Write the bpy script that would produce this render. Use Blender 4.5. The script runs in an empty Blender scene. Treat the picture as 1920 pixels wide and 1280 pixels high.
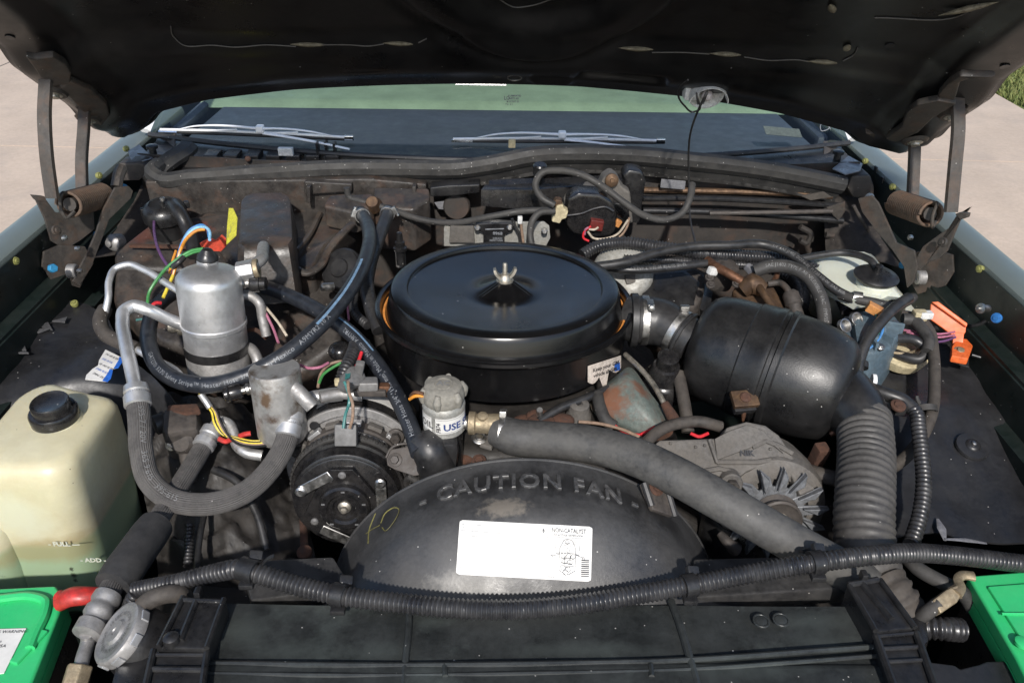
import bpy, bmesh, math, random
from mathutils import Vector, Matrix, noise
random.seed(7)
scn = bpy.context.scene
V = Vector
# ------------------------------------------------------------------ camera
CAM = V((0.0, 0.0, 1.62)); FPX = 1550.0
PITCH = math.radians(31.5); YAW = math.radians(1.0); ROLL = math.radians(1.0)
FW = V((math.sin(YAW)*math.cos(PITCH), math.cos(YAW)*math.cos(PITCH), -math.sin(PITCH)))
_r0 = V((math.cos(YAW), -math.sin(YAW), 0)); _u0 = _r0.cross(FW)
RT = _r0*math.cos(ROLL) + _u0*math.sin(ROLL); UP = _u0*math.cos(ROLL) - _r0*math.sin(ROLL)
cd = bpy.data.cameras.new('camera'); cam = bpy.data.objects.new('camera', cd)
scn.collection.objects.link(cam); scn.camera = cam
cd.sensor_width = 36.0; cd.lens = 36.0*FPX/1920.0; cd.clip_start = 0.05; cd.clip_end = 3000
mw = Matrix((RT, UP, -FW)).transposed().to_4x4(); mw.translation = CAM
cam.matrix_world = mw
# ------------------------------------------------------------------ light
SUN_EL = math.radians(39.0); SUN_AZ = math.radians(181.0)      # azimuth from +Y, clockwise seen from above
w = bpy.data.worlds.new('World'); scn.world = w; w.use_nodes = True
nt = w.node_tree; nt.nodes.clear()
sky = nt.nodes.new('ShaderNodeTexSky'); sky.sky_type = 'NISHITA'; sky.sun_disc = False
sky.sun_elevation = SUN_EL; sky.sun_rotation = SUN_AZ
bg = nt.nodes.new('ShaderNodeBackground'); bg.inputs['Strength'].default_value = 0.145
wo = nt.nodes.new('ShaderNodeOutputWorld')
nt.links.new(sky.outputs[0], bg.inputs[0]); nt.links.new(bg.outputs[0], wo.inputs[0])
sd = bpy.data.lights.new('sun', 'SUN'); sd.energy = 3.6; sd.angle = math.radians(1.8); sd.color = (1, .955, .9)
sun = bpy.data.objects.new('sun', sd); scn.collection.objects.link(sun)
sdir = V((math.sin(SUN_AZ)*math.cos(SUN_EL), math.cos(SUN_AZ)*math.cos(SUN_EL), math.sin(SUN_EL)))
sun.rotation_euler = sdir.to_track_quat('Z', 'Y').to_euler(); sun.location = (0, -3, 6)
scn.view_settings.view_transform = 'Standard'; scn.view_settings.look = 'None'
scn.view_settings.exposure = 0.35; scn.view_settings.gamma = 1.0
scn.render.resolution_x = 1024; scn.render.resolution_y = 682

# ------------------------------------------------------------------ pixel -> place
def ray(px, py): return FW + RT*((px-960)/FPX) + UP*((640-py)/FPX)
def P(px, py, z=None, y=None, x=None):
    k = ray(px, py)
    if z is not None: t = (z-CAM.z)/k.z
    elif y is not None: t = (y-CAM.y)/k.y
    else: t = (x-CAM.x)/k.x
    return CAM + k*t
def on_plane(px, py, p0, n):
    k = ray(px, py); t = (V(p0)-CAM).dot(n)/k.dot(n); return CAM + k*t
def on_surf(px, py, zf, t0=.4, t1=6):
    k = ray(px, py)
    g = lambda t: (CAM.z+k.z*t) - zf(CAM.x+k.x*t, CAM.y+k.y*t)
    n = 300; a = t0; ga = g(a)
    for i in range(1, n+1):
        b = t0+(t1-t0)*i/n; gb = g(b)
        if ga*gb <= 0:
            for _ in range(40):
                m = (a+b)/2
                if g(a)*g(m) <= 0: b = m
                else: a = m
            return CAM + k*a
        a, ga = b, gb
    return CAM + k*t1

# ------------------------------------------------------------------ objects
ORG = {}
def thing(name, label, cat, loc, group=None):
    o = bpy.data.objects.new(name, None); scn.collection.objects.link(o)
    o.location = loc; o.empty_display_size = .02
    o['label'] = label; o['category'] = cat
    if group: o['group'] = group
    ORG[o] = V(loc); return o
def tag(o, label, cat, group=None):
    o['label'] = label; o['category'] = cat
    if group: o['group'] = group
    return o
def struct(o, kind='structure'):
    o['kind'] = kind; return o
def link(name, me, mat, parent=None, angle=38):
    if isinstance(mat, str): mat = MAT[mat]
    me.materials.append(mat)
    if parent is not None: org = ORG[parent]
    else:
        lo = V((1e9,)*3); hi = V((-1e9,)*3)
        for v in me.vertices:
            for i in range(3):
                lo[i] = min(lo[i], v.co[i]); hi[i] = max(hi[i], v.co[i])
        org = V(((lo.x+hi.x)/2, (lo.y+hi.y)/2, lo.z))
    me.transform(Matrix.Translation(-org))
    me.polygons.foreach_set('use_smooth', [True]*len(me.polygons))
    me.set_sharp_from_angle(angle=math.radians(angle))
    o = bpy.data.objects.new(name, me); scn.collection.objects.link(o)
    ORG[o] = org
    if parent is None: o.location = org
    else: o.parent = parent
    return o
def mesh(name, vs, fs, mat, parent=None, angle=38, fix=True):
    me = bpy.data.meshes.new(name); me.from_pydata([tuple(v) for v in vs], [], fs)
    if fix:
        bm = bmesh.new(); bm.from_mesh(me); bmesh.ops.recalc_face_normals(bm, faces=bm.faces); bm.to_mesh(me); bm.free()
    me.update(); return link(name, me, mat, parent, angle)
def bmo(name, bm, mat, parent=None, angle=38):
    me = bpy.data.meshes.new(name); bmesh.ops.recalc_face_normals(bm, faces=bm.faces)
    bm.to_mesh(me); bm.free(); me.update(); return link(name, me, mat, parent, angle)
def spline(pts, sub=8):
    pts = [V(p) for p in pts]
    if len(pts) < 3 or sub <= 1:
        out = []
        for a, b in zip(pts, pts[1:]):
            for i in range(sub): out.append(a.lerp(b, i/sub))
        return out + [pts[-1]]
    q = [pts[0]*2-pts[1]] + pts + [pts[-1]*2-pts[-2]]
    out = []
    for i in range(1, len(q)-2):
        p0, p1, p2, p3 = q[i-1:i+3]
        # centripetal style tangents
        d1 = max((p2-p1).length, 1e-6); d0 = max((p1-p0).length, 1e-6); d2 = max((p3-p2).length, 1e-6)
        m1 = ((p1-p0)/d0 - (p2-p0)/(d0+d1) + (p2-p1)/d1)*d1
        m2 = ((p2-p1)/d1 - (p3-p1)/(d1+d2) + (p3-p2)/d2)*d1
        for j in range(sub):
            t = j/sub; t2 = t*t; t3 = t2*t
            out.append(p1*(2*t3-3*t2+1) + m1*(t3-2*t2+t) + p2*(-2*t3+3*t2) + m2*(t3-t2))
    return out + [pts[-1]]
def resample(pl, step):
    L = [0]
    for a, b in zip(pl, pl[1:]): L.append(L[-1]+(b-a).length)
    n = max(2, int(L[-1]/step)); out = []; k = 0
    for i in range(n+1):
        s = L[-1]*i/n
        while k < len(L)-2 and L[k+1] < s: k += 1
        t = (s-L[k])/max(L[k+1]-L[k], 1e-9); out.append(pl[k].lerp(pl[k+1], t))
    return out
def frames(pl, up=None):
    n = len(pl); T = []
    for i in range(n):
        d = pl[min(i+1, n-1)]-pl[max(i-1, 0)]
        T.append(d.normalized() if d.length > 1e-9 else (T[-1] if T else V((0, 0, 1))))
    u = V(up) if up is not None else (V((0, 0, 1)) if abs(T[0].z) < .9 else V((0, -1, 0)))
    N = [];
    for i in range(n):
        u = u - T[i]*u.dot(T[i])
        if u.length < 1e-6: u = T[i].orthogonal()
        u.normalize(); N.append(u.copy())
    return T, N
def sweep_data(pl, rf, seg=12, caps=True, squash=1.0, up=None, prof=None):
    T, N = frames(pl, up); vs = []; fs = []
    for i, p in enumerate(pl):
        b = T[i].cross(N[i])
        if prof is None:
            r = rf(i)
            for j in range(seg):
                a = 2*math.pi*j/seg
                rr = r if not isinstance(r, tuple) else r[j]
                vs.append(p + N[i]*(math.cos(a)*rr*squash) + b*(math.sin(a)*rr))
        else:
            for (a, c) in prof: vs.append(p + b*a + N[i]*c)
    m = seg if prof is None else len(prof)
    for i in range(len(pl)-1):
        for j in range(m):
            fs.append((i*m+j, i*m+(j+1) % m, (i+1)*m+(j+1) % m, (i+1)*m+j))
    if caps:
        fs.append(tuple(range(m-1, -1, -1))); fs.append(tuple((len(pl)-1)*m+j for j in range(m)))
    return vs, fs
def tube(name, pts, r, mat, parent=None, seg=12, sub=8, step=None, corr=None, ribs=None, caps=True, squash=1.0, smooth=True):
    """hose, pipe or wire along points; r number or list; corr=(pitch, depth) rings; ribs=(n, depth) lengthwise"""
    pl = spline(pts, sub) if smooth else [V(p) for p in pts]
    if corr: pl = resample(pl, corr[0]/4.0)
    elif step: pl = resample(pl, step)
    n = len(pl)
    def rf(i):
        if isinstance(r, (list, tuple)):
            u = i/(n-1)*(len(r)-1); k = min(int(u), len(r)-2); rr = r[k]+(r[k+1]-r[k])*(u-k)
        else: rr = r
        if corr: rr -= corr[1]*(0, .15, 1, .85)[i % 4] if len(corr) < 3 else corr[1]*(0, .3, 1, .5)[i % 4]
        if ribs: return tuple(rr-(ribs[1] if j % 2 else 0) for j in range(seg))
        return rr
    vs, fs = sweep_data(pl, rf, seg, caps, squash)
    return mesh(name, vs, fs, mat, parent, angle=(60 if corr else 42), fix=False)
def sweep(name, pts, prof, mat, parent=None, sub=8, up=None, angle=38):
    pl = spline(pts, sub); vs, fs = sweep_data(pl, None, caps=True, up=up, prof=prof)
    return mesh(name, vs, fs, mat, parent, angle)
def axes(d, up=None):
    d = V(d).normalized(); u = V(up) if up is not None else (V((0, 0, 1)) if abs(d.z) < .9 else V((0, -1, 0)))
    u = (u-d*u.dot(d)).normalized(); return u.cross(d).normalized(), u, d       # side, up, axis
def lathe(name, a, d, prof, mat, parent=None, seg=32, angle=38, wob=0, arc=None, sx=1.0):
    """profile [(along, radius)] turned about the axis a + t d"""
    s, u, d = axes(d); a = V(a); vs = []; fs = []
    full = arc is None; a0, a1 = (0, 2*math.pi) if full else arc; m = seg if full else seg+1
    for (h, r) in prof:
        for j in range(m):
            t = a0+(a1-a0)*j/seg
            vs.append(a + d*h + (s*(math.cos(t)*sx) + u*math.sin(t))*max(r, 1e-5))
    for i in range(len(prof)-1):
        for j in range(seg):
            k = (j+1) % m if full else j+1
            fs.append((i*m+j, i*m+k, (i+1)*m+k, (i+1)*m+j))
    if full:
        if prof[0][1] > 2e-5: fs.append(tuple(range(m-1, -1, -1)))
        if prof[-1][1] > 2e-5: fs.append(tuple((len(prof)-1)*m+j for j in range(m)))
    bm = bmesh.new(); bv = [bm.verts.new(v) for v in vs]
    for f in fs:
        try: bm.faces.new([bv[i] for i in f])
        except ValueError: pass
    bmesh.ops.remove_doubles(bm, verts=bm.verts, dist=2e-5)
    return bmo(name, bm, mat, parent, angle)
def ring(name, a, d, r0, r1, h, mat, parent=None, seg=32, bev=.15):
    b = min(r1-r0, h)*bev
    return lathe(name, a, d, [(b, r0), (0, r0+b), (0, r1-b), (b, r1), (h-b, r1), (h, r1-b), (h, r0+b), (h-b, r0), (b, r0)], mat, parent, seg)
def bevel(bm, w, seg=2, ang=30):
    if w <= 0: return
    es = [e for e in bm.edges if len(e.link_faces) == 2 and e.calc_face_angle(0) > math.radians(ang)]
    bmesh.ops.bevel(bm, geom=es, offset=w, segments=seg, affect='EDGES', profile=.5, clamp_overlap=True)
def poly(name, pts, vec, mat, parent=None, bev=0.0, seg=2, angle=38):
    bm = bmesh.new(); a = [bm.verts.new(p) for p in pts]; vec = V(vec); b = [bm.verts.new(V(p)+vec) for p in pts]; n = len(pts)
    bm.faces.new(a[::-1]); bm.faces.new(b)
    for i in range(n): bm.faces.new((a[i], a[(i+1) % n], b[(i+1) % n], b[i]))
    bmesh.ops.recalc_face_normals(bm, faces=bm.faces); bevel(bm, bev, seg)
    return wn(bmo(name, bm, mat, parent, angle))
def wn(o):
    m = o.modifiers.new('weighted_normals', 'WEIGHTED_NORMAL'); m.mode = 'FACE_AREA'; m.weight = 100; m.keep_sharp = True; return o
def top_poly(name, px, z, h, mat, parent=None, bev=.003, dz=None):
    """outline seen in plan at height z (or per point), going down by h"""
    pts = [P(a[0], a[1], z=(a[2] if len(a) > 2 else z)) for a in px]
    return poly(name, pts, (0, 0, -h), mat, parent, bev)
def face_poly(name, px, y, h, mat, parent=None, bev=.003):
    """outline on an upright plane at distance y, going back by h"""
    return poly(name, [P(a, b, y=y) for a, b in px], (0, h, 0), mat, parent, bev)
def plane_poly(name, px, p0, n, h, mat, parent=None, bev=.002):
    n = V(n).normalized(); return poly(name, [on_plane(a, b, p0, n) for a, b in px], -n*h, mat, parent, bev)
def loft(name, loops, mat, parent=None, caps=True, closed=True, angle=38):
    vs = []; fs = []; m = len(loops[0])
    for L in loops: vs += [V(p) for p in L]
    for i in range(len(loops)-1):
        for j in range(m if closed else m-1):
            k = (j+1) % m; fs.append((i*m+j, i*m+k, (i+1)*m+k, (i+1)*m+j))
    if caps and closed: fs.append(tuple(range(m-1, -1, -1))); fs.append(tuple((len(loops)-1)*m+j for j in range(m)))
    return mesh(name, vs, fs, mat, parent, angle)
def box(name, c, size, mat, parent=None, bev=.003, rot=None, ax=None, seg=2, taper=1.0):
    bm = bmesh.new(); bmesh.ops.create_cube(bm, size=1)
    for v in bm.verts:
        if v.co.z > 0: v.co.x *= taper; v.co.y *= taper
        v.co = V((v.co.x*size[0], v.co.y*size[1], v.co.z*size[2]))
    bevel(bm, bev, seg)
    M3 = Matrix.Identity(3)
    if rot: M3 = (Matrix.Rotation(rot[2], 3, 'Z') @ Matrix.Rotation(rot[1], 3, 'Y') @ Matrix.Rotation(rot[0], 3, 'X'))
    if ax: M3 = Matrix(ax).transposed()
    for v in bm.verts: v.co = M3 @ v.co + V(c)
    return wn(bmo(name, bm, mat, parent))
def sheet(name, fn, nu, nv, mat, parent=None, thick=.002, angle=50):
    vs = [fn(i/nu, j/nv) for j in range(nv+1) for i in range(nu+1)]
    fs = [(j*(nu+1)+i, j*(nu+1)+i+1, (j+1)*(nu+1)+i+1, (j+1)*(nu+1)+i) for j in range(nv) for i in range(nu)]
    bm = bmesh.new(); bv = [bm.verts.new(v) for v in vs]
    for f in fs: bm.faces.new([bv[i] for i in f])
    bmesh.ops.recalc_face_normals(bm, faces=bm.faces); bm.normal_update()
    if sum((f.normal*f.calc_area() for f in bm.faces), V()).dot(V((0, -.6, 1))) < 0: bmesh.ops.reverse_faces(bm, faces=bm.faces[:]); bm.normal_update()
    if thick: bmesh.ops.solidify(bm, geom=bm.faces[:], thickness=thick)
    me = bpy.data.meshes.new(name)
    if thick: bmesh.ops.recalc_face_normals(bm, faces=bm.faces)
    bm.to_mesh(me); bm.free(); me.update(); return link(name, me, mat, parent, angle)
def ico(name, c, r, mat, parent=None, sub=2, sc=(1, 1, 1)):
    bm = bmesh.new(); bmesh.ops.create_icosphere(bm, subdivisions=sub, radius=r)
    for v in bm.verts: v.co = V((v.co.x*sc[0], v.co.y*sc[1], v.co.z*sc[2])) + V(c)
    return bmo(name, bm, mat, parent, 80)
def hexbolt(name, c, d, r, mat, parent, h=None, washer=True):
    h = h or r*.9; s, u, d = axes(d); c = V(c); pts = [c + d*(-.002) + (s*math.cos(k*math.pi/3) + u*math.sin(k*math.pi/3))*r for k in range(6)]
    b = poly(name, pts, d*(h+.002), mat, parent, r*.12, 1)
    if washer: return b, lathe('washer', c-d*.002, d, [(0, r*1.55), (.0035, r*1.55), (.004, r*1.45), (.004, 0)], mat, parent, 16)
    return b
_txt = {}
def text2d(s, size, extr=0.0, bold=0.0, spacing=1.0):
    key = (s, size, bold, spacing)
    if key in _txt: return _txt[key]
    cu = bpy.data.curves.new('t', 'FONT'); cu.body = s; cu.size = size; cu.resolution_u = 2; cu.offset = bold; cu.space_character = spacing
    cu.align_x = 'LEFT'; o = bpy.data.objects.new('t', cu); scn.collection.objects.link(o)
    me = bpy.data.meshes.new_from_object(o)
    vs = [v.co.copy() for v in me.vertices]; fs = [tuple(p.vertices) for p in me.polygons]
    bpy.data.objects.remove(o); bpy.data.curves.remove(cu); bpy.data.meshes.remove(me)
    _txt[key] = (vs, fs); return vs, fs
def text_on(name, s, size, fn, mat, parent, bold=0.0, center=False, spacing=1.0):
    """lettering laid on a surface: fn(u, v) -> place"""
    vs, fs = text2d(s, size, bold=bold, spacing=spacing)
    if not vs: return None
    off = (max(v.x for v in vs)+min(v.x for v in vs))/2 if center else 0
    return mesh(name, [fn(v.x-off, v.y) for v in vs], fs, mat, parent, fix=False)
def flat_fn(o, u, v, n, lift=.0006):
    o = V(o)+V(n)*lift; u = V(u); v = V(v); return lambda a, b: o + u*a + v*b
def hose_fn(pl, r, s0, toward, flip=False, ang=0.0):
    """printing along a hose on the side that faces 'toward'"""
    L = [0]
    for a, b in zip(pl, pl[1:]): L.append(L[-1]+(b-a).length)
    def fn(u, v):
        s = s0-u if flip else s0+u; s = min(max(s, 0), L[-1]-1e-5); k = 0
        while L[k+1] < s: k += 1
        t = (s-L[k])/(L[k+1]-L[k]); p = pl[k].lerp(pl[k+1], t)
        T = (pl[min(k+2, len(pl)-1)]-pl[max(k-1, 0)]).normalized()
        if flip: T = -T
        n = V(toward)-p; n = (n-T*n.dot(T)).normalized(); b = n.cross(T)
        a = v/r+ang; return p + (n*math.cos(a) + b*math.sin(a))*(r+.0005)
    return fn, L[-1]
# ------------------------------------------------------------------ materials
MAT = {}
def M(name, col, rough=.5, metal=0.0, dust=None, dscale=18, damt=.35, specks=0.0, speckcol=(.45, .43, .4), bump=.0, bscale=120,
      spec=.5, coat=0.0, sss=0.0, blotch=None, bamt=.5, blscale=30, rvar=.12, grain=.8, gscale=160):
    m = bpy.data.materials.new(name); m.use_nodes = True; t = m.node_tree; N = t.nodes; L = t.links
    b = N['Principled BSDF']; b.inputs['Metallic'].default_value = metal; b.inputs['Specular IOR Level'].default_value = spec
    b.inputs['Coat Weight'].default_value = coat; b.inputs['Coat Roughness'].default_value = .08
    if sss: b.inputs['Subsurface Weight'].default_value = sss; b.inputs['Subsurface Radius'].default_value = (.05, .042, .028)
    tc = N.new('ShaderNodeTexCoord'); src = tc.outputs['Object']
    def nz(scale, detail=6, rgh=.6):
        n = N.new('ShaderNodeTexNoise'); n.inputs['Scale'].default_value = scale; n.inputs['Detail'].default_value = detail
        n.inputs['Roughness'].default_value = rgh; L.new(src, n.inputs['Vector']); return n.outputs['Fac']
    def ramp(f, a, c):
        r = N.new('ShaderNodeMapRange'); r.inputs[1].default_value = a; r.inputs[2].default_value = c; L.new(f, r.inputs[0]); return r.outputs[0]
    def mul(f, k):
        q = N.new('ShaderNodeMath'); q.operation = 'MULTIPLY'; q.inputs[1].default_value = k; L.new(f, q.inputs[0]); return q.outputs[0]
    def mix(f, c1, c2):
        x = N.new('ShaderNodeMix'); x.data_type = 'RGBA'; L.new(f, x.inputs[0])
        for i, c in ((6, c1), (7, c2)):
            if isinstance(c, tuple): x.inputs[i].default_value = (*c, 1)
            else: L.new(c, x.inputs[i])
        return x.outputs[2]
    # slight uneven tone
    c = mix(ramp(nz(dscale*.6, 4), .3, .7), tuple(x*.82 for x in col), tuple(min(1, x*1.12) for x in col))
    rf = None
    gr = N.new('ShaderNodeMix'); gr.data_type = 'RGBA'; gr.blend_type = 'MULTIPLY'; gr.inputs[0].default_value = grain
    gm = N.new('ShaderNodeMapRange'); gm.inputs[1].default_value = .25; gm.inputs[2].default_value = .75; gm.inputs[3].default_value = .45; gm.inputs[4].default_value = 1.5; L.new(nz(gscale, 6, .7), gm.inputs[0])
    L.new(c, gr.inputs[6]); L.new(gm.outputs[0], gr.inputs[7]); c = gr.outputs[2]
    if blotch is not None: c = mix(mul(ramp(nz(blscale, 8, .65), .5, .62), bamt), c, blotch)
    if dust is not None:
        df = mul(ramp(nz(dscale*2.2, 10, .72), .36, .68), damt); c = mix(df, c, dust); rf = df
    if specks > 0:
        vo = N.new('ShaderNodeTexVoronoi'); vo.inputs['Scale'].default_value = 140; L.new(src, vo.inputs['Vector'])
        lt = N.new('ShaderNodeMath'); lt.operation = 'LESS_THAN'; lt.inputs[1].default_value = .13; L.new(vo.outputs['Distance'], lt.inputs[0])
        sp = N.new('ShaderNodeSeparateColor'); L.new(vo.outputs['Color'], sp.inputs[0])
        g = N.new('ShaderNodeMath'); g.operation = 'LESS_THAN'; g.inputs[1].default_value = specks; L.new(sp.outputs[0], g.inputs[0])
        q = N.new('ShaderNodeMath'); q.operation = 'MULTIPLY'; L.new(lt.outputs[0], q.inputs[0]); L.new(g.outputs[0], q.inputs[1])
        c = mix(mul(q.outputs[0], .75), c, speckcol)
    L.new(c, b.inputs['Base Color'])
    rr = N.new('ShaderNodeMapRange'); rr.inputs[1].default_value = .3; rr.inputs[2].default_value = .7
    rr.inputs[3].default_value = max(.03, rough-rvar); rr.inputs[4].default_value = min(1, rough+rvar)
    L.new(nz(dscale*1.7, 5), rr.inputs[0]); r0 = rr.outputs[0]
    if rf is not None:
        ad = N.new('ShaderNodeMath'); ad.operation = 'ADD'; ad.use_clamp = True; L.new(r0, ad.inputs[0]); L.new(mul(rf, .5), ad.inputs[1]); r0 = ad.outputs[0]
    L.new(r0, b.inputs['Roughness'])
    if bump:
        bp = N.new('ShaderNodeBump'); bp.inputs['Strength'].default_value = bump; bp.inputs['Distance'].default_value = .002
        L.new(nz(bscale, 5), bp.inputs['Height']); L.new(bp.outputs[0], b.inputs['Normal'])
    MAT[name] = m; return m
DU = (.15, .135, .12)      # grey-brown road dust
M('black_paint', (.004, .004, .0045), .2, dust=(.04, .037, .034), damt=.12, dscale=6, specks=.015, spec=.5, rvar=.05)
M('black_gloss', (.008, .008, .009), .22, dust=DU, damt=.12, specks=.03)
M('hood_black', (.003, .003, .0034), .24, dust=(.014, .013, .0125), damt=.5, dscale=3, specks=.02, rvar=.07, spec=.5)
M('black_plastic', (.01, .01, .011), .27, dust=(.045, .043, .041), damt=.4, dscale=14, specks=.05, bump=.15, bscale=300)
M('duct_black', (.009, .009, .0095), .28, dust=(.04, .038, .036), damt=.4, dscale=7, specks=.04, bump=.13, bscale=420, rvar=.06)
M('shroud', (.038, .038, .039), .34, dust=(.085, .082, .079), damt=.5, dscale=6, specks=.06, blotch=(.085, .082, .078), bamt=.25, blscale=9, bump=.1, bscale=260)
M('shroud_band', (.02, .02, .021), .36, dust=(.07, .067, .064), damt=.55, dscale=16, specks=.06, bump=.1)
M('liner', (.013, .013, .0145), .3, dust=(.042, .042, .043), damt=.5, dscale=4, specks=.06, bump=.35, bscale=45)
M('tear', (.07, .07, .073), .35)
M('seam_grey', (.06, .056, .052), .5)
M('rubber', (.015, .015, .016), .38, dust=(.09, .085, .08), damt=.25, dscale=20, specks=.05)
M('heater_hose', (.013, .0155, .021), .36, dust=(.07, .072, .078), damt=.25, dscale=25, specks=.04)
M('rubber_dusty', (.026, .025, .024), .55, dust=(.068, .063, .058), damt=.6, dscale=14, specks=.1, bump=.15, bscale=200)
M('rubber_brown', (.04, .034, .029), .65, dust=(.09, .076, .063), damt=.6, dscale=20, specks=.1, bump=.2)
M('radiator_hose', (.048, .047, .046), .5, dust=(.105, .1, .09), damt=.65, dscale=9, specks=.02, bump=.1, bscale=160)
M('corrugated_duct', (.05, .047, .044), .55, dust=(.1, .092, .084), damt=.5, dscale=12, specks=.05)
M('loom', (.017, .017, .019), .28, dust=(.085, .082, .08), damt=.4, dscale=16)
M('braided', (.05, .047, .045), .65, dust=(.12, .112, .105), damt=.6, dscale=24, specks=.1)
M('seal', (.02, .0195, .019), .6, dust=(.075, .07, .064), damt=.5, dscale=12, specks=.22, bump=.2, bscale=180)
M('case_brown', (.026, .023, .0215), .34, dust=(.075, .064, .054), damt=.6, dscale=14, specks=.12, blotch=(.085, .045, .028), bamt=.6, blscale=16, bump=.35, bscale=140)
M('firewall', (.02, .0175, .016), .6, dust=(.05, .041, .034), damt=.6, dscale=9, specks=.05, blotch=(.075, .038, .022), bamt=.6, blscale=12, bump=.3, bscale=60)
M('dark_metal', (.05, .045, .042), .5, .3, dust=(.12, .1, .085), damt=.6, dscale=24, specks=.08, bump=.2)
M('hinge', (.042, .037, .033), .5, .2, dust=(.085, .073, .062), damt=.6, dscale=22, blotch=(.09, .05, .03), bamt=.5, blscale=30, bump=.25, specks=.05)
M('spring', (.085, .056, .04), .6, .2, dust=(.17, .12, .085), damt=.6, dscale=40, blotch=(.13, .065, .035), bamt=.6, blscale=60, bump=.35)
M('aluminium', (.66, .66, .66), .36, .8, dust=(.45, .44, .43), damt=.5, dscale=12, grain=.25, rvar=.12, specks=.04, speckcol=(.2, .19, .18))
M('aluminium_dull', (.4, .39, .38), .48, .7, grain=.5, dust=(.2, .19, .18), damt=.6, dscale=30, specks=.08, speckcol=(.12, .11, .1))
M('aluminium_stained', (.58, .57, .55), .4, .75, grain=.3, dust=(.3, .28, .26), damt=.4, dscale=25, blotch=(.13, .085, .05), bamt=.95, blscale=17)
M('cast', (.1, .093, .085), .6, .2, dust=(.165, .148, .128), damt=.65, dscale=16, specks=.1, speckcol=(.1, .09, .08), bump=.3, bscale=220)
M('steel', (.5, .49, .47), .34, 1.0, dust=(.3, .28, .25), damt=.4, dscale=40)
M('zinc', (.5, .47, .41), .4, .9, dust=(.3, .25, .18), damt=.5, dscale=50)
M('brass', (.4, .33, .22), .5, .7, dust=(.2, .15, .1), damt=.6, dscale=40, bump=.3)
M('chrome', (.8, .8, .8), .12, 1.0, rvar=.05)
M('white_trim', (.82, .82, .82), .3, .0, rvar=.05, grain=.1)
M('rust', (.06, .03, .02), .8, .1, dust=(.11, .05, .03), damt=.7, dscale=50, blotch=(.03, .021, .018), bamt=.8, blscale=50, bump=.5, bscale=180)
M('engine_green', (.12, .15, .135), .45, dust=(.11, .1, .085), damt=.5, dscale=26, blotch=(.16, .06, .032), bamt=.95, blscale=14, bump=.2)
M('copper', (.22, .11, .065), .45, .8, dust=(.1, .06, .04), damt=.6, dscale=40)
M('bronze', (.15, .09, .05), .45, .6, dust=(.06, .042, .033), damt=.7, dscale=24, blotch=(.06, .035, .022), bamt=.7, blscale=25)
M('tank_white', (.64, .66, .56), .36, dust=(.45, .44, .36), damt=.35, dscale=5, sss=.5, grain=.08)
M('battery_green', (.022, .47, .145), .3, dust=(.1, .46, .2), damt=.35, dscale=5, rvar=.1, grain=.12, specks=.05, speckcol=(.25, .4, .25))
M('orange_plastic', (.72, .13, .025), .4, dust=(.5, .15, .06), damt=.3)
M('cream_plastic', (.5, .43, .27), .5, dust=(.2, .16, .1), damt=.6, dscale=50)
M('red_plastic', (.5, .03, .025), .4, dust=(.1, .03, .025), damt=.5, dscale=30)
M('label_white', (.68, .665, .63), .35, rvar=.05, grain=.1)
M('label_old', (.6, .53, .46), .6, dust=(.35, .28, .22), damt=.6, dscale=60)
M('label_yellow', (.55, .52, .05), .5)
M('crayon', (.17, .155, .045), .7)
M('label_orange', (.75, .2, .05), .4)
M('label_blue', (.02, .12, .5), .45)
M('ink', (.03, .03, .035), .6)
M('ink_grey', (.2, .2, .2), .6)
M('print_white', (.2, .21, .225), .6, grain=1)
M('print_grey', (.15, .15, .15), .6, grain=1)
M('stripe_blue', (.14, .23, .34), .5, grain=1)
M('fluted_grey', (.11, .11, .11), .5, dust=DU, damt=.4)
M('wire_green', (.05, .22, .06), .4); M('wire_purple', (.1, .045, .12), .4); M('wire_orange', (.6, .24, .03), .4)
M('wire_blue', (.06, .2, .45), .4); M('wire_yellow', (.65, .5, .05), .4); M('wire_red', (.6, .03, .04), .4)
M('wire_pink', (.33, .12, .18), .4); M('wire_white', (.42, .36, .28), .5); M('wire_black', (.015, .015, .016), .4)
M('wire_teal', (.04, .16, .15), .4); M('wire_cyan', (.25, .5, .7), .4); M('wire_brown', (.25, .17, .12), .5)
M('blue_plastic', (.02, .13, .36), .4); M('grommet_yellow', (.2, .2, .06), .6); M('clip_blue', (.03, .22, .42), .5)
M('servo_blue', (.075, .115, .145), .4, dust=(.13, .15, .16), damt=.4, dscale=30)
M('filter_orange', (.65, .25, .05), .7, bump=.5, bscale=300)
M('fender_paint', (.125, .15, .138), .38, 0, coat=.25, dust=(.16, .175, .165), damt=.3, dscale=3, rvar=.05, grain=.1)
M('fender_dark', (.007, .013, .011), .35, dust=(.03, .035, .033), damt=.4, dscale=8, specks=.02)
M('paint_green', (.012, .05, .03), .15, coat=.6, rvar=.03)
M('sealant', (.17, .15, .105), .5, dust=(.06, .05, .03), damt=.8, dscale=50)
M('worn_patch', (.16, .145, .125), .6, dust=(.03, .028, .026), damt=.9, dscale=28)
M('seat_and_sunlit_dash', (.235, .29, .215), .6, bump=.1, grain=.15); M('dash', (.055, .058, .095), .55, dust=(.07, .08, .1), damt=.3, grain=.1)  # green holds the sunlit dash as well as the seat, dark blue the shaded dash
M('foam', (.02, .02, .021), .75, dust=(.06, .057, .055), damt=.4, dscale=16, bump=.2, bscale=300)
M('frame_grime', (.016, .0145, .0135), .5, dust=(.045, .038, .032), damt=.6, dscale=12, specks=.08, bump=.4, bscale=60)
M('scuff', (.05, .055, .05), .6)
M('soil', (.1, .08, .05), .9)
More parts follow.
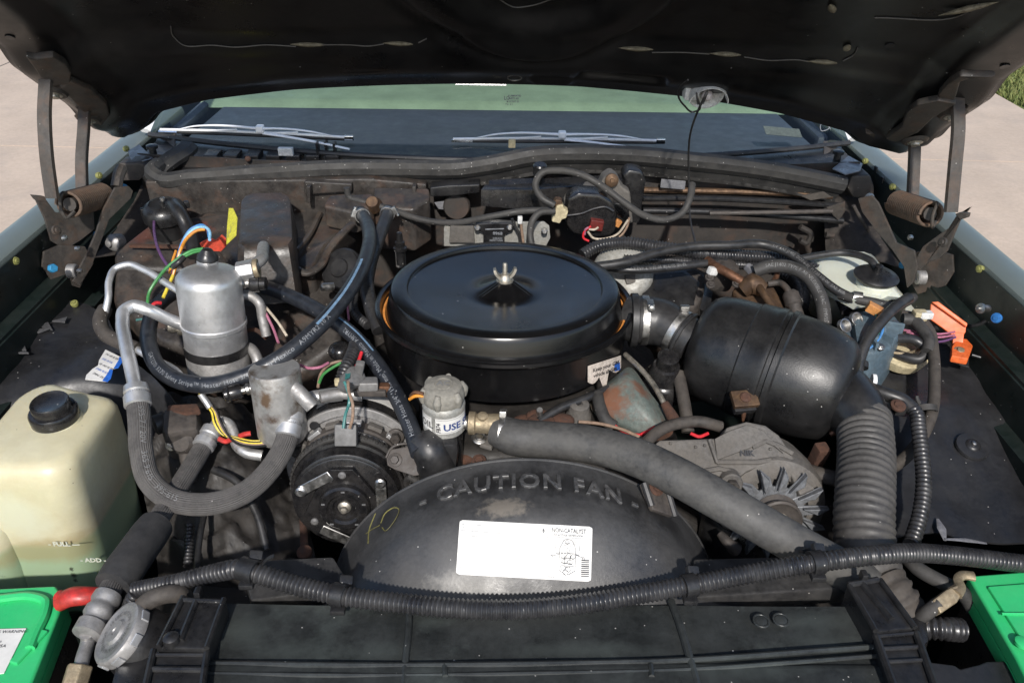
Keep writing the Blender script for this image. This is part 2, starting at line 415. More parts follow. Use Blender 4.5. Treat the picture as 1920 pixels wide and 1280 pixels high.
M('lamp_shell', (.72, .72, .70), .4, .1, dust=(.45, .43, .4), damt=.4, dscale=40)
M('belt', (.02, .019, .018), .7, dust=(.08, .075, .07), damt=.4)
M('film', (.17, .17, .18), .3, dust=(.1, .1, .11), damt=.6, dscale=30)

def mat_tank():
    m = M('tank_cream', (.6, .56, .39), .34, dust=(.45, .37, .21), damt=.5, dscale=4, grain=.15, gscale=50, specks=.05, speckcol=(.05, .045, .04), sss=.65, bump=.08, bscale=60)
    # greenish fluid stands in the lower part of the tank
    t = m.node_tree; N = t.nodes; L = t.links; b = N['Principled BSDF']; old = b.inputs['Base Color'].links[0].from_socket
    g = N.new('ShaderNodeNewGeometry'); s = N.new('ShaderNodeSeparateXYZ'); L.new(g.outputs['Position'], s.inputs[0])
    mr = N.new('ShaderNodeMapRange'); mr.inputs[1].default_value = .750; mr.inputs[2].default_value = .740; L.new(s.outputs[2], mr.inputs[0])
    x = N.new('ShaderNodeMix'); x.data_type = 'RGBA'; L.new(mr.outputs[0], x.inputs[0]); L.new(old, x.inputs[6]); x.inputs[7].default_value = (.33, .43, .28, 1)
    L.new(x.outputs[2], b.inputs['Base Color'])
mat_tank()
def mat_glass():
    m = bpy.data.materials.new('glass'); m.use_nodes = True; t = m.node_tree; t.nodes.clear(); L = t.links
    tr = t.nodes.new('ShaderNodeBsdfTransparent'); tr.inputs[0].default_value = (.8, .88, .82, 1)
    gl = t.nodes.new('ShaderNodeBsdfGlossy'); gl.inputs['Roughness'].default_value = .02
    fr = t.nodes.new('ShaderNodeFresnel'); fr.inputs['IOR'].default_value = 1.5
    mx = t.nodes.new('ShaderNodeMixShader'); o = t.nodes.new('ShaderNodeOutputMaterial')
    L.new(fr.outputs[0], mx.inputs[0]); L.new(tr.outputs[0], mx.inputs[1]); L.new(gl.outputs[0], mx.inputs[2]); L.new(mx.outputs[0], o.inputs[0])
    MAT['glass'] = m
mat_glass()
def mat_concrete():
    m = M('concrete', (.49, .385, .295), .85, dust=(.53, .42, .325), damt=.4, dscale=2.5, specks=.02, speckcol=(.2, .18, .16), blotch=(.33, .275, .23), bamt=.4, blscale=1.6, bump=.25, bscale=60, grain=.25, gscale=40)
mat_concrete()
M('grass_blade', (.1, .15, .03), .65, dust=(.24, .2, .08), damt=.7, dscale=9)
# ------------------------------------------------------------------ stains with a shape of their own
def stain(mn, c, rad, col, amt=.9, scale=60, rough=None, hard=.25):
    m = MAT[mn]; t = m.node_tree; N = t.nodes; L = t.links; b = N['Principled BSDF']
    old = b.inputs['Base Color'].links[0].from_socket
    g = N.new('ShaderNodeNewGeometry'); s = N.new('ShaderNodeVectorMath'); s.operation = 'SUBTRACT'; s.inputs[1].default_value = c; L.new(g.outputs['Position'], s.inputs[0])
    d = N.new('ShaderNodeVectorMath'); d.operation = 'DIVIDE'; d.inputs[1].default_value = rad; L.new(s.outputs[0], d.inputs[0])
    ln = N.new('ShaderNodeVectorMath'); ln.operation = 'LENGTH'; L.new(d.outputs[0], ln.inputs[0])
    n = N.new('ShaderNodeTexNoise'); n.inputs['Scale'].default_value = scale; n.inputs['Detail'].default_value = 7; n.inputs['Roughness'].default_value = .65; L.new(g.outputs['Position'], n.inputs['Vector'])
    a = N.new('ShaderNodeMath'); a.operation = 'MULTIPLY_ADD'; a.inputs[1].default_value = 1.6; L.new(n.outputs['Fac'], a.inputs[0]); L.new(ln.outputs['Value'], a.inputs[2])
    mr = N.new('ShaderNodeMapRange'); mr.inputs[1].default_value = 1.4+hard; mr.inputs[2].default_value = 1.4-hard; mr.inputs[4].default_value = amt; L.new(a.outputs[0], mr.inputs[0])
    x = N.new('ShaderNodeMix'); x.data_type = 'RGBA'; L.new(mr.outputs[0], x.inputs[0]); L.new(old, x.inputs[6]); x.inputs[7].default_value = (*col, 1)
    L.new(x.outputs[2], b.inputs['Base Color'])
    if rough is not None:
        ro = b.inputs['Roughness'].links[0].from_socket
        y = N.new('ShaderNodeMix'); y.data_type = 'FLOAT'; L.new(mr.outputs[0], y.inputs[0]); L.new(ro, y.inputs[2]); y.inputs[3].default_value = rough; L.new(y.outputs[0], b.inputs['Roughness'])
# ------------------------------------------------------------------ ground
def grid_plane(name, x0, x1, y0, y1, z, mat, parent=None):
    return mesh(name, [(x0, y0, z), (x1, y0, z), (x1, y1, z), (x0, y1, z)], [(0, 1, 2, 3)], mat, parent)
ground = struct(grid_plane('ground', -600, 600, -600, 600, -.03, 'soil'))
drive = struct(box('driveway', (-5.5, 4.8, -.02), (18.2, 32.4, .018), 'ink', bev=0))
# poured slabs of the driveway
sx = [-14.7, -11.1, -7.5, -3.9, -.3, 3.72]; sy = [-12, -7.4, -2.9, 1.6, 0, 0]
ys = [-11.6, -7.5, -3.4, .7, 4.72, 8.9, 13.0, 17.1, 21.2]
for i in range(5):
    for j in range(len(ys)-1):
        box('slab', ((sx[i]+sx[i+1])/2, (ys[j]+ys[j+1])/2, -.012 + .0007*((i*7+j*3) % 4)), (sx[i+1]-sx[i]-.014, ys[j+1]-ys[j]-.014, .07), 'concrete', drive, .0015, rot=(0, 0, -.035))
struct(drive)
# lawn beyond the edge of the driveway
lawn_bm = bmesh.new(); rnd = random.Random(3)
def blade(bm, x, y, h, l):
    a = rnd.uniform(0, 6.28); wv = V((math.cos(a), math.sin(a), 0))*rnd.uniform(.004, .008)
    tip = V((x+rnd.uniform(-l, l), y+rnd.uniform(-l, l), h)); b = V((x, y, -.02))
    mid = b.lerp(tip, .55)+V((0, 0, h*.12))
    v = [bm.verts.new(q) for q in (b-wv, b+wv, mid+wv*.8, mid-wv*.8, tip)]
    bm.faces.new((v[0], v[1], v[2], v[3])); bm.faces.new((v[3], v[2], v[4]))
for _ in range(34000):
    x = 3.62+abs(rnd.gauss(0, 1.0)); y = rnd.uniform(4.5, 11.5)
    if x < 3.72+.035*(7-y)+noise.noise((y*2, 0, 0))*.08: continue
    blade(lawn_bm, x, y, rnd.uniform(.015, .06), .06)
struct(bmo('lawn', lawn_bm, 'grass_blade'), 'stuff')
struct(box('turf', (9.0, 5, -.018), (10.56, 40, .02), 'grass_blade', bev=0))

# ------------------------------------------------------------------ car body
body = thing('car', 'dark green car body with silver green fenders around the open engine bay', 'car', (0, 1.5, 0))
def fender(s):
    prof = [(.985, .25), (.99, .6), (.985, .80), (.972, .90), (.952, .952), (.936, .970), (.922, .974), (.9, .970), (.886, .962), (.882, .952), (.882, .87), (.876, .864), (.85, .862), (.85, .855), (.885, .85), (.94, .80), (.96, .25)]
    loops = []
    for i in range(13):
        y = .2+2.1*i/12; dz = -.02*max(0, (1.0-y))**2
        loops.append([(s*x, y, z+dz) for x, z in prof])
    return loft('fender', loops, 'fender_paint', body, angle=30)
for s in (-1, 1):
    f = fender(s)
    # dark painted inner channel lying against the fender's inner edge
    loops = [[(s*x, .25+1.93*i/8, z) for x, z in ((.8835, .955), (.8785, .957), (.8785, .872), (.846, .868), (.842, .80), (.846, .80), (.850, .874), (.8835, .876))] for i in range(9)]
    ch = loft('inner_channel', loops, 'fender_dark', body, angle=30)
# black inner fender walls
for s in (-1, 1):
    loft('inner_wall', [[(s*(.845-.03*k), y, z) for y, z in ((.3, .80), (2.0, .80), (2.0, .3), (.3, .3))] for k in (0, 1)], 'fender_dark', body)
def bez(px, z=None): return [P(a[0], a[1], z=(a[2] if len(a) > 2 else z)) for a in px]
def skin(name, curves, nu, nv, mat, parent, th=.003, rough=.002, sc=30, smooth=True):
    """sheet through a list of rail curves"""
    R = []
    for c in curves: R.append(resample(spline(c, 12), 1e9) if False else resample_n(spline(c, 12), nu))
    cols = [resample_n(spline([R[k][i] for k in range(len(R))], 8) if smooth else [R[k][i] for k in range(len(R))], nv) for i in range(nu+1)]
    def fn(u, v):
        p = cols[round(u*nu)][round(v*nv)]; return p + V((0, 0, noise.fractal(p*sc, 1, 2, 3)*rough))
    return sheet(name, fn, nu, nv, mat, parent, th)
def resample_n(pl, n):
    L = [0]
    for a, b in zip(pl, pl[1:]): L.append(L[-1]+(b-a).length)
    out = []; k = 0
    for i in range(n+1):
        s = L[-1]*i/n
        while k < len(L)-2 and L[k+1] < s: k += 1
        t = (s-L[k])/max(L[k+1]-L[k], 1e-9); out.append(pl[k].lerp(pl[k+1], min(t, 1)))
    return out
# wheel-house liners: crumpled black plastic sheets either side
lin_l = skin('wheelhouse_liner', [bez([(-160, 690), (0, 628), (49, 584), (120, 561), (164, 570), (200, 590)], .83),
     bez([(-200, 740), (0, 660), (80, 630), (150, 620), (200, 640), (235, 660)], .825),
     bez([(-250, 860), (0, 760), (100, 735), (200, 730), (260, 735), (330, 760)], .80),
     bez([(-250, 1000), (0, 900), (100, 850), (200, 830), (300, 850), (380, 880)], .70)], 40, 30, 'liner', body, rough=.010, sc=10)
lin_r = skin('wheelhouse_liner', [bez([(1600, 640), (1680, 600), (1760, 580), (1830, 590), (1890, 640), (1990, 720)], .83),
     bez([(1600, 700), (1680, 670), (1780, 655), (1860, 670), (1950, 700), (2050, 760)], .825),
     bez([(1640, 800), (1720, 790), (1800, 780), (1880, 785), (2000, 800), (2080, 830)], .80),
     bez([(1660, 930), (1730, 930), (1800, 930), (1900, 940), (2000, 950), (2100, 960)], .765),
     bez([(1665, 1005), (1730, 1000), (1765, 998), (1800, 1012), (1850, 1016), (2100, 1020)], .755)], 50, 40, 'liner', body, rough=.010, sc=8)
for (a, b, w_) in [((1758, 972), (1772, 1013), .016), ((1772, 1010), (1850, 1018), .010)]:
    p, q = P(*a, z=.766), P(*b, z=.764)
    tube('torn_edge', [p, p.lerp(q, .5)+V((0, 0, .002)), q], [.002, w_*.4, .002], 'film', lin_r, 8, squash=.2)
# press-stud of the liner
c = P(1824, 835, z=.792)
lathe('stud', c, (0, -.3, 1), [(-.004, .026), (0, .025), (.001, .012), (.003, .011), (.005, .007), (.005, 0)], 'liner', lin_r, 20)
lathe('stud_pin', c+V((0, -.001, .0045)), (0, -.3, 1), [(0, .004), (.003, .004), (.004, .002), (.004, 0)], 'steel', lin_r, 12)
# folds torn up out of the liners
for (px, z) in [([(48, 660), (28, 666), (55, 664)], .828), ([(50, 622), (98, 618), (72, 626)], .83), ([(70, 612), (92, 608), (99, 620), (78, 616)], .83), ([(98, 604), (128, 598), (122, 606)], .832),
                ([(12, 656), (48, 651), (50, 658), (20, 661)], .828), ([(0, 680), (44, 655), (30, 668)], .826)]:
    poly('torn_flap', [P(a, b, z=z)+V((0, 0, .002*(i % 2))) for i, (a, b) in enumerate(px)], (0, 0, .0035), 'tear' if px[0][0] != 0 else 'liner', lin_l, .0004, 1)
for (px, z) in [([(1825, 652), (1856, 650), (1850, 658), (1822, 658)], .832), ([(1790, 652), (1840, 664), (1800, 668)], .832), ([(1850, 668), (1882, 664), (1898, 684), (1868, 680)], .832), ([(1860, 690), (1898, 706), (1880, 712)], .83), ([(1784, 662), (1815, 660), (1816, 690), (1786, 684)], .834)]:
    poly('torn_flap', [P(a, b, z=z)+V((0, 0, .004*(i % 2))) for i, (a, b) in enumerate(px)], (0, 0, .003), 'liner', lin_r, .0005, 1)
# firewall and bay floor
sheet('firewall', lambda u, v: V((-.84+1.68*u, 1.80+.06*abs(2*u-1)**2 - .05*(1-v)+noise.noise((u*14, v*5, 1))*.006, .35+.63*v)), 60, 20, 'firewall', body, .004)
box('bay_floor', (0, 1.2, .30), (1.66, 1.6, .02), 'fender_dark', body, 0)
box('radiator_support', (0, .42, .5), (1.7, .05, .55), 'fender_dark', body, .01)
for s in (-1, 1):   # cowl sides that close the corners behind the hinges
    skin('cowl_side', [[V((s*.85, 1.55, .86)), V((s*.85, 1.8, .88)), V((s*.86, 2.05, .97))], [V((s*.76, 1.75, .80)), V((s*.76, 1.8, .86)), V((s*.80, 2.0, .985))]], 12, 8, 'dark_metal', body, rough=.004)
# cowl plenum: dark shelf between firewall and windshield with ribs
yb = lambda x: 1.86+.16*(x/.87)**2
sheet('cowl_shelf', lambda u, v: V((-.85+1.7*u, 1.80+.05*abs(2*u-1)**2+(yb(-.85+1.7*u)+.03-1.80-.05*abs(2*u-1)**2)*v, .955+.012*v)), 40, 4, 'black_plastic', body, .004)
# windshield
ws = lambda x, y: .975+(y-yb(x))*math.tan(math.radians(31)) 
def wsp(u, v):
    x = (-.87+1.74*u)*(1-.10*v); L = .62; return V((x, yb(x)+L*v, ws(x, yb(x)+L*v)))
glass = sheet('windshield', wsp, 30, 8, 'glass', body, 0)
for s in (0, 1):
    tube('windshield_trim', [wsp(s, v/6)+V((.01*(1 if s else -1), 0, .008)) for v in range(0, 7)], .014, 'white_trim', body, 8, squash=.6)
tube('windshield_trim', [wsp(u/20, 0)+V((0, -.004, .0)) for u in range(21)], .007, 'rubber', body, 8)
tube('windshield_trim', [wsp(u/20, 1)+V((0, 0, .006)) for u in range(21)], .012, 'white_trim', body, 8)
# roof, dashboard and bench seat behind the glass
sheet('roof', lambda u, v: wsp(u, 1)*(1-v)+V(((-.70+1.4*u), 4.2, 1.40))*v + V((0, 0, .05*math.sin(math.pi*u)*math.sin(math.pi*(.1+.8*v)))), 16, 10, 'paint_green', body, .004)
sheet('dashboard', lambda u, v: V((-.80+1.6*u, yb(-.80+1.6*u)+.02+(2.44-yb(-.80+1.6*u))*min(v/.8, 1), .950-.016*v-(.25*(v-.8)/.2 if v > .8 else 0))), 24, 20, 'dash', body, .004)  # shade on the front of the dash is put into its dark colour
sheet('sunlit_dash', lambda u, v: V((-.87+1.74*u, 2.385+.40*v+.004*math.sin(u*3.14), .938+.014*min(1, v*12)+.02*v)), 24, 24, 'seat_and_sunlit_dash', body, 0)  # sunlit rear of the same dash, sunlight put into its light green colour
sheet('seat_back', lambda u, v: V((-.78+1.56*u, 2.85+.12*v+.02*math.cos(6.28*2*u), .35+.62*(v)+.015*math.sin(3.14*u*2)**2)), 60, 20, 'seat_and_sunlit_dash', body, .05)
for s in (-1, 1): box('door_panel', (s*.86, 3.0, .62), (.04, 1.7, .66), 'dash', body, .02)
box('cabin_floor', (0, 3.2, .28), (1.66, 2.4, .03), 'dash', body, 0)
for s in (-1, 1): box('door', (s*.97, 3.2, .6), (.05, 1.76, .72), 'fender_paint', body, .02)
# marks of the glass maker, chalk mark, vent seen in the dash
def ws_fn(px, py, sx=1, flipv=1):
    o = on_surf(px, py, ws); ux = (on_surf(px+20, py, ws)-o).normalized(); vy = (on_surf(px, py-20, ws)-o).normalized(); n = ux.cross(vy)
    return flat_fn(o, ux*sx, vy*1.6*flipv, n, .001)
for i, (s_, px, py, sz) in enumerate([('LO', 945, 188, .011), ('F LAMINATED', 953, 182, .005), ('SAFETY AS1', 953, 187, .005), ('M 13 DOT 15', 950, 193, .005), ('7 4   3 1', 948, 198, .005)]):
    text_on('glass_mark', s_, sz, ws_fn(px, py), 'ink', glass, bold=.0002)
tube('chalk_mark', [on_surf(a, b, ws)+V((0, -.001, .001)) for a, b in [(1560, 234), (1548, 245), (1540, 246), (1538, 236), (1545, 230), (1553, 238), (1557, 243)]], .0012, 'print_white', glass, 6)
poly('sticker', [on_surf(a, b, ws)+V((0, .004, -.004)) for a, b in [(1432, 234), (1500, 240), (1506, 256), (1438, 250)]], (0, .001, -.001), 'film', glass, 0)
# cowl ribs and slots behind the seal
for i, px in enumerate([392, 430, 470, 510, 548, 585, 622]):
    a = P(px, 300, z=.965)
    box('cowl_rib', a+V((0, .03, .002)), (.034, .05, .014), 'black_plastic', body, .004)
for i, (px, py) in enumerate([(596, 278), (612, 276), (628, 279)]):
    box('cowl_clip', P(px, py, z=.985), (.006, .02, .03), 'black_plastic', body, .001)
box('cowl_patch', P(536, 284, z=.982), (.034, .012, .018), 'lamp_shell', body, .001)
ico('rust_bolt', P(465, 298, z=.985), .007, 'rust', body, 2)
# metal foil, bars and bracket along the firewall on the driver's side
bar = [(1205, 372, 1.74), (1330, 372, 1.75), (1460, 378, 1.76), (1575, 386, 1.77)]
tube('firewall_bar', [P(a, b, y=c) for a, b, c in bar], .009, 'black_plastic', body, 10, squash=.8)
tube('firewall_bar', [P(a, b, y=c) for a, b, c in [(1205, 395, 1.73), (1330, 397, 1.74), (1460, 404, 1.75), (1580, 414, 1.75)]], .008, 'black_plastic', body, 10)
tube('firewall_bar', [P(a, b, y=c) for a, b, c in [(1330, 400, 1.73), (1460, 398, 1.73), (1560, 396, 1.74)]], .0055, 'dark_metal', body, 10)
face_poly('foil_patch', [(1240, 336), (1286, 340), (1284, 356), (1238, 352)], 1.775, .004, 'film', body, .001)
face_poly('firewall_tab', [(1550, 390), (1585, 378), (1584, 398), (1572, 414)], 1.74, .006, 'hinge', body, .001)
face_poly('firewall_tab', [(1502, 368), (1545, 360), (1560, 370), (1520, 376)], 1.76, .006, 'rubber_brown', body, .001)
tube('firewall_seam', [P(a, b, y=1.80) for a, b in [(1200, 356), (1330, 358), (1460, 362), (1560, 368)]], .007, 'bronze', body, 8)
for pts in ([(1500, 425), (1520, 440), (1512, 455), (1500, 450)], [(1548, 440), (1570, 445), (1562, 460)], [(1600, 440), (1625, 455), (1610, 468)]):
    tube('firewall_rib', [P(a, b, y=1.76) for a, b in pts], .007, 'firewall', body, 8)
# coloured clips in the fender channels
for (px, py, s, mt) in [(30, 489, -1, 'grommet_yellow'), (238, 279, -1, 'grommet_yellow'), (187, 329, -1, 'grommet_yellow'), (139, 568, -1, 'grommet_yellow'), (57, 596, -1, 'grommet_yellow'),
                        (1621, 302, 1, 'grommet_yellow'), (1672, 350, 1, 'grommet_yellow'), (1836, 504, 1, 'grommet_yellow'), (1868, 596, 1, 'blue_plastic'), (2, 590, -1, 'blue_plastic')]:
    if py > 560 and mt == 'grommet_yellow' or px == 2: c = P(px, py, z=.838); d = (0, -.4, 1)
    elif mt == 'blue_plastic': c = P(px, py, x=.835); d = (-1, -.7, .4)
    else: c = P(px, py, x=s*.877); d = (-s, -.3, .2)
    rr = .0085 if mt != 'blue_plastic' else .010
    lathe('clip', c, d, [(-.006, rr*.8), (0, rr*.9), (.0015, rr*.8), (.002, rr*.45), (.004, rr*.4), (.0045, 0)], mt, body, 12)
lathe('clip', P(1846, 578, x=.84), (-1, -.4, .2), [(-.01, .006), (.006, .006), (.007, .009), (.012, .009), (.013, .003), (.02, .003), (.02, 0)], 'steel', body, 12)
for px, py in [(1642, 317), (1654, 337)]:
    box('slot', P(px, py, x=.877), (.004, .014, .014), 'wire_black', body, .002)
# crumpled plastic film at the cowl corners
for s, pts in ((-1, [(240, 285), (262, 275), (288, 296), (270, 306), (246, 305)]), (1, [(1560, 318), (1590, 296), (1618, 306), (1612, 324), (1585, 330)])):
    poly('film_scrap', [P(a, b, z=.975)+V((0, 0, .004*math.sin(i*2.3))) for i, (a, b) in enumerate(pts)], (0, 0, .003), 'film', body, .001, 1)
for px, py in [(288, 290), (1569, 300)]:
    lathe('cowl_peg', P(px, py, z=.975), (0, 0, 1), [(-.01, .009), (.014, .008), (.015, .013), (.022, .013), (.024, .008), (.024, 0)], 'black_plastic', body, 14)
box('chassis_edge', (0.80, .565, .742), (.3, .09, .03), 'liner', body, .006)

# ------------------------------------------------------------------ hood
def zh(x, y): return 1.301+(1.47-y)*.728 - .028*x/.86 + .055*(1-min(1, (x/.88)**2))
rear_px = [(205, 232), (245, 236), (300, 205), (400, 180), (560, 161), (760, 152), (905, 150), (1080, 155), (1280, 174), (1450, 204), (1600, 246), (1672, 264), (1700, 262)]
rear3 = [on_surf(a, b, zh) for a, b in rear_px]
def interp(tab, x):
    if x <= tab[0][0]: return tab[0][1]
    for (a, b), (c, d) in zip(tab, tab[1:]):
        if x <= c: return b+(d-b)*(x-a)/(c-a)
    return tab[-1][1]
rtab = sorted((p.x, p.y) for p in rear3)
HN = V((0, -math.sin(math.atan(.728)), -math.cos(math.atan(.728))))      # towards the engine
HA = V((0, -math.cos(math.atan(.728)), math.sin(math.atan(.728))))       # along the hood, forward and up
def hxa(px, py):
    p = on_surf(px, py, zh); return p.x, p.y
def sm(a, b, x):
    t = min(1, max(0, (x-a)/(b-a))); return t*t*(3-2*t)
seam_l = [hxa(*q) for q in [(320, 50), (335, 68), (440, 74), (560, 71), (690, 70), (790, 64)]]
seam_r = [hxa(*q) for q in [(1160, 76), (1240, 84), (1340, 90), (1450, 98), (1570, 103), (1600, 90)]]
stab = [(-.9, seam_l[1][1])] + seam_l[1:] + seam_r[:-1] + [(.9, seam_r[-2][1])]
c1 = [V((*hxa(*q), 0)) for q in [(745, 0), (955, 88), (1275, 0)]]
def circ(a, b, c):
    d = 2*(a.x*(b.y-c.y)+b.x*(c.y-a.y)+c.x*(a.y-b.y))
    ux = ((a.x**2+a.y**2)*(b.y-c.y)+(b.x**2+b.y**2)*(c.y-a.y)+(c.x**2+c.y**2)*(a.y-b.y))/d
    uy = ((a.x**2+a.y**2)*(c.x-b.x)+(b.x**2+b.y**2)*(a.x-c.x)+(c.x**2+c.y**2)*(b.x-a.x))/d
    return V((ux, uy, 0)), (V((ux, uy, 0))-a).length
hc, hr = circ(*c1)
rec = [hxa(*q) for q in [(1085, 100), (1245, 140)]]; rec2 = [hxa(*q) for q in [(990, 115), (1075, 140)]]
def relief(x, y, yr):
    s = yr-y; ys_ = interp(stab, x); h = 0.0
    h += .022*sm(0, .03, s)*(1-sm(-.03, .03, ys_-y))          # box beam along the rear edge
    h += .012*math.exp(-((s-.10)/.03)**2)
    d = math.hypot(x-hc.x, (y-hc.y)*1.0)
    h += .016*(1-sm(hr-.03, hr+.006, d)) - .008*math.exp(-((d-hr*.99)/.012)**2) - .03*(1-sm(hr*.55, hr*.75, d))
    ex = .88-abs(x); h += .018*sm(.0, .02, ex)*(1-sm(.10, .15, ex))
    x0, x1 = sorted((rec[0][0], rec[1][0])); y0, y1 = sorted((rec[0][1], rec[1][1]))
    h -= .018*sm(x0, x0+.012, x)*(1-sm(x1-.012, x1, x))*sm(y0, y0+.015, y)*(1-sm(y1-.015, y1, y))
    x0, x1 = sorted((rec2[0][0], rec2[1][0])); y0, y1 = sorted((rec2[0][1], rec2[1][1]))
    h += .010*sm(x0, x0+.014, x)*(1-sm(x1-.014, x1, x))*sm(y0, y0+.02, y)*(1-sm(y1-.02, y1, y))
    return h
hood = thing('car_hood', 'raised black underside of the hood hinged above the windshield', 'hood', on_surf(905, 150, zh))
HL = 1.1
def hpt(u, v, inner=True):
    x = -.885+1.77*u; yr = interp(rtab, x); y = yr-HL*(v**1.7); p = V((x, y, zh(x, y)))
    if inner: return p + HN*relief(x, y, yr)
    return p - HN*(.028*min(1, v*30)*min(1, (1-abs(2*u-1))*40)+.0015)
inner = sheet('inner_panel', lambda u, v: hpt(u, v), 170, 130, 'hood_black', hood, 0)
sheet('outer_skin', lambda u, v: hpt(u, v, False), 60, 40, 'paint_green', hood, 0)
tube('rear_lip', [hpt(i/60, 0)+V((0, 0, -.002)) for i in range(61)], .0028, 'fender_dark', hood, 8)
for i, (px, py, l, t) in enumerate([(580, 72, .036, 0), (752, 69, .032, 0), (1195, 80, .034, .05), (1364, 91, .032, .05), (1548, 104, .034, .05), (1815, 12, .04, -.6), (1560, 12, .016, 1), (1588, 86, .012, 1.5)]):
    x, y = hxa(px, py); yr = interp(rtab, x); p = V((x, y, zh(x, y)))+HN*(relief(x, y, yr)*.6+.004)
    dx = V((math.cos(t), 0, 0))+HA*(-math.sin(t))
    tube('sealant_bead', [p-dx*l, p-dx*l*.45, p, p+dx*l*.5, p+dx*l], [.0005, .005, .0068, .005, .0005], 'sealant', hood, 10, squash=.75)
for sl in ([(320, 48), (326, 62), (340, 69), (400, 72), (440, 75), (500, 72), (555, 73)], [(605, 71), (660, 71), (690, 72), (720, 69)], [(785, 66), (800, 62)], [(1222, 84), (1280, 86), (1330, 89)], [(1395, 94), (1440, 99), (1500, 100), (1518, 102)], [(1580, 103), (1600, 98), (1608, 88)], [(915, -2), (935, 12), (965, 26), (995, 25), (1030, 14), (1062, -2)], [(1640, 32), (1800, 28), (1835, 6)]):
    tube('panel_seam', [(lambda q: q+HN*(relief(q.x, q.y, interp(rtab, q.x))+.0015))(on_surf(a, b, zh)) for a, b in sl], .0013, 'seam_grey', hood, 6)
c = on_surf(965, 121, zh); yr = interp(rtab, c.x)
cc = c+HN*(relief(c.x, c.y, yr)+.001)
ring('drain_hole_rim', cc-HN*.001, HN, .012, .0145, .003, 'steel', hood, 20); lathe('drain_hole', cc-HN*.001, HN, [(0, .012), (.0015, .012), (.0015, 0)], 'wire_black', hood, 20)
c = on_surf(902, 153, zh); box('trim_clip', c+V((0, .0, -.002)), (.105, .02, .008), 'chrome', hood, .002)
for px, py in [(20, 50), (1883, 104), (108, 85), (1668, 84)]:
    c = on_surf(px, py, zh); lathe('drain_hole', c+HN*(.001+relief(c.x, c.y, interp(rtab, c.x))), HN, [(0, .008), (.001, .008), (.001, 0)], 'wire_black', hood, 14)
for k, (px, py, rx) in enumerate([(855, 106, .07), (925, 118, .05), (800, 98, .05)]):
    stain('hood_black', on_surf(px, py, zh), (rx, .03, .03), (.42, .38, .32), .85, 45, .55)
# curled edge of the hood's side
for s, e in ((-1, [(-30, 42), (60, 108), (150, 172), (215, 222)]), (1, [(1955, 70), (1850, 148), (1760, 215), (1700, 255)])):
    pts = [on_surf(a, b, zh) for a, b in e]
    sweep('edge_flange', pts, [(-.012, -.012), (.012, -.012), (.012, .006), (-.012, .006)], 'fender_dark', hood)

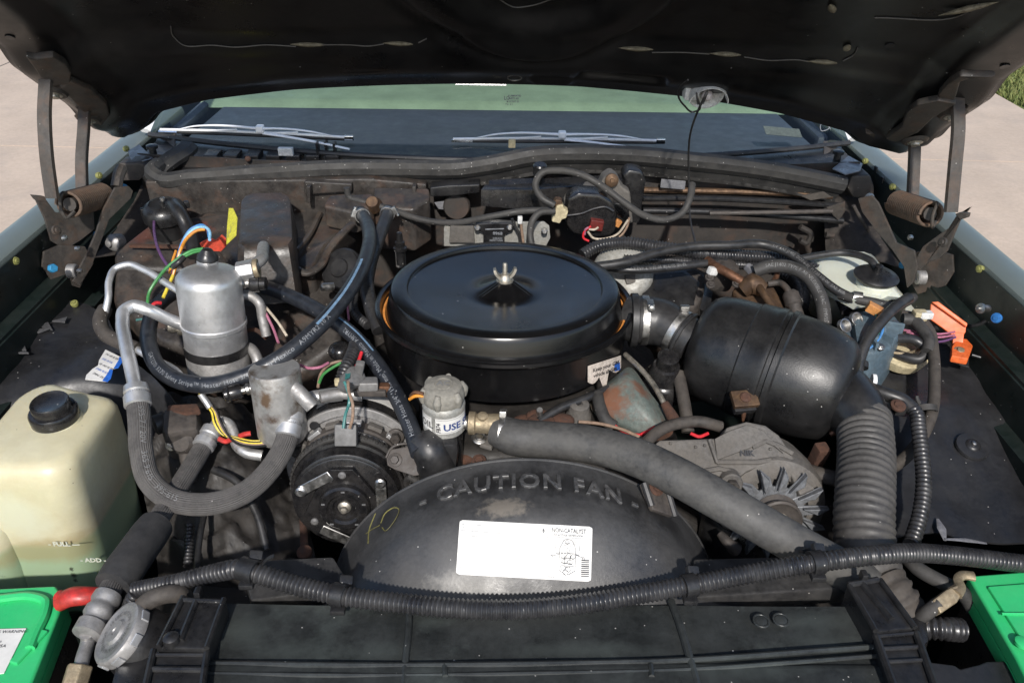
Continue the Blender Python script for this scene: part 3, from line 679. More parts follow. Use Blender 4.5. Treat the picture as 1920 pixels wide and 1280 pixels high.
# ------------------------------------------------------------------ hood hinges (one per side)
def hinge(s):
    X = s*.836
    L = (s < 0)
    q = (lambda a, b, x=X: P(a, b, x=x))
    t = thing('spring_linkage', 'rusty hood hinge with coil spring beside the ' + ('aluminium accumulator and red patch' if L else 'white fluid bottle'), 'hinge', q(125, 520) if L else q(1745, 520))
    if L:
        A = [(85, 150), (82, 215), (86, 290), (97, 372)]; B = [(158, 190), (156, 240), (152, 300), (153, 356)]
        sp0, sp1 = (128, 384), (192, 366)
        plate = [(82, 472), (79, 500), (96, 524), (150, 540), (176, 494), (160, 462), (110, 460)]
        arm1 = [(66, 372), (84, 370), (104, 398), (128, 402), (176, 396), (178, 430), (150, 452), (123, 468), (96, 452), (84, 410)]
        arm2 = [(216, 352), (242, 349), (250, 358), (246, 372), (205, 412), (195, 440), (172, 500), (150, 536), (136, 528), (166, 470), (182, 432), (192, 396)]
        b1, b2 = (233, 357), (106, 432); blue = [(97, 503), (182, 440)]; stud = (131, 508)
        tab = [(62, 366), (84, 368), (90, 380), (70, 376)]
        br1 = [(48, 108), (66, 112), (100, 108), (124, 122), (134, 138), (132, 160), (96, 162), (74, 144)]; br2 = [(112, 166), (134, 152), (172, 170), (200, 196), (206, 218), (190, 238), (158, 214), (130, 184)]
        bo1, bo2 = (105, 126), (168, 178)
    else:
        A = [(1796, 178), (1798, 240), (1792, 310), (1784, 398)]; B = [(1716, 228), (1716, 280), (1714, 330), (1712, 372)]
        sp0, sp1 = (1746, 402), (1682, 380)
        plate = [(1786, 478), (1788, 510), (1772, 536), (1720, 552), (1694, 505), (1712, 472), (1760, 470)]
        arm1 = [(1812, 394), (1796, 404), (1800, 412), (1776, 470), (1762, 484), (1740, 492), (1725, 508), (1712, 494), (1730, 462), (1760, 440), (1790, 420)]
        arm2 = [(1608, 372), (1634, 366), (1646, 380), (1660, 410), (1680, 455), (1714, 470), (1720, 500), (1712, 530), (1700, 540), (1694, 500), (1672, 468), (1640, 430), (1616, 398)]
        b1, b2 = (1629, 374), (1767, 454); blue = [(1695, 497)]; stud = (1731, 520)
        tab = [(1790, 402), (1798, 398), (1814, 400), (1812, 408), (1800, 412)]
        br1 = [(1868, 146), (1846, 150), (1818, 148), (1800, 156), (1796, 172), (1788, 196), (1756, 196), (1760, 178), (1776, 160), (1800, 144)]; br2 = [(1794, 196), (1760, 190), (1720, 198), (1700, 212), (1690, 240), (1660, 262), (1680, 268), (1722, 250), (1750, 222)]
        bo1, bo2 = (1784, 166), (1714, 212)
    n = V((-s, -.25, .1)).normalized()
    def pl(name, px, off, h, bev=.0015): return plane_poly(name, px, P(*px[len(px)//2], x=X-s*off), V((-s, -.75, .15)), h, 'hinge', t, bev)
    pr = [(-.012, -.0035), (.012, -.0035), (.012, .0035), (-.012, .0035)]
    for pts, off in ((A, .02), (B, .0)):
        P3 = [P(a, b, x=X-s*off) for a, b in pts]
        sweep('link_arm', P3, [(-.0125, -.004), (-.0105, .003), (.0105, .003), (.0125, -.004), (.0105, -.001), (-.0105, -.001)], 'hinge', t, up=(0, -1, 0))
    plate_o = pl('mounting_plate', plate, .0, .006); pl('swing_arm', arm1, .022, .006); pl('support_arm', arm2, .035, .006)
    pl('stop_tab', tab, .03, .014)
    a, b = P(*sp0, x=X-s*.03), P(*sp1, x=X-s*.035); d = b-a; Ls = d.length; d.normalize(); nt_ = 15; coil = []
    sv, uv, dv = axes(d); turns = max(6, int(Ls/.0066)); r0 = .0225
    for i in range(turns*18+1):
        th = 2*math.pi*i/18; coil.append(a + d*(Ls*i/(turns*18)) + (sv*math.cos(th)+uv*math.sin(th))*r0)
    vs, fs = sweep_data(coil, lambda i: .0034, 7); mesh('coil_spring', vs, fs, 'spring', t, 60, False)
    lathe('spring_core', a+d*.004, d, [(0, .0125), (Ls-.008, .0125), (Ls-.008, 0)], 'hinge', t, 20)
    tube('spring_hook', [a+uv*.020-d*.001, a+uv*.024-d*.012, a+sv*.006-d*.016, a-uv*.022-d*.012, a-uv*.012-sv*.01], .0032, 'hinge', t, 8)
    hexbolt('bolt', P(*b1, x=X-s*.035), (-s, -.3, .3), .009, 'clip_blue' if L else 'steel', t, .007)
    hexbolt('bolt', P(*b2, x=X-s*.022), (-s, -.3, .3), .006, 'hinge', t, .005)
    for bp in blue: hexbolt('bolt', P(*bp, x=X-s*.002), (-s, -.5, .3), .0085, 'clip_blue', t, .008, False)
    lathe('pivot', P(*stud, x=X-s*.002), (-s, 0, 0), [(-.002, .014), (.012, .014), (.014, .012), (.014, .006), (.011, .005), (.011, 0)], 'aluminium_dull', t, 20)
    for (px, py) in ([(150, 508), (146, 466), (122, 446)] if L else [(1709, 522), (1707, 478), (1706, 445)]): lathe('rivet', P(px, py, x=X-s*.035), (-s, -.2, .2), [(-.004, .005), (.002, .005), (.004, .002), (.004, 0)], 'steel', t, 10)
    for br, bo in ((br1, bo1), (br2, bo2)):
        p0 = on_surf(*bo, zh); p0 = p0+HN*(.012+relief(p0.x, p0.y, interp(rtab, p0.x)))
        plane_poly('hood_bracket', br, p0, HN+V((-s*.12, 0, 0)), .014, 'hinge', t, .004)
        hexbolt('hood_bolt', p0+HN*.001, HN, .0095, 'zinc', t, .007)
        lathe('bracket_boss', p0-HN*.004, HN, [(0, .026), (.006, .021), (.006, 0)], 'hinge', t, 20)
    tip = [(196, 210), (222, 218), (240, 226), (246, 232), (226, 236), (205, 238)] if L else [(1690, 242), (1672, 250), (1640, 252), (1622, 252), (1640, 262), (1664, 268), (1690, 262)]
    plane_poly('hood_bracket', tip, on_surf(*bo2, zh)+HN*.034, HN, .02, 'hinge', t, .004)
    if L:
        tube('support_strut', [P(218, 352, x=-.80), P(222, 330, x=-.80), P(228, 315, x=-.80)], .012, 'dark_metal', t, 8)
    return t
hinge(-1); hinge(1)
for s, px in ((-1, [(222, 306), (262, 304), (280, 318), (262, 340), (225, 340), (205, 330)]), (1, [(1598, 330), (1632, 328), (1640, 350), (1640, 372), (1600, 372), (1588, 352)])):
    t = face_poly('cowl_bracket', px, 1.80, .05, 'dark_metal', body, .006)

# ------------------------------------------------------------------ wipers
def wiper(a, b, hub, arm, tip, label):
    q = lambda px, py, dz: on_surf(px, py, lambda x, y: ws(x, y)+dz)
    t = thing('windshield_wiper', label, 'wiper', q(*hub, .02))
    A, B, H = q(*a, .012), q(*b, .012), q(*hub, .028)
    mid = A.lerp(B, .5); dz = V((0, -.004, .008))
    tube('blade_rubber', [A, A.lerp(B, .25), mid, A.lerp(B, .75), B], .0045, 'rubber', t, 8)
    tube('blade_spine', [A+dz*.6, A.lerp(B, .3)+dz, mid+dz, A.lerp(B, .7)+dz, B+dz*.6], .0032, 'white_trim', t, 8)
    for k0, k1 in ((.10, .48), (.52, .92)):
        tube('bow', [A.lerp(B, k0)+dz*.9, A.lerp(B, k0*.75+k1*.25)+dz*2.3, A.lerp(B, (k0+k1)/2)+dz*2.9, H+dz*.3] if k0 < .5 else [H+dz*.3, A.lerp(B, .62)+dz*2.7, A.lerp(B, .8)+dz*2.2, A.lerp(B, k1)+dz*.9], [.0016, .003, .0034, .005] if k0 < .5 else [.005, .0034, .003, .0016], 'white_trim', t, 8, squash=.7)
    for k0, k1 in ((.28, .42), (.58, .74)):
        tube('claw', [A.lerp(B, k0)+dz*.9, A.lerp(B, k1)+dz*1.6], .0028, 'white_trim', t, 8)
    box('hub_block', H+dz*.3, (.018, .02, .016), 'white_trim', t, .003)
    Q = [q(*p, .02) for p in arm]
    tube('arm', Q, [.006, .005, .0045, .004], 'white_trim', t, 8, squash=.6)
    tube('end_clip', [A-(B-A).normalized()*.004, A+(B-A).normalized()*.045], .006, 'chrome', t, 8, squash=.7)
    box('blade_tip', B+dz*.4, (.022, .01, .012), 'chrome', t, .002)
wiper((302, 246), (655, 261), (488, 243), [(494, 250), (545, 258), (600, 268), (655, 280)], 0, 'chrome wiper parked over the ribbed black cowl panel')
wiper((850, 264), (1238, 267), (1054, 254), [(1058, 262), (1100, 266), (1150, 272), (1220, 282)], 0, 'chrome wiper parked behind the wiper motor housing')
# ------------------------------------------------------------------ rubber seal along the cowl
def cowl_seal():
    t = thing('cowl_seal', 'thick black rubber weatherstrip running along the top of the firewall', 'weatherstrip', P(700, 320, y=1.79))
    up = [(300, 318, 1.80), (288, 330, 1.77), (305, 343, 1.755), (360, 340, 1.755), (500, 330, 1.765), (640, 322, 1.77), (760, 322, 1.77), (860, 322, 1.77), (930, 312, 1.77), (1000, 298, 1.775), (1100, 294, 1.78), (1200, 298, 1.78), (1300, 308, 1.78), (1420, 322, 1.785), (1520, 340, 1.79), (1578, 352, 1.79)]
    pts = [P(a, b, y=c) for a, b, c in up]
    pr = [(-.018, -.036), (-.006, -.036), (-.0085, -.016), (-.004, -.0135), (-.012, -.011), (-.018, .004), (-.014, .018), (-.004, .026), (.008, .025), (.016, .014), (.016, -.036)]
    pr = [(a, b+.003) for a, b in pr]
    sweep('seal_strip', pts, [(-a, b) for a, b in pr], 'seal', t, sub=6, up=(0, 0, 1), angle=30)
    # end of the strip folded back over itself at the corner
    q = [P(a, b, y=c) for a, b, c in [(286, 334, 1.77), (296, 316, 1.80), (320, 296, 1.83), (345, 280, 1.86), (352, 272, 1.88)]]
    sweep('seal_fold', q, [(-.022, -.012), (.022, -.012), (.024, .0), (.012, .010), (-.012, .010), (-.024, 0)], 'seal', t, sub=6, up=(0, 0, 1))
    box('seal_clip', P(960, 269, y=1.80), (.016, .008, .02), 'cream_plastic', t, .002)
cowl_seal()

# ------------------------------------------------------------------ fan shroud
SC = V((.04, 0, .59)); SR = .295
def shz(x, y):
    dx = x-SC.x; dx = max(-SR*.98, min(SR*.98, dx))
    back = SC.z+math.sqrt(SR*SR-dx*dx); front = .792-.012*(abs(dx)/.3)**2
    t = min(1, max(0, (y-.700)/(.80-.700))); e = math.sin(t*math.pi/2)**.9 if t < 1 else 1
    e = math.sin(t*math.pi/2)*.75+.25*t*t*(3-2*t)
    if back < front: e = t**1.5
    z = front+(back-front)*e
    if .79 < y < .808: z -= .0
    return z
shroud = thing('fan_shroud', 'domed grey plastic fan shroud reading CAUTION FAN behind the radiator', 'fan shroud', (.04, .8, .6))
def shf(u, v):
    a = (u-.5)*2; y0 = .700; y = y0+(.80-y0)*v; dx = SR*.97*math.sin(a*1.12)/math.sin(1.12)
    return V((SC.x+dx, y, shz(SC.x+dx, y)))
sheet('shroud_funnel', shf, 60, 20, 'shroud', shroud, 0)
def shb(u, v):
    a = (u-.5)*2*1.30; y = .80+.088*v; r = SR; return V((SC.x+r*math.sin(a), y, SC.z+r*math.cos(a)))
sheet('shroud_band', shb, 70, 10, 'shroud', shroud, 0)
tube('shroud_rim', [shb(i/60, 1) for i in range(61)], .0022, 'shroud', shroud, 8)
# raised lettering on the band
def band_text(s, a0, sx, parent):
    cu = bpy.data.curves.new('t', 'FONT'); cu.body = s; cu.size = .052; cu.extrude = .0026; cu.resolution_u = 3; cu.space_character = 1.15; cu.offset = .0006; cu.bevel_depth = .0009; cu.bevel_resolution = 0
    o = bpy.data.objects.new('t', cu); scn.collection.objects.link(o); me = bpy.data.meshes.new_from_object(o)
    vs = []
    for v in me.vertices:
        a = a0+v.co.x*sx/SR; r = SR+v.co.z; vs.append(V((SC.x+r*math.sin(a), .830+v.co.y*.72, SC.z+r*math.cos(a))))
    fs = [tuple(p.vertices) for p in me.polygons]; bpy.data.objects.remove(o); bpy.data.curves.remove(cu); bpy.data.meshes.remove(me)
    return mesh('lettering', vs, fs, 'shroud_letters', parent, angle=20, fix=False)
M('shroud_letters', (.03, .03, .031), .28, dust=(.16, .155, .15), damt=.5, dscale=40)
a0 = math.asin((P(786, 925, z=.87).x-SC.x)/SR)
band_text('- CAUTION FAN -', a0, .66, shroud)
# side flanges, bracket and strap of the shroud
top_poly('shroud_flange', [(455, 1075), (500, 1048), (625, 1042), (660, 1100), (470, 1125)], .792, .03, 'shroud_band', shroud, .004)
top_poly('shroud_flange', [(1300, 1046), (1500, 1042), (1600, 1058), (1600, 1100), (1290, 1120)], .792, .03, 'shroud_band', shroud, .004)
b0 = P(1235, 925, y=.86)
br = plane_poly('shroud_bracket', [(1205, 905), (1230, 893), (1246, 900), (1268, 955), (1262, 968), (1225, 955)], b0, (.5, -.45, .75), .01, 'dark_metal', shroud, .003)
for pts in ([(1208, 905), (1222, 948)], [(1247, 905), (1266, 968)]): tube('bracket_rib', [on_plane(a, b, b0, V((.5, -.45, .75))) for a, b in pts], .005, 'shroud_band', shroud, 8)
hexbolt('bolt', on_plane(1230, 913, b0, V((.5, -.45, .75))), (.5, -.45, .75), .008, 'rust', shroud, .006)
pl_ = on_plane(1240, 935, b0, V((.5, -.45, .75)))
# emission label stuck on the shroud
def label_pt(u, v, lift=.0008):
    q = [(862, 974), (1111, 987), (1108, 1090), (855, 1076)]
    ax_ = q[0][0]+(q[1][0]-q[0][0])*u; ay = q[0][1]+(q[1][1]-q[0][1])*u; bx_ = q[3][0]+(q[2][0]-q[3][0])*u; by = q[3][1]+(q[2][1]-q[3][1])*u
    return on_surf(ax_+(bx_-ax_)*v, ay+(by-ay)*v, lambda x, y: shz(x, y)+lift*1.4)
def rr(i, n, k):  # rounded corner outline as uv
    return None
lab = sheet('emission_label', lambda u, v: label_pt(.5+(u-.5)*(1-2*(.022*(1-math.sqrt(max(0, 1-(1-min(v, 1-v)/.05)**2))) if min(v, 1-v) < .05 else 0)), v, .0012), 24, 40, 'label_white', shroud, .0006)
def lab_text(s, u, v, su, sv, mat='ink', bold=0): # text in label uv; su = width per unit, sv = height per unit
    vs, fs = text2d(s, 1.0, bold=bold); return mesh('print', [label_pt(u+q.x*su, v-q.y*sv, .0042) for q in vs], fs, mat, lab, fix=False)
lab_text('NON-CATALYST', .695, .135, .0345, .115, 'ink')
lab_text('LOW ALTITUDE CERTIFICATION', .70, .20, .0158, .05, 'ink')
def lab_line(a, b, wd=.0035, mat='ink'):
    n = 12; vs = []; fs = []; dx, dy = b[0]-a[0], b[1]-a[1]; l = math.hypot(dx, dy*.42); nx, ny = -dy*.42/l*wd, dx/l*wd/.42
    for i in range(n+1):
        t = i/n; vs += [label_pt(a[0]+dx*t+nx, a[1]+dy*t+ny, .0042), label_pt(a[0]+dx*t-nx, a[1]+dy*t-ny, .0042)]
    for i in range(n): fs.append((2*i, 2*i+1, 2*i+3, 2*i+2))
    mesh('print', vs, fs, mat, lab, fix=False)
lab_line((.665, .01), (.665, .985), .0012, 'ink_grey'); lab_line((.665, .225), (.995, .225), .0012, 'ink_grey'); lab_line((.01, .19), (.66, .235), .001, 'ink_grey'); lab_line((.10, .01), (.10, .19), .001, 'ink_grey')
lab_line((.01, .87), (.66, .87), .001, 'ink_grey')
rl = random.Random(5)
for i, (v, u, n) in enumerate([(.09, .02, 3), (.15, .02, 4), (.09, .13, 8), (.30, .10, 9), (.39, .14, 7), (.44, .04, 12), (.50, .04, 14), (.56, .05, 9), (.61, .05, 10), (.66, .05, 9), (.71, .05, 11), (.80, .45, 5), (.93, .36, 9)]):
    lab_text(''.join(rl.choice('lmnuoie') for _ in range(n)), u, v, .011, .035, 'ink_grey')
for k in range(5): lab_text('mmm', .60, .45+.08*k, .008, .03, 'ink_grey')
lab_text('B', .625, .15, .03, .09, 'ink', .03)
# vacuum hose diagram: V-shaped outline, tubes and cells
dg = [((.79, .27), (.76, .42)), ((.85, .27), (.88, .42)), ((.79, .27), (.82, .25)), ((.82, .25), (.85, .27)), ((.76, .42), (.76, .82)), ((.88, .42), (.88, .82)), ((.73, .52), (.78, .50)), ((.91, .54), (.87, .51)), ((.78, .50), (.87, .51)), ((.76, .82), (.81, .90)), ((.88, .82), (.83, .90)), ((.70, .57), (.76, .53)), ((.94, .58), (.88, .53)), ((.77, .60), (.87, .60)), ((.77, .68), (.86, .70)), ((.78, .76), (.87, .74)), ((.80, .33), (.84, .33)), ((.79, .37), (.85, .37)), ((.80, .55), (.80, .70)), ((.84, .55), (.84, .72)), ((.73, .35), (.73, .45)), ((.91, .36), (.91, .46))]
for a, b in dg: lab_line(a, b, .0018)
for (cx_, cy_, r_) in [(.70, .58, .010), (.94, .59, .010), (.79, .55, .02), (.83, .56, .02), (.86, .57, .018), (.80, .66, .02), (.84, .67, .02), (.79, .77, .02), (.83, .80, .02), (.81, .86, .02), (.82, .45, .015), (.815, .31, .015)]:
    for k in range(8):
        a1, a2 = k*math.pi/4, (k+1)*math.pi/4; lab_line((cx_+r_*math.cos(a1), cy_+r_/.42*math.sin(a1)), (cx_+r_*math.cos(a2), cy_+r_/.42*math.sin(a2)), .0014)
for k in range(9): lab_line((.925, .62+.036*k), (.985, .62+.036*k), .003 if k % 3 else .0045)
for k in range(3): lab_text('nuiorm', .86, .28+.035*k, .011, .035, 'ink')
lab_text('PRINTED IN U.S.A.', .68, .965, .009, .03, 'ink')
# grease-pencil scribble
for pts in ([(686, 1000), (700, 990), (712, 984)], [(704, 962), (693, 990), (690, 1018)], [(716, 988), (724, 994), (738, 978), (748, 955), (736, 952), (722, 962), (714, 980)]):
    tube('crayon_mark', [on_surf(a, b, lambda x, y: shz(x, y)+.0006) for a, b in pts], .0009, 'crayon', shroud, 6, squash=.4)
stain('shroud', on_surf(945, 950, shz), (.045, .022, .025), (.2, .175, .145), .7, 110, .45)
for wx in (-.19, -.13, -.06, .0, .06, .13, .19): stain('shroud', V((SC.x+wx, .843, SC.z+math.sqrt(SR*SR-wx*wx))), (.06, .036, .05), (.011, .011, .0115), .75, 40, .3, .3)
stain('shroud', on_surf(880, 1090, shz), (.07, .02, .02), (.22, .21, .19), .6, 90)
# ------------------------------------------------------------------ radiator cover
rc = thing('radiator_cover', 'flat black plastic radiator top cover with seams and clip blocks', 'radiator cover', (.05, .6, .6))
def rcz(px, py): return .806 if py < 1240 else .806
def rcp(u, v):
    x = -.345+.80*u; y = .40+.308*v
    z = .800+.004*math.sin(v*3.1)+.003*noise.noise((x*7, y*7, 2))
    lip = P(900, 1248, z=.8).y
    if y < lip: z += .005
    return V((x, y, z))
M('radiator_panel', (.018, .02, .02), .3, dust=(.065, .07, .068), damt=.4, dscale=5, specks=.10, blotch=(.1, .118, .11), bamt=.4, blscale=7, bump=.12, bscale=200)
sheet('cover_panel', rcp, 90, 60, 'radiator_panel', rc, 0)
zr = .8075
tube('cover_lip', [P(a, b, z=zr) for a, b in [(388, 1243), (700, 1247), (1000, 1244), (1300, 1236), (1500, 1222), (1650, 1211)]], .0035, 'radiator_panel', rc, 8)
tube('cover_lip', [P(a, b, z=zr) for a, b in [(385, 1262), (700, 1266), (1000, 1262), (1300, 1254), (1500, 1240), (1655, 1228)]], .0028, 'radiator_panel', rc, 8)
tube('cover_seam', [P(a, b, z=zr-.001) for a, b in [(768, 1130), (765, 1190), (760, 1240), (756, 1300)]], .0042, 'radiator_panel', rc, 8)
tube('cover_seam', [P(a, b, z=zr-.001) for a, b in [(1258, 1125), (1275, 1170), (1290, 1220), (1312, 1300)]], .0048, 'radiator_panel', rc, 8)
for px in (833, 1220): tube('cover_seam', [P(px, 1246, z=zr), P(px+2, 1268, z=zr+.002)], .0035, 'radiator_panel', rc, 8)
for px, py in [(1427, 1165), (1464, 1163)]: ring('cover_boss', P(px, py, z=zr-.002), (0, 0, 1), .008, .0105, .003, 'radiator_panel', rc, 20); lathe('cover_boss', P(px, py, z=zr-.002), (0, 0, 1), [(0, .0075), (.002, .0075), (.003, .004), (.003, 0)], 'radiator_panel', rc, 16)
for k, (px, py, a, b) in enumerate([(560, 1215, .06, .02), (700, 1220, .05, .02), (810, 1160, .03, .015), (1540, 1160, .05, .02), (1100, 1215, .09, .015), (450, 1180, .04, .03), (1560, 1200, .06, .02), (1400, 1250, .1, .02)]):
    stain('radiator_panel', P(px, py, z=.806), (a, b, .03), (.06, .07, .065), .55, 40, .5, .5)
def clip_block(o1, o2, ribs1, label_d):
    c = top_poly('clip_block', o1, .832, .05, 'black_plastic', rc, .004)
    d = top_poly('clip_block', o2, .822, .05, 'black_plastic', rc, .004)
    for pts, z, r in ribs1: tube('clip_rib', [P(a, b, z=z) for a, b in pts], r, 'black_plastic', rc, 8, smooth=False)
clip_block([(339, 1116), (424, 1119), (389, 1216), (292, 1213)], [(288, 1218), (388, 1218), (376, 1330), (262, 1330)],
    [([(343, 1124), (420, 1127)], .834, .003), ([(368, 1126), (338, 1200)], .833, .004), ([(344, 1118), (297, 1212)], .834, .0035), ([(420, 1122), (387, 1214)], .834, .0035), ([(292, 1227), (384, 1227)], .824, .0025), ([(284, 1254), (380, 1255)], .824, .0035), ([(288, 1218), (264, 1325)], .825, .004), ([(388, 1219), (374, 1325)], .825, .004)], 'l')
clip_block([(1588, 1092), (1648, 1082), (1716, 1176), (1640, 1184)], [(1640, 1188), (1718, 1182), (1768, 1330), (1690, 1335)],
    [([(1590, 1096), (1646, 1086)], .834, .004), ([(1616, 1094), (1672, 1160)], .833, .0045), ([(1592, 1096), (1642, 1182)], .834, .0035), ([(1650, 1086), (1716, 1176)], .834, .0035), ([(1645, 1192), (1716, 1186)], .825, .0025), ([(1652, 1216), (1726, 1212)], .824, .003), ([(1642, 1190), (1692, 1330)], .825, .0045), ([(1718, 1186), (1768, 1326)], .825, .0045), ([(1660, 1240), (1738, 1236)], .824, .0025)], 'r')
lathe('clip_knob', P(322, 1200, z=.833), (0, 0, 1), [(-.003, .010), (.006, .009), (.009, .005), (.009, 0)], 'black_plastic', rc, 14)
for px, py in [(372, 1112), (1619, 1080)]: box('clip_tab', P(px, py, z=.838), (.008, .012, .014), 'black_plastic', rc, .002)

# ------------------------------------------------------------------ wiring loom across the front
lp = [(255, 1104, .80), (330, 1090, .825), (410, 1072, .84), (450, 1066, .848), (480, 1074, .846), (560, 1098, .836), (640, 1116, .832), (760, 1131, .83), (870, 1141, .83), (960, 1142, .83), (1100, 1130, .83), (1200, 1113, .83), (1290, 1097, .834), (1400, 1076, .842), (1530, 1054, .862), (1640, 1040, .864), (1720, 1036, .848), (1800, 1042, .83), (1900, 1054, .815), (1960, 1060, .81)]
lm = thing('wiring_loom', 'long corrugated black wiring loom draped across the radiator cover and shroud', 'wiring loom', P(960, 1150, z=.80))
tube('corrugated_sleeve', [P(a, b, z=c) for a, b, c in lp], [.0105]*2+[.0125]*17, 'loom', lm, 14, corr=(.0058, .0021))
def loom_pt(i): return P(lp[i][0], lp[i][1], z=lp[i][2])
def tie(px, py, z, tx, ty, lbl=None, w_=.016):
    c = P(px, py, z=z); d = (P(px+tx, py+ty, z=z)-c).normalized(); ring('cable_clip', c-d*(w_/2), d, .0118, .0148, w_, 'black_plastic', lm, 20)
    s, u, dd = axes(d); box('clip_foot', c+V((0, -.013, -.010)), (.018, .014, .008), 'black_plastic', lm, .002); box('clip_latch', c+V((.006, .016, .008)), (.016, .012, .009), 'black_plastic', lm, .002, rot=(.5, .3, .2))
tie(636, 1115, .832, 20, 4); tie(1292, 1097, .834, 20, -4); tie(1530, 1054, .862, 20, -3); tie(466, 1068, .848, 20, 6, w_=.022)
tube('tie_tail', [P(488, 1062, z=.85), P(500, 1048, z=.862), P(512, 1042, z=.87)], .003, 'black_plastic', lm, 6, squash=.4)
tube('tie_tail', [P(1500, 1030, z=.858), P(1520, 1034, z=.862), P(1532, 1044, z=.856)], .005, 'black_plastic', lm, 6, squash=.4)
for a, b in ((1280, 1064), (1292, 1074)): pass

# ------------------------------------------------------------------ batteries
def battery(px, label, z, lid, s):
    pts = [P(a, b, z=z) for a, b in px]; c = sum(pts, V())/len(pts)
    t = thing('battery', label, 'battery', (c.x, c.y, z-.2), 'batteries in the front corners')
    poly('lid', pts, (0, 0, -.022), 'battery_green', t, .004, 3)
    inn = [c+(p-c)*.985 for p in pts]; poly('lid_skirt', [p+V((0, 0, -.0225)) for p in inn], (0, 0, -.02), 'battery_green', t, .002)
    poly('case', [c+(p-c)*.965+V((0, 0, -.043)) for p in pts], (0, 0, -.16), 'black_plastic', t, .006)
    return t, c, pts
bl = [(-220, 1112), (104, 1096), (122, 1120), (40, 1330), (-320, 1330)]
t, c, _ = battery(bl, 'battery with green lid and white label below the cream tank', .77, None, -1)
poly('battery_label', [P(a, b, z=.7704) for a, b in [(-120, 1182), (50, 1178), (8, 1262), (-160, 1290)]], (0, 0, .0012), 'label_white', t, .0002, 1)
for k, s_ in enumerate(['PROPOSITION 65 WARNING', 'Distributed by', 'Products Corporation', 'Memphis, TN 38120 USA', 'www.batteries.com', 'LEAD ACID BATTERY']):
    o = P(40-6*k, 1186+9*k, z=.7717); ux = (P(-60-6*k, 1189+9*k, z=.7717)-o).normalized(); vy = V((0, 0, 1)).cross(ux)
    text_on('label_print', s_, .0062, flat_fn(P(-75-6*k, 1189+9*k, z=.7717), -ux, V((0, 0, 1)).cross(-ux), V((0, 0, 1)), .0004), 'ink', t)
tube('lid_handle', [P(a, b, z=.773) for a, b in [(56, 1215), (66, 1190), (84, 1150), (86, 1128), (60, 1118), (0, 1122), (-40, 1126)]], .006, 'battery_green', t, 8)
box('label_panel', P(55, 1212, z=.771), (.012, .05, .006), 'battery_green', t, .002, rot=(0, 0, -.3))
br_ = [(1832, 1079), (2150, 1060), (2250, 1330), (1940, 1340), (1812, 1087)]
t, c, _ = battery([(1815, 1078), (2150, 1052), (2260, 1330), (1960, 1345), (1905, 1232)], 'battery with plain green lid beside the brass cable clamp', .79, None, 1)
poly('lid_step', [P(a, b, z=.7945) for a, b in [(1852, 1098), (2140, 1076), (2240, 1300), (1990, 1310), (1925, 1212)]], (0, 0, -.006), 'battery_green', t, .002)
tube('lid_rib', [P(a, b, z=.7955) for a, b in [(1878, 1150), (1920, 1150), (1990, 1148)]], .002, 'battery_green', t, 6)
lathe('vent_cap', P(1916, 1206, z=.795), (0, 0, 1), [(0, .009), (.004, .009), (.005, .007), (.005, 0)], 'battery_green', t, 16)
# battery cable clamp
t = thing('cable_clamp', 'tarnished brass battery cable clamp beside the unlabelled green battery', 'cable clamp', P(1770, 1120, z=.76))
plane_poly('clamp_body', [(1748, 1124), (1775, 1104), (1797, 1094), (1802, 1118), (1796, 1128), (1764, 1150)], P(1775, 1120, z=.80), (0, -.5, 1), .02, 'brass', t, .003)
tube('clamp_hook', [P(a, b, z=.80) for a, b in [(1790, 1112), (1800, 1098), (1796, 1086), (1806, 1078), (1826, 1080)]], [.010, .007, .006, .007, .008], 'brass', t, 10, squash=.6)
tube('cable', [P(a, b, z=c_) for a, b, c_ in [(1760, 1130, .792), (1735, 1150, .78), (1715, 1165, .76), (1690, 1190, .70)]], .009, 'rubber_dusty', t, 10)
tag(tube('battery_cable', [P(a, b, z=c_) for a, b, c_ in [(1700, 1045, .79), (1722, 1066, .79), (1760, 1088, .785), (1800, 1108, .775), (1830, 1150, .74)]], .010, 'rubber_dusty', seg=12), 'dusty black cable sloping down beneath the loom to the unlabelled green battery', 'cable')
tag(tube('coiled_spring_hose', [P(a, b, z=c_) for a, b, c_ in [(1800, 1180, .74), (1770, 1178, .745), (1740, 1176, .74), (1700, 1180, .72)]], .016, 'loom', corr=(.007, .003)), 'short ribbed hose below the brass cable clamp', 'hose')
tag(tube('ribbed_boot', [P(a, b, z=c_) for a, b, c_ in [(1648, 1080, .78), (1672, 1110, .775), (1690, 1140, .76), (1705, 1180, .72)]], .03, 'rubber_brown', corr=(.012, .005), seg=20), 'brown ribbed rubber boot between the radiator cover and brass clamp', 'boot')
t = top_poly('horn_cover', [(1700, 1124), (1722, 1128), (1740, 1160), (1745, 1200), (1722, 1220), (1712, 1180)], .775, .06, 'black_plastic', None, .012); tag(t, 'rounded black cover between the radiator cover clip and battery cable', 'cover')
top = top_poly('splash_flange', [(1735, 1238), (1790, 1245), (1800, 1252), (1835, 1244), (1850, 1238), (1920, 1236), (2000, 1240), (2000, 1340), (1770, 1340)], .765, .02, 'liner', body, .004)
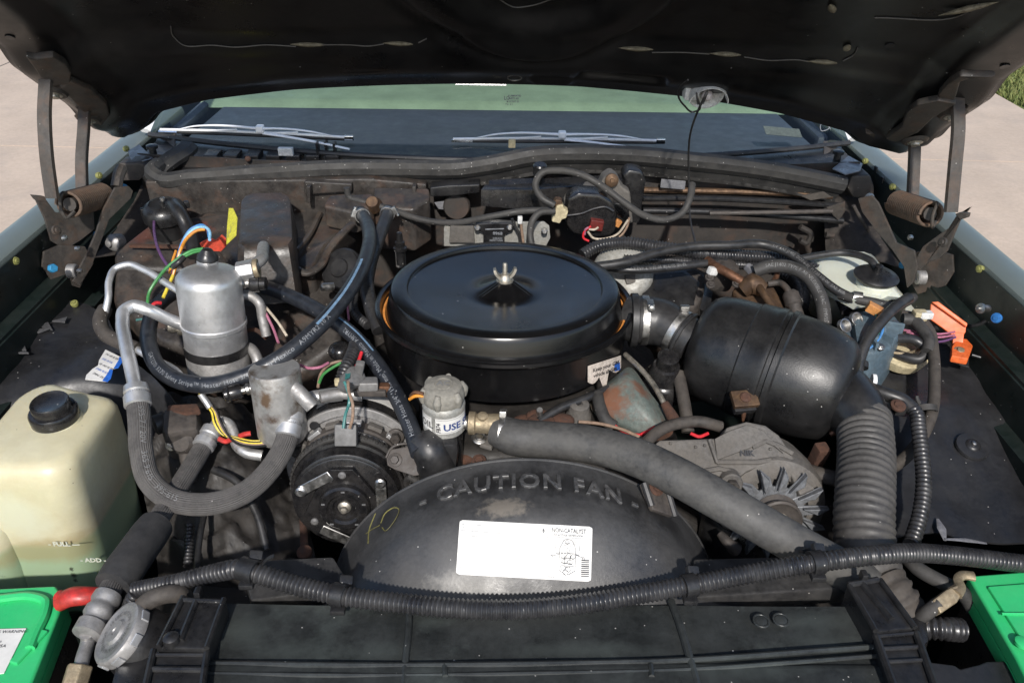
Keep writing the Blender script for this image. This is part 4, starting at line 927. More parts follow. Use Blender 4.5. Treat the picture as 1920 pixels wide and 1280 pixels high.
# red battery post cover
t = thing('terminal_cover', 'red plastic battery terminal boot under the cream tank', 'terminal cover', P(150, 1120, z=.76))
tube('boot', [P(a, b, z=c_) for a, b, c_ in [(114, 1128, .775), (135, 1118, .785), (160, 1116, .785), (185, 1114, .78)]], [.013, .014, .013, .011], 'red_plastic', t, 12, squash=.8)
tube('boot_neck', [P(a, b, z=c_) for a, b, c_ in [(112, 1118, .78), (122, 1122, .782), (134, 1119, .785)]], .009, 'red_plastic', t, 12)
def bez3(px): return [P(a, b, z=c) for a, b, c in px]
def clamp(name, c, d, r, parent, w_=.010, mat='steel', screw=(1, 0, 0)):
    c = V(c); d = V(d).normalized(); o = ring(name, c-d*(w_/2), d, r, r+.0018, w_, mat, parent, 24)
    s = V(screw); s = (s-d*s.dot(d)).normalized(); q = c+s*(r+.004)
    ax_ = s.cross(d).normalized()
    box('screw_housing', q, (.008, .016, .010), mat, parent, .001, ax=(s, ax_, d)); lathe('screw', q+ax_*.007, ax_, [(0, .0036), (.006, .0036), (.007, .002), (.007, 0)], mat, parent, 10)
    return o
# ------------------------------------------------------------------ engine underneath everything
eng = thing('engine_block', 'rusty dark V8 engine block with grey green valve cover under the air cleaner', 'engine', (0, 1.2, .4))
box('block', (.03, 1.25, .55), (.36, .58, .42), 'frame_grime', eng, .02)
for s in (-1, 1): box('cylinder_head', (.03+s*.2, 1.25, .66), (.17, .55, .14), 'frame_grime', eng, .02, rot=(0, s*.6, 0))
box('intake_manifold', (.03, 1.2, .775), (.30, .46, .07), 'frame_grime', eng, .02, taper=.9)
def closed(L, n=6):
    q = [P(a, b, z=c) for a, b, c in L]; m = len(q); out = []
    for i in range(m):
        p0, p1, p2, p3 = q[i-1], q[i], q[(i+1) % m], q[(i+2) % m]
        for j in range(n):
            t = j/n; out.append((p1*2+(p2-p0)*t+(p0*2-p1*5+p2*4-p3)*t*t+(p1*3-p0-p2*3+p3)*t**3)*.5)
    return out
vc = loft('valve_cover', [closed(L) for L in (
   [(1108, 752, .83), (1160, 700, .845), (1185, 690, .85), (1215, 730, .845), (1262, 800, .815), (1240, 825, .80), (1190, 822, .80), (1130, 790, .81)],
   [(1120, 752, .845), (1160, 708, .862), (1183, 702, .866), (1205, 735, .862), (1248, 800, .832), (1235, 815, .822), (1192, 812, .822), (1140, 784, .83)],
   [(1135, 754, .852), (1162, 722, .868), (1180, 716, .872), (1196, 742, .868), (1232, 798, .842), (1222, 806, .834), (1194, 802, .834), (1150, 780, .842)])], 'engine_green', eng, angle=80)
stain('engine_green', P(1140, 750, z=.85), (.04, .05, .05), (.17, .07, .035), .9, 60); stain('engine_green', P(1200, 730, z=.86), (.03, .03, .03), (.15, .06, .03), .8, 70)
# thermostat casting and studs in front of the air cleaner
lathe('coolant_neck', P(1085, 775, z=.83), (0, -.1, 1), [(-.02, .022), (0, .020), (.004, .017), (.02, .016), (.022, .013), (.022, .006), (.016, .005), (.016, 0)], 'cast', eng, 20)
for px, py, z in [(1010, 780, .83), (1053, 788, .83), (985, 790, .82)]: ico('rust_lump', P(px, py, z=z), .018, 'rust', eng, 2, (1.2, .8, .6))
tube('stud', [P(1012, 785, z=.83), P(1012, 768, z=.855)], .005, 'steel', eng, 10)
top_poly('casting', [(985, 785), (1000, 772), (1040, 780), (1045, 800), (990, 800)], .84, .02, 'rust', eng, .005)
top_poly('manifold_tab', [(890, 822), (906, 818), (920, 834), (900, 832)], .815, .01, 'rust', eng, .003)
for (px, py, r_, z) in [(905, 842, .012, .80), (870, 858, .014, .795), (880, 838, .01, .80), (925, 845, .012, .8), (900, 862, .012, .79)]: ico('rust_lump', P(px, py, z=z), r_, 'rust', eng, 2, (1.3, 1, .7))
for px, py in [(897, 819), (898, 864)]: hexbolt('bolt', P(px, py, z=.822), (0, -.4, 1), .007, 'steel' if py < 850 else 'rust', eng, .006)

# ------------------------------------------------------------------ heater and evaporator case
hb = thing('heater_case', 'dirty dark brown plastic heater and blower case against the firewall', 'heater case', P(400, 600, z=.75))
def case(name, top, h, mat='case_brown', bev=.01, parent=hb): return poly(name, [P(a, b, z=c) for a, b, c in top], (0, 0, -h), mat, parent, bev, 3)
case('blower_case', [(212, 470, .88), (285, 415, .90), (420, 398, .905), (470, 400, .905), (470, 500, .86), (330, 505, .855), (215, 500, .86)], .2)
case('case_top', [(360, 402, .893), (430, 388, .893), (640, 380, .893), (690, 392, .893), (650, 430, .893), (610, 470, .893), (588, 512, .875), (545, 500, .88), (440, 500, .88)], .14, bev=.014)
poly('case_wall', [P(a, b, y=1.735) for a, b in [(270, 340), (690, 335), (800, 345), (800, 400), (640, 400), (290, 420)]], (0, .03, 0), 'case_brown', hb, .006)
tp = [P(a, b, z=.962) for a, b in [(452, 376), (460, 366), (474, 361), (528, 360), (540, 366), (545, 378), (548, 448), (540, 458), (458, 463), (446, 456)]]
cm = sum(tp, V())/len(tp); shp = []
for k, z in ((1.16, .86), (1.10, .90), (1.05, .94), (1.02, .954), (.985, .961), (.93, .963)): shp.append([V((cm.x+(p.x-cm.x)*k, cm.y+(p.y-cm.y)*(k if p.y > cm.y else 1+(k-1)*1.6), z)) for p in tp])
loft('case_hump', shp, 'case_brown', hb, angle=34)
tube('rib_line', [P(a, b, z=.9) for a, b in [(556, 470), (580, 440), (600, 400)]], .006, 'case_brown', hb, 8)
tube('case_flange', bez3([(515, 505, .885), (545, 500, .89), (575, 512, .885), (600, 498, .89), (615, 470, .905), (640, 440, .92), (660, 420, .925)]), .009, 'case_brown', hb, 10, squash=.7)
case('case_box', [(606, 385, .95), (618, 365, .962), (700, 362, .962), (700, 385, .95), (664, 398, .945)], .05, bev=.006)
lathe('pipe_boss', P(500, 490, z=.905), (0, -.75, .6), [(-.01, .024), (.002, .022), (.004, .018), (.004, 0)], 'case_brown', hb, 20)
face_poly('case_panel', [(570, 340), (660, 345), (660, 360), (570, 366)], 1.72, .02, 'case_brown', hb, .004)
for px in (578, 776): face_poly('case_rib', [(px-4, 350), (px+4, 350), (px+4, 382), (px-4, 382)], 1.70, .03, 'case_brown', hb, .003)
case('case_side', [(700, 350, .96), (805, 352, .96), (806, 372, .95), (775, 392, .94), (700, 388, .94)], .1, bev=.006)
box('rust_seam', P(300, 462, z=.885), (.12, .012, .006), 'rust', hb, .002, rot=(0, .05, .08))
stain('case_brown', P(360, 420, z=.91), (.06, .05, .04), (.17, .045, .03), .8, 30); stain('case_brown', P(545, 440, z=.91), (.2, .2, .03), (.09, .075, .06), .6, 25)
stain('case_brown', P(260, 430, z=.9), (.05, .05, .05), (.12, .04, .025), .6, 40)
# case front wall below, so that the gap reads as dark plastic
case('case_lower', [(215, 500, .86), (330, 505, .855), (560, 508, .85), (640, 520, .845), (640, 640, .78), (560, 700, .74), (300, 640, .78), (210, 560, .82)], .25, 'case_brown', .012)
wl = [P(441, 392, z=.952), P(449, 392, z=.955), P(457, 410, z=.952), P(455, 443, z=.936), P(437, 460, z=.920), P(438, 425, z=.934)]
lo_ = V((-.010, -.006, .004)); poly('warning_label', [p+lo_ for p in wl], (-.0006, -.0006, .0006), 'label_yellow', hb, 0)
for k in range(4):
    o = P(439+4*k, 452-7*k, z=.925+.004*k)+lo_*1.15; u = (P(441+4*k, 424-7*k, z=.94+.004*k)+lo_*1.15-o).normalized(); vv = V((-.6, -.5, .6)).cross(u).normalized(); text_on('label_print', 'CAUTION FAN', .0048, flat_fn(o, u*.6, vv, V((-.6, -.5, .6)), .0012), 'ink_grey', hb)
# red patch where the case is painted
# ------------------------------------------------------------------ blower cooling cap
bc = thing('blower_vent', 'black round plastic vent cap with outlet tube on the blower case', 'cap', P(310, 470, z=.87))
ax_ = (0, -.12, 1); c0 = P(312, 400, z=.93)
lathe('cap_body', c0-V((0, 0, .07)), ax_, [(0, .034), (.03, .036), (.06, .038), (.064, .044), (.078, .045), (.090, .041), (.098, .030), (.099, .027), (.096, .026), (.096, .006), (.101, .005), (.102, 0)], 'black_plastic', bc, 32)
for k in range(4):
    a = k*1.57+.5; box('cap_lug', c0+V((.043*math.cos(a), .043*math.sin(a), .012)), (.012, .012, .016), 'black_plastic', bc, .003, rot=(0, 0, a))
tube('outlet_tube', bez3([(325, 385, .955), (338, 402, .95), (350, 425, .93), (360, 452, .91), (364, 480, .89)]), .014, 'black_plastic', bc, 16)
lathe('screw', c0+V((0, -.004, .031)), ax_, [(0, .005), (.005, .005), (.006, .003), (.006, 0)], 'steel', bc, 10)
tag(lathe('grommet_plug', P(212, 455, z=.885), (-.4, -.8, .2), [(-.02, .016), (0, .018), (.006, .014), (.008, .008), (.013, .008), (.015, .004), (.015, 0)], 'aluminium_dull', None, 20), 'round grey metal plug on the side of the blower case', 'plug')

# ------------------------------------------------------------------ accumulator
M('red_tag', (.5, .06, .03), .5)
poly('red_tag', [P(a, b, y=1.40) for a, b in [(374, 456), (392, 446), (404, 450), (416, 440), (424, 448), (424, 462), (414, 472), (380, 470)]], (0, .003, 0), 'red_tag', hb, .001)
acc = thing('accumulator', 'silver aluminium air conditioning accumulator can with black band', 'accumulator', P(412, 705, z=.80))
at, ab = P(389, 512, z=.995), P(414, 705, z=.80); d = (ab-at); LA = d.length; d.normalize()
R_ = .0525
lathe('can', at, d, [(-.008, 0), (-.0075, R_*.4), (-.005, R_*.7), (-.001, R_*.88), (.005, R_*.97), (.013, R_), (LA*.44, R_*1.0), (LA*.45, R_*1.035), (LA*.48, R_*1.035), (LA*.49, R_*1.0), (LA*.52, R_*.995), (LA*.9, R_*.995), (LA*.98, R_*.9), (LA, R_*.6), (LA, 0)], 'aluminium', acc, 48)
ring('band', at+d*(LA*.66), d, R_*.99, R_*1.03, .016, 'black_plastic', acc, 40)
lathe('lower_can', at+d*(LA*.74), d, [(0, R_*1.0), (0.001, R_*1.012), (LA*.24, R_*1.012), (LA*.25, R_*.95)], 'aluminium_dull', acc, 40)
sw = P(388, 482, z=1.008)
lathe('pressure_switch', sw-V((0, 0, .02)), (.0, -.1, 1), [(0, .0165), (.010, .0165), (.011, .0175), (.015, .0175), (.016, .015), (.018, .015)], 'aluminium', acc, 24)
lathe('switch_cap', sw+V((0, 0, -.004)), (.15, .05, 1), [(0, .018), (.006, .017), (.012, .012), (.018, .008), (.020, 0)], 'black_plastic', acc, 20)
f0 = P(447, 510, z=.985)
s_, u_, d_ = axes((.9, .1, .12)); hexbolt('fitting_nut', f0, (.9, .15, .12), .018, 'aluminium', acc, .026, False)
ring('fitting_collar', f0+V((.026, .004, .004)), (.9, .15, .12), .010, .0165, .008, 'brass', acc, 20)
tube('outlet_pipe', [f0+V((.02, .004, .002)), P(474, 500, z=.99), P(488, 488, z=.993), P(492, 475, z=.985), P(494, 462, z=.97)], .0105, 'aluminium_dull', acc, 14)
lathe('service_port', P(444, 531, z=.965), (1, 0, .02), [(-.004, .009), (.006, .009), (.008, .007), (.010, .009), (.014, .009), (.016, .007), (.032, .007)], 'steel', acc, 16)
lathe('port_cap', P(470, 532, z=.966), (1, 0, .02), [(0, .013), (.003, .0142), (.016, .0142), (.017, .0115), (.026, .0115), (.027, .009), (.027, 0)], 'black_gloss', acc, 12)
lathe('inlet_fitting', P(352, 612, z=.88)+V((0, 0, 0)), (-.95, -.1, .12), [(-.02, .013), (.0, .013), (.002, .017), (.014, .017), (.016, .011), (.022, .013), (.030, .013), (.032, .010)], 'zinc', acc, 12)
tube('side_pipe', bez3([(444, 553, .94), (470, 555, .935), (486, 568, .925), (492, 595, .90), (500, 630, .87)]), .0085, 'aluminium_dull', acc, 12)
tube('bracket', bez3([(452, 622, .865), (478, 618, .868), (500, 634, .858)]), .004, 'rust', acc, 8)
tube('lower_pipe', bez3([(455, 648, .85), (472, 655, .85), (482, 672, .84), (484, 700, .82)]), .0095, 'aluminium_dull', acc, 12)

# ------------------------------------------------------------------ refrigerant lines
t = thing('thin_refrigerant_line', 'thin bare aluminium pipe arching behind the accumulator', 'pipe', P(210, 560, z=.85))
tube('pipe', bez3([(345, 552, .93), (310, 530, .94), (270, 506, .95), (240, 496, .955), (216, 504, .95), (205, 525, .94), (203, 560, .92), (197, 588, .90)]), .0062, 'aluminium', t, 12)
t2 = thing('sleeved_line', 'black rubber sleeve with aluminium pipe end curving over the wheel liner', 'hose', P(230, 650, z=.83))
tube('sleeve', bez3([(197, 580, .90), (188, 600, .895), (194, 622, .885), (222, 640, .88), (258, 655, .875)]), .0125, 'rubber_brown', t2, 14)
tube('pipe', bez3([(252, 652, .876), (290, 674, .868), (330, 696, .86), (350, 720, .85)]), .0065, 'aluminium', t2, 12)
t = thing('suction_line', 'large bare aluminium pipe and ribbed hose looping from accumulator to compressor can', 'hose', P(330, 960, z=.76))
tube('upper_pipe', bez3([(352, 612, .895), (315, 598, .92), (275, 580, .945), (250, 574, .95), (234, 582, .948), (230, 602, .942), (236, 645, .93), (246, 690, .915), (254, 728, .90)]), .0105, 'aluminium', t, 16)
pts = bez3([(256, 735, .897), (262, 790, .872), (265, 845, .845), (280, 900, .815), (320, 935, .795), (385, 945, .785), (455, 925, .79), (510, 875, .805), (535, 830, .825), (544, 790, .845)])
hs = tube('ribbed_hose', pts, .0165, 'braided', t, 64, sub=10, ribs=(32, .0009))
d = (pts[1]-pts[0]).normalized(); lathe('ferrule', pts[0]-d*.012, d, [(0, .012), (.002, .0175), (.012, .0185), (.014, .0165), (.017, .0165), (.019, .0195), (.034, .0195), (.036, .017)], 'aluminium', t, 24)
d = (pts[-2]-pts[-1]).normalized(); lathe('ferrule', pts[-1]-d*.016, d, [(0, .011), (.002, .018), (.014, .019), (.016, .0165), (.02, .0165), (.022, .0195), (.038, .0195), (.04, .017)], 'aluminium', t, 24)
tube('lower_pipe', [pts[-1]]+bez3([(556, 764, .855), (575, 750, .862), (610, 742, .866), (640, 738, .862)]), .0115, 'aluminium', t, 16)
pl_ = spline(pts, 10)
fn, LL = hose_fn(pl_, .0165, .03, CAM); text_on('hose_print', '595-7 / 20V   365 9 615   395-615', .012, fn, 'print_grey', t)
t = thing('discharge_line', 'ribbed hose with black foam sleeve and metal ferrules running to the front corner', 'hose', P(160, 1250, z=.7))
pts = bez3([(392, 818, .80), (370, 856, .795), (340, 905, .79), (305, 960, .785), (285, 990, .785), (215, 1090, .79), (200, 1120, .79)])
tube('ribbed_hose', pts, .0145, 'braided', t, 56, ribs=(28, .0009))
ps = bez3([(292, 985, .786), (265, 1022, .79), (235, 1065, .793), (212, 1098, .792)])
tube('foam_sleeve', ps, [.024, .0255, .0255, .0255, .026, .0255, .024], 'foam', t, 24)
d = (P(178, 1160, z=.785)-P(205, 1112, z=.79)).normalized(); a = P(204, 1114, z=.79)
lathe('ferrule', a, d, [(0, .016), (.001, .0175), (.010, .0180), (.014, .0155), (.018, .0155), (.022, .0178), (.030, .0178), (.034, .0150), (.038, .0150), (.041, .0175), (.056, .0175), (.058, .0110)], 'aluminium_dull', t, 28)
tube('metal_end', [a+d*.055, P(165, 1195, z=.775), P(155, 1235, z=.77), P(150, 1256, z=.768)], .0085, 'aluminium_dull', t, 14)
hexbolt('end_nut', P(150, 1250, z=.768), (P(135, 1300, z=.755)-P(150, 1250, z=.768)), .016, 'brass', t, .05, False)
d = (P(405, 796, z=.812)-P(380, 838, z=.80)).normalized(); a = P(380, 838, z=.80)
lathe('ferrule', a, d, [(0, .015), (.001, .0172), (.012, .0175), (.014, .015), (.02, .015), (.022, .017), (.034, .017), (.036, .013), (.038, .0095), (.05, .009)], 'aluminium', t, 24)
tube('metal_end', bez3([(402, 800, .812), (412, 790, .82), (428, 794, .818), (438, 812, .81), (445, 835, .80), (462, 848, .795), (492, 854, .79)]), .0085, 'aluminium_stained', t, 14)

# ------------------------------------------------------------------ suction muffler
mf = thing('refrigerant_muffler', 'stained aluminium cylinder standing behind the compressor with black side cap', 'canister', P(530, 830, z=.80))
a, b = P(514, 690, z=.925), P(532, 822, z=.80); d = b-a; LM = d.length; d.normalize(); r_ = .0385
lathe('can', a, d, [(.001, 0), (.001, r_*.8), (.0, r_*.95), (.001, r_*.985), (.004, r_), (LM-.012, r_), (LM-.003, r_*.9), (LM, r_*.7), (LM, 0)], 'aluminium_stained', mf, 40)
mc = a+d*(LM*.5)+V((0, -.03, .02)); stain('aluminium_stained', mc+V((-.008, 0, .012)), (.014, .03, .022), (.15, .095, .055), .95, 70, .8); stain('aluminium_stained', mc+V((-.004, 0, -.02)), (.02, .03, .016), (.1, .065, .045), .95, 60, .8)
p = P(470, 728, z=.895); lathe('port', p, (-.95, -.25, -.15), [(-.012, .007), (0, .007), (.002, .009), (.006, .009), (.008, .006), (.016, .006)], 'steel', mf, 14)
lathe('port_cap', p+V((-.013, -.003, -.002)), (-.95, -.25, -.15), [(0, .011), (.002, .0125), (.016, .0125), (.018, .015), (.020, .0125), (.024, .0125), (.026, .009), (.024, .007), (.024, 0)], 'black_gloss', mf, 14)
tube('inlet_pipe', bez3([(538, 718, .905), (552, 728, .90), (570, 745, .888), (586, 762, .875)]), .0115, 'aluminium_dull', mf, 14)
# ------------------------------------------------------------------ compressor
cp = thing('compressor', 'round black air conditioning compressor with silver ring and belt clutch', 'compressor', P(646, 1020, y=.95))
CH = P(646, 950, y=.93); CA = V((.03, -.985, .13)).normalized(); cs, cu_, _ = axes(CA)
lathe('drum', CH-CA*.215, CA, [(0, .02), (.002, .085), (.008, .094), (.014, .096), (.102, .096), (.108, .092)], 'black_gloss', cp, 56)
ring('mounting_ring', CH-CA*.108, CA, .086, .1000, .007, 'aluminium_dull', cp, 56, .2)
ring('coil_housing', CH-CA*.100, CA, .05, .080, .026, 'dark_metal', cp, 48)
for k in range(7):
    a = .35+k*.38; c = CH-CA*.090+(cs*math.cos(a)+cu_*math.sin(a))*.077
    box('rib_block', c, (.022, .016, .012), 'aluminium' if k % 2 else 'cast', cp, .002, ax=((cs*-math.sin(a)+cu_*math.cos(a)), (cs*math.cos(a)+cu_*math.sin(a)), CA))
for a in (2.2,): lathe('hole', CH-CA*.0995+(cs*math.cos(a)+cu_*math.sin(a))*.089, CA, [(0, .007), (.0015, .007), (.0015, 0)], 'wire_black', cp, 16)
for a in (.72, 2.72): hexbolt('bolt', CH-CA*.092+(cs*math.cos(a)+cu_*math.sin(a))*.086, CA, .008, 'dark_metal', cp, .01)
lathe('pulley', CH-CA*.072, CA, [(0, .070), (.002, .080), (.006, .081), (.013, .070), (.024, .070), (.031, .081), (.035, .080), (.036, .076), (.044, .075), (.056, .074), (.058, .070), (.056, .04), (.056, 0)], 'black_gloss', cp, 56)
tri = [CH+CA*.0+(cs*math.cos(a)+cu_*math.sin(a))*r for a, r in [(math.pi/2+k*2*math.pi/3+o, rr_) for k in range(3) for o, rr_ in ((-.25, .060), (.25, .060), (1.05, .045))]]
poly('clutch_plate', [p-CA*.012 for p in tri], CA*.009, 'black_gloss', cp, .002)
lathe('clutch_disc', CH-CA*.016, CA, [(0, .070), (.003, .070), (.004, .068), (.004, 0)], 'black_gloss', cp, 48)
for k in range(3):
    a = .63+k*2*math.pi/3; o = CH-CA*.004; e1 = o+(cs*math.cos(a)+cu_*math.sin(a))*.063; a2 = a-.85; e2 = o+(cs*math.cos(a2)+cu_*math.sin(a2))*.052
    dd = (e2-e1).normalized(); ww = CA.cross(dd); poly('drive_strap', [e1-ww*.0075, e2-ww*.0075, e2+ww*.0075, e1+ww*.0075], CA*.0025, 'steel', cp, .0008, 1)
    lathe('rivet', e1+CA*.002, CA, [(0, .0075), (.003, .0075), (.005, .005), (.005, 0)], 'steel', cp, 14)
for k in range(3):
    a = math.pi/2+k*2*math.pi/3; lathe('rivet', CH-CA*.004+(cs*math.cos(a)+cu_*math.sin(a))*.05, CA, [(0, .0055), (.003, .0055), (.005, .003), (.005, 0)], 'fluted_grey', cp, 12)
    a = math.pi/2+.4+k*2*math.pi/3; lathe('rivet', CH-CA*.008+(cs*math.cos(a)+cu_*math.sin(a))*.044, CA, [(0, .0045), (.003, .0045), (.005, .003), (.005, 0)], 'fluted_grey', cp, 12)
lathe('hub', CH-CA*.006, CA, [(0, .036), (.010, .035), (.013, .032), (.0135, .024), (.010, .021), (.010, .0165), (.006, .014), (.006, .006), (.006, 0)], 'black_gloss', cp, 40)
lathe('shaft_nut', CH-CA*.002, CA, [(0, .010), (.004, .009), (.007, .005), (.012, .0045), (.013, 0)], 'zinc', cp, 12)
for k in range(5):
    a = .3+k*1.25; box('hub_mark', CH+CA*.0075+(cs*math.cos(a)+cu_*math.sin(a))*.029, (.005, .002, .001), 'print_grey', cp, 0, ax=(cs, cu_, CA))
# curved label on the drum, with orange end
def drum_sheet(nm, a0, a1, mt, h0=.136, h1=.160, r=.0970):
    return sheet(nm, lambda u, v: CH-CA*(h0+(h1-h0)*v-.0) + (cs*math.cos(a0+(a1-a0)*u)+cu_*math.sin(a0+(a1-a0)*u))*r, 20, 2, mt, cp, .0004)
drum_sheet('drum_label', 2.18, .80, 'label_white'); drum_sheet('drum_label', .80, .46, 'label_orange'); drum_sheet('drum_label', .46, .40, 'label_white')
def drum_text(s, a0, size, mt, h0):
    vs, fs = text2d(s, size); mesh('label_print', [CH-CA*(h0-.0+q.y) + (cs*math.cos(a0-q.x/.0968)+cu_*math.sin(a0-q.x/.0968))*.0976 for q in vs], fs, mt, cp, fix=False)
drum_text('R-134a  FULL OF OIL   CHECK', 2.05, .007, 'ink_grey', .151); drum_text('remanufactured   A/C', 1.2, .005, 'ink_grey', .156); drum_text('Caution!', .77, .010, 'ink', .151)
# clutch connector and wires
c = P(658, 822, z=.852)
box('connector', P(649, 826, z=.848), (.030, .014, .03), 'fluted_grey', cp, .002, rot=(-.5, 0, 0)) 
tube('wire', bez3([(644, 815, .868), (648, 790, .885), (654, 772, .90), (650, 745, .91), (646, 735, .915)]), .0022, 'wire_teal', cp, 8)
tube('wire', bez3([(655, 815, .868), (660, 795, .885), (660, 775, .90), (653, 750, .91), (652, 735, .915)]), .0022, 'wire_brown', cp, 8)
# drive belt
bp = []
for k in range(19):
    a = math.pi*.05+math.pi*1.1*k/18-.25; bp.append(CH-CA*.054+(cs*math.cos(a)+cu_*math.sin(a))*.0785)
e1 = P(790, 905, y=.98); 
bl_ = [P(800, 935, y=.96)-V((0, 0, .0)), P(760, 898, y=.965)]+bp
belt = thing('drive_belt', 'notched black rubber drive belt running over the compressor pulley', 'belt', P(700, 1010, y=.96))
tube('belt_strap', bl_, .0055, 'belt', belt, 10, sub=4)
T_, N_ = frames(spline(bl_, 4)); sp_ = resample(spline(bl_, 4), .0075)
for i in range(1, len(sp_)-1):
    if i % 1 == 0:
        tv = (sp_[i+1]-sp_[i-1]).normalized(); nv = CA.cross(tv).normalized()
        box('belt_tooth', sp_[i]-nv*.0045 if (sp_[i]-nv*.0045-CH).length > (sp_[i]-CH).length else sp_[i]+nv*.0045, (.0042, .010, .0035), 'belt', belt, .0006, ax=(tv, CA, nv), seg=1)

for ch in cp.children:      # the compressor is a little larger than the parts were laid out
    ch.data.transform(Matrix.Translation(CH-ORG[cp]) @ Matrix.Scale(1.09, 4) @ Matrix.Translation(ORG[cp]-CH))
for ch in belt.children:
    ch.data.transform(Matrix.Translation(CH-ORG[belt]) @ Matrix.Scale(1.09, 4) @ Matrix.Translation(ORG[belt]-CH))
# ------------------------------------------------------------------ heater hose with blue stripe
hh = thing('heater_hose', 'black heater hose with blue stripe looping round the accumulator', 'hose', P(440, 730, z=.87))
HP = [(676, 398, .95), (690, 425, .965), (692, 460, .972), (676, 508, .970), (640, 565, .960), (590, 620, .945), (530, 668, .925), (465, 702, .905), (400, 721, .892), (340, 715, .888), (300, 692, .89), (280, 650, .897), (280, 610, .90), (298, 570, .897), (335, 545, .89), (410, 530, .88), (480, 535, .89), (545, 556, .905), (610, 590, .91), (665, 632, .905), (712, 690, .892), (745, 745, .878), (768, 795, .865), (786, 850, .85)]
hpts = bez3(HP); tube('hose', hpts, .0132, 'heater_hose', hh, 24, sub=10)
hpl = resample(spline(hpts, 10), .004); 
def arc_at(px, py):
    k = min(range(len(hpl)), key=lambda i: (hpl[i]-CAM).normalized().dot(-ray(px, py).normalized())); s = sum((hpl[i+1]-hpl[i]).length for i in range(k)); return s
def stripe(s0, s1, wd, ang):
    fn, _ = hose_fn(hpl, .0132, 0, V((-.3, -.4, 2.2)), ang=ang); n = 50; vs = []; fs = []
    for i in range(n+1):
        s = s0+(s1-s0)*i/n; vs += [fn(s, -wd), fn(s, wd)]
    for i in range(n): fs.append((2*i, 2*i+1, 2*i+3, 2*i+2))
    mesh('stripe', vs, fs, 'stripe_blue', hh, fix=False)
stripe(arc_at(665, 490), arc_at(590, 612), .0022, -.1); stripe(arc_at(640, 600), arc_at(705, 665), .0016, .7)
fn, _ = hose_fn(hpl, .0132, arc_at(462, 705), CAM, flip=True, ang=.0)
fn2, _ = hose_fn(hpl, .0132, arc_at(284, 690), CAM, flip=False)
# lettering reads from the loop's low left end towards the muffler
fnA, _ = hose_fn(hpl, .0132, arc_at(284, 672), CAM, flip=True, ang=-.28); text_on('hose_print', 'GATES\u00ae 3270 Safety Stripe\u2122 Heater Hose 3/4"', .0098, fnA, 'print_white', hh, spacing=1.06)
fnB, _ = hose_fn(hpl, .0132, arc_at(505, 685), CAM, flip=True, ang=-.2); text_on('hose_print', 'in Mexico   A9MYR2 10 X', .0108, fnB, 'print_white', hh, spacing=1.05)
fnC, _ = hose_fn(hpl, .0132, arc_at(782, 826), CAM, flip=True, ang=-.1); text_on('hose_print', 'Heater Hose 3/4" [19.0 mm] Made in Mexico  A9MYR2', .0112, fnC, 'print_white', hh, spacing=1.05)
clamp('hose_clamp', hpts[0].lerp(hpts[1], .25), hpts[1]-hpts[0], .0138, hh, screw=(-1, -.2, .4))
h2 = thing('braided_heater_hose', 'second black heater hose dropping beside the air cleaner', 'hose', P(700, 590, z=.85))
h2p = bez3([(728, 395, .95), (722, 415, .952), (708, 450, .945), (692, 500, .93), (688, 540, .92), (697, 580, .90), (712, 620, .88)])
tube('hose', h2p, .0132, 'rubber', h2, 20); clamp('hose_clamp', h2p[0].lerp(h2p[1], .3), h2p[1]-h2p[0], .0138, h2, screw=(1, -.1, .5))
fnD = spline(h2p, 8)
for k in range(26):
    i = 18+k; 
    if i+1 < len(fnD):
        tv = (fnD[i+1]-fnD[i-1]).normalized(); ring('braid_ridge', fnD[i], (tv+V((.3, 0, .1))).normalized(), .0130, .0136, .002, 'rubber', h2, 16)
lathe('pipe_stub', P(700, 385, z=.945), (0, -.3, .3), [(0, .02), (.01, .016), (.02, .012), (.02, 0)], 'bronze', hb, 16)

# ------------------------------------------------------------------ air cleaner
ac = thing('air_cleaner', 'big round glossy black air cleaner housing with domed lid and wing nut', 'air cleaner', (.008, 1.262, .84))
AD = V((0, .045, 1)).normalized(); A0 = V((.008, 1.262, .962))
lathe('base_pan', A0, AD, [(-.128, .05), (-.116, .17), (-.112, .20), (-.106, .209), (-.078, .213), (-.046, .2145), (-.042, .2160), (-.040, .2205), (-.036, .2232), (-.031, .2225), (-.029, .219), (-.031, .2145), (-.040, .2125), (-.056, .2110)], 'black_paint', ac, 96)
lathe('lid', A0, AD, [(-.058, .2050), (-.050, .2070), (-.046, .2066), (-.042, .2050), (-.024, .2005), (-.008, .1968), (-.003, .1950), (-.001, .1935), (0, .191), (.001, .186), (.0016, .170), (.0010, .1675), (-.0030, .1665), (-.0042, .1655), (-.0046, .160), (-.007, .12), (-.0105, .075), (-.011, .055), (-.008, .045), (.0, .028), (.006, .015), (.0065, 0)], 'black_paint', ac, 120, angle=22)
lathe('filter_element', A0, AD, [(-.07, .205), (-.046, .2052), (-.043, .2065), (-.043, .2098), (-.046, .2112), (-.07, .2115)], 'filter_orange', ac, 72)
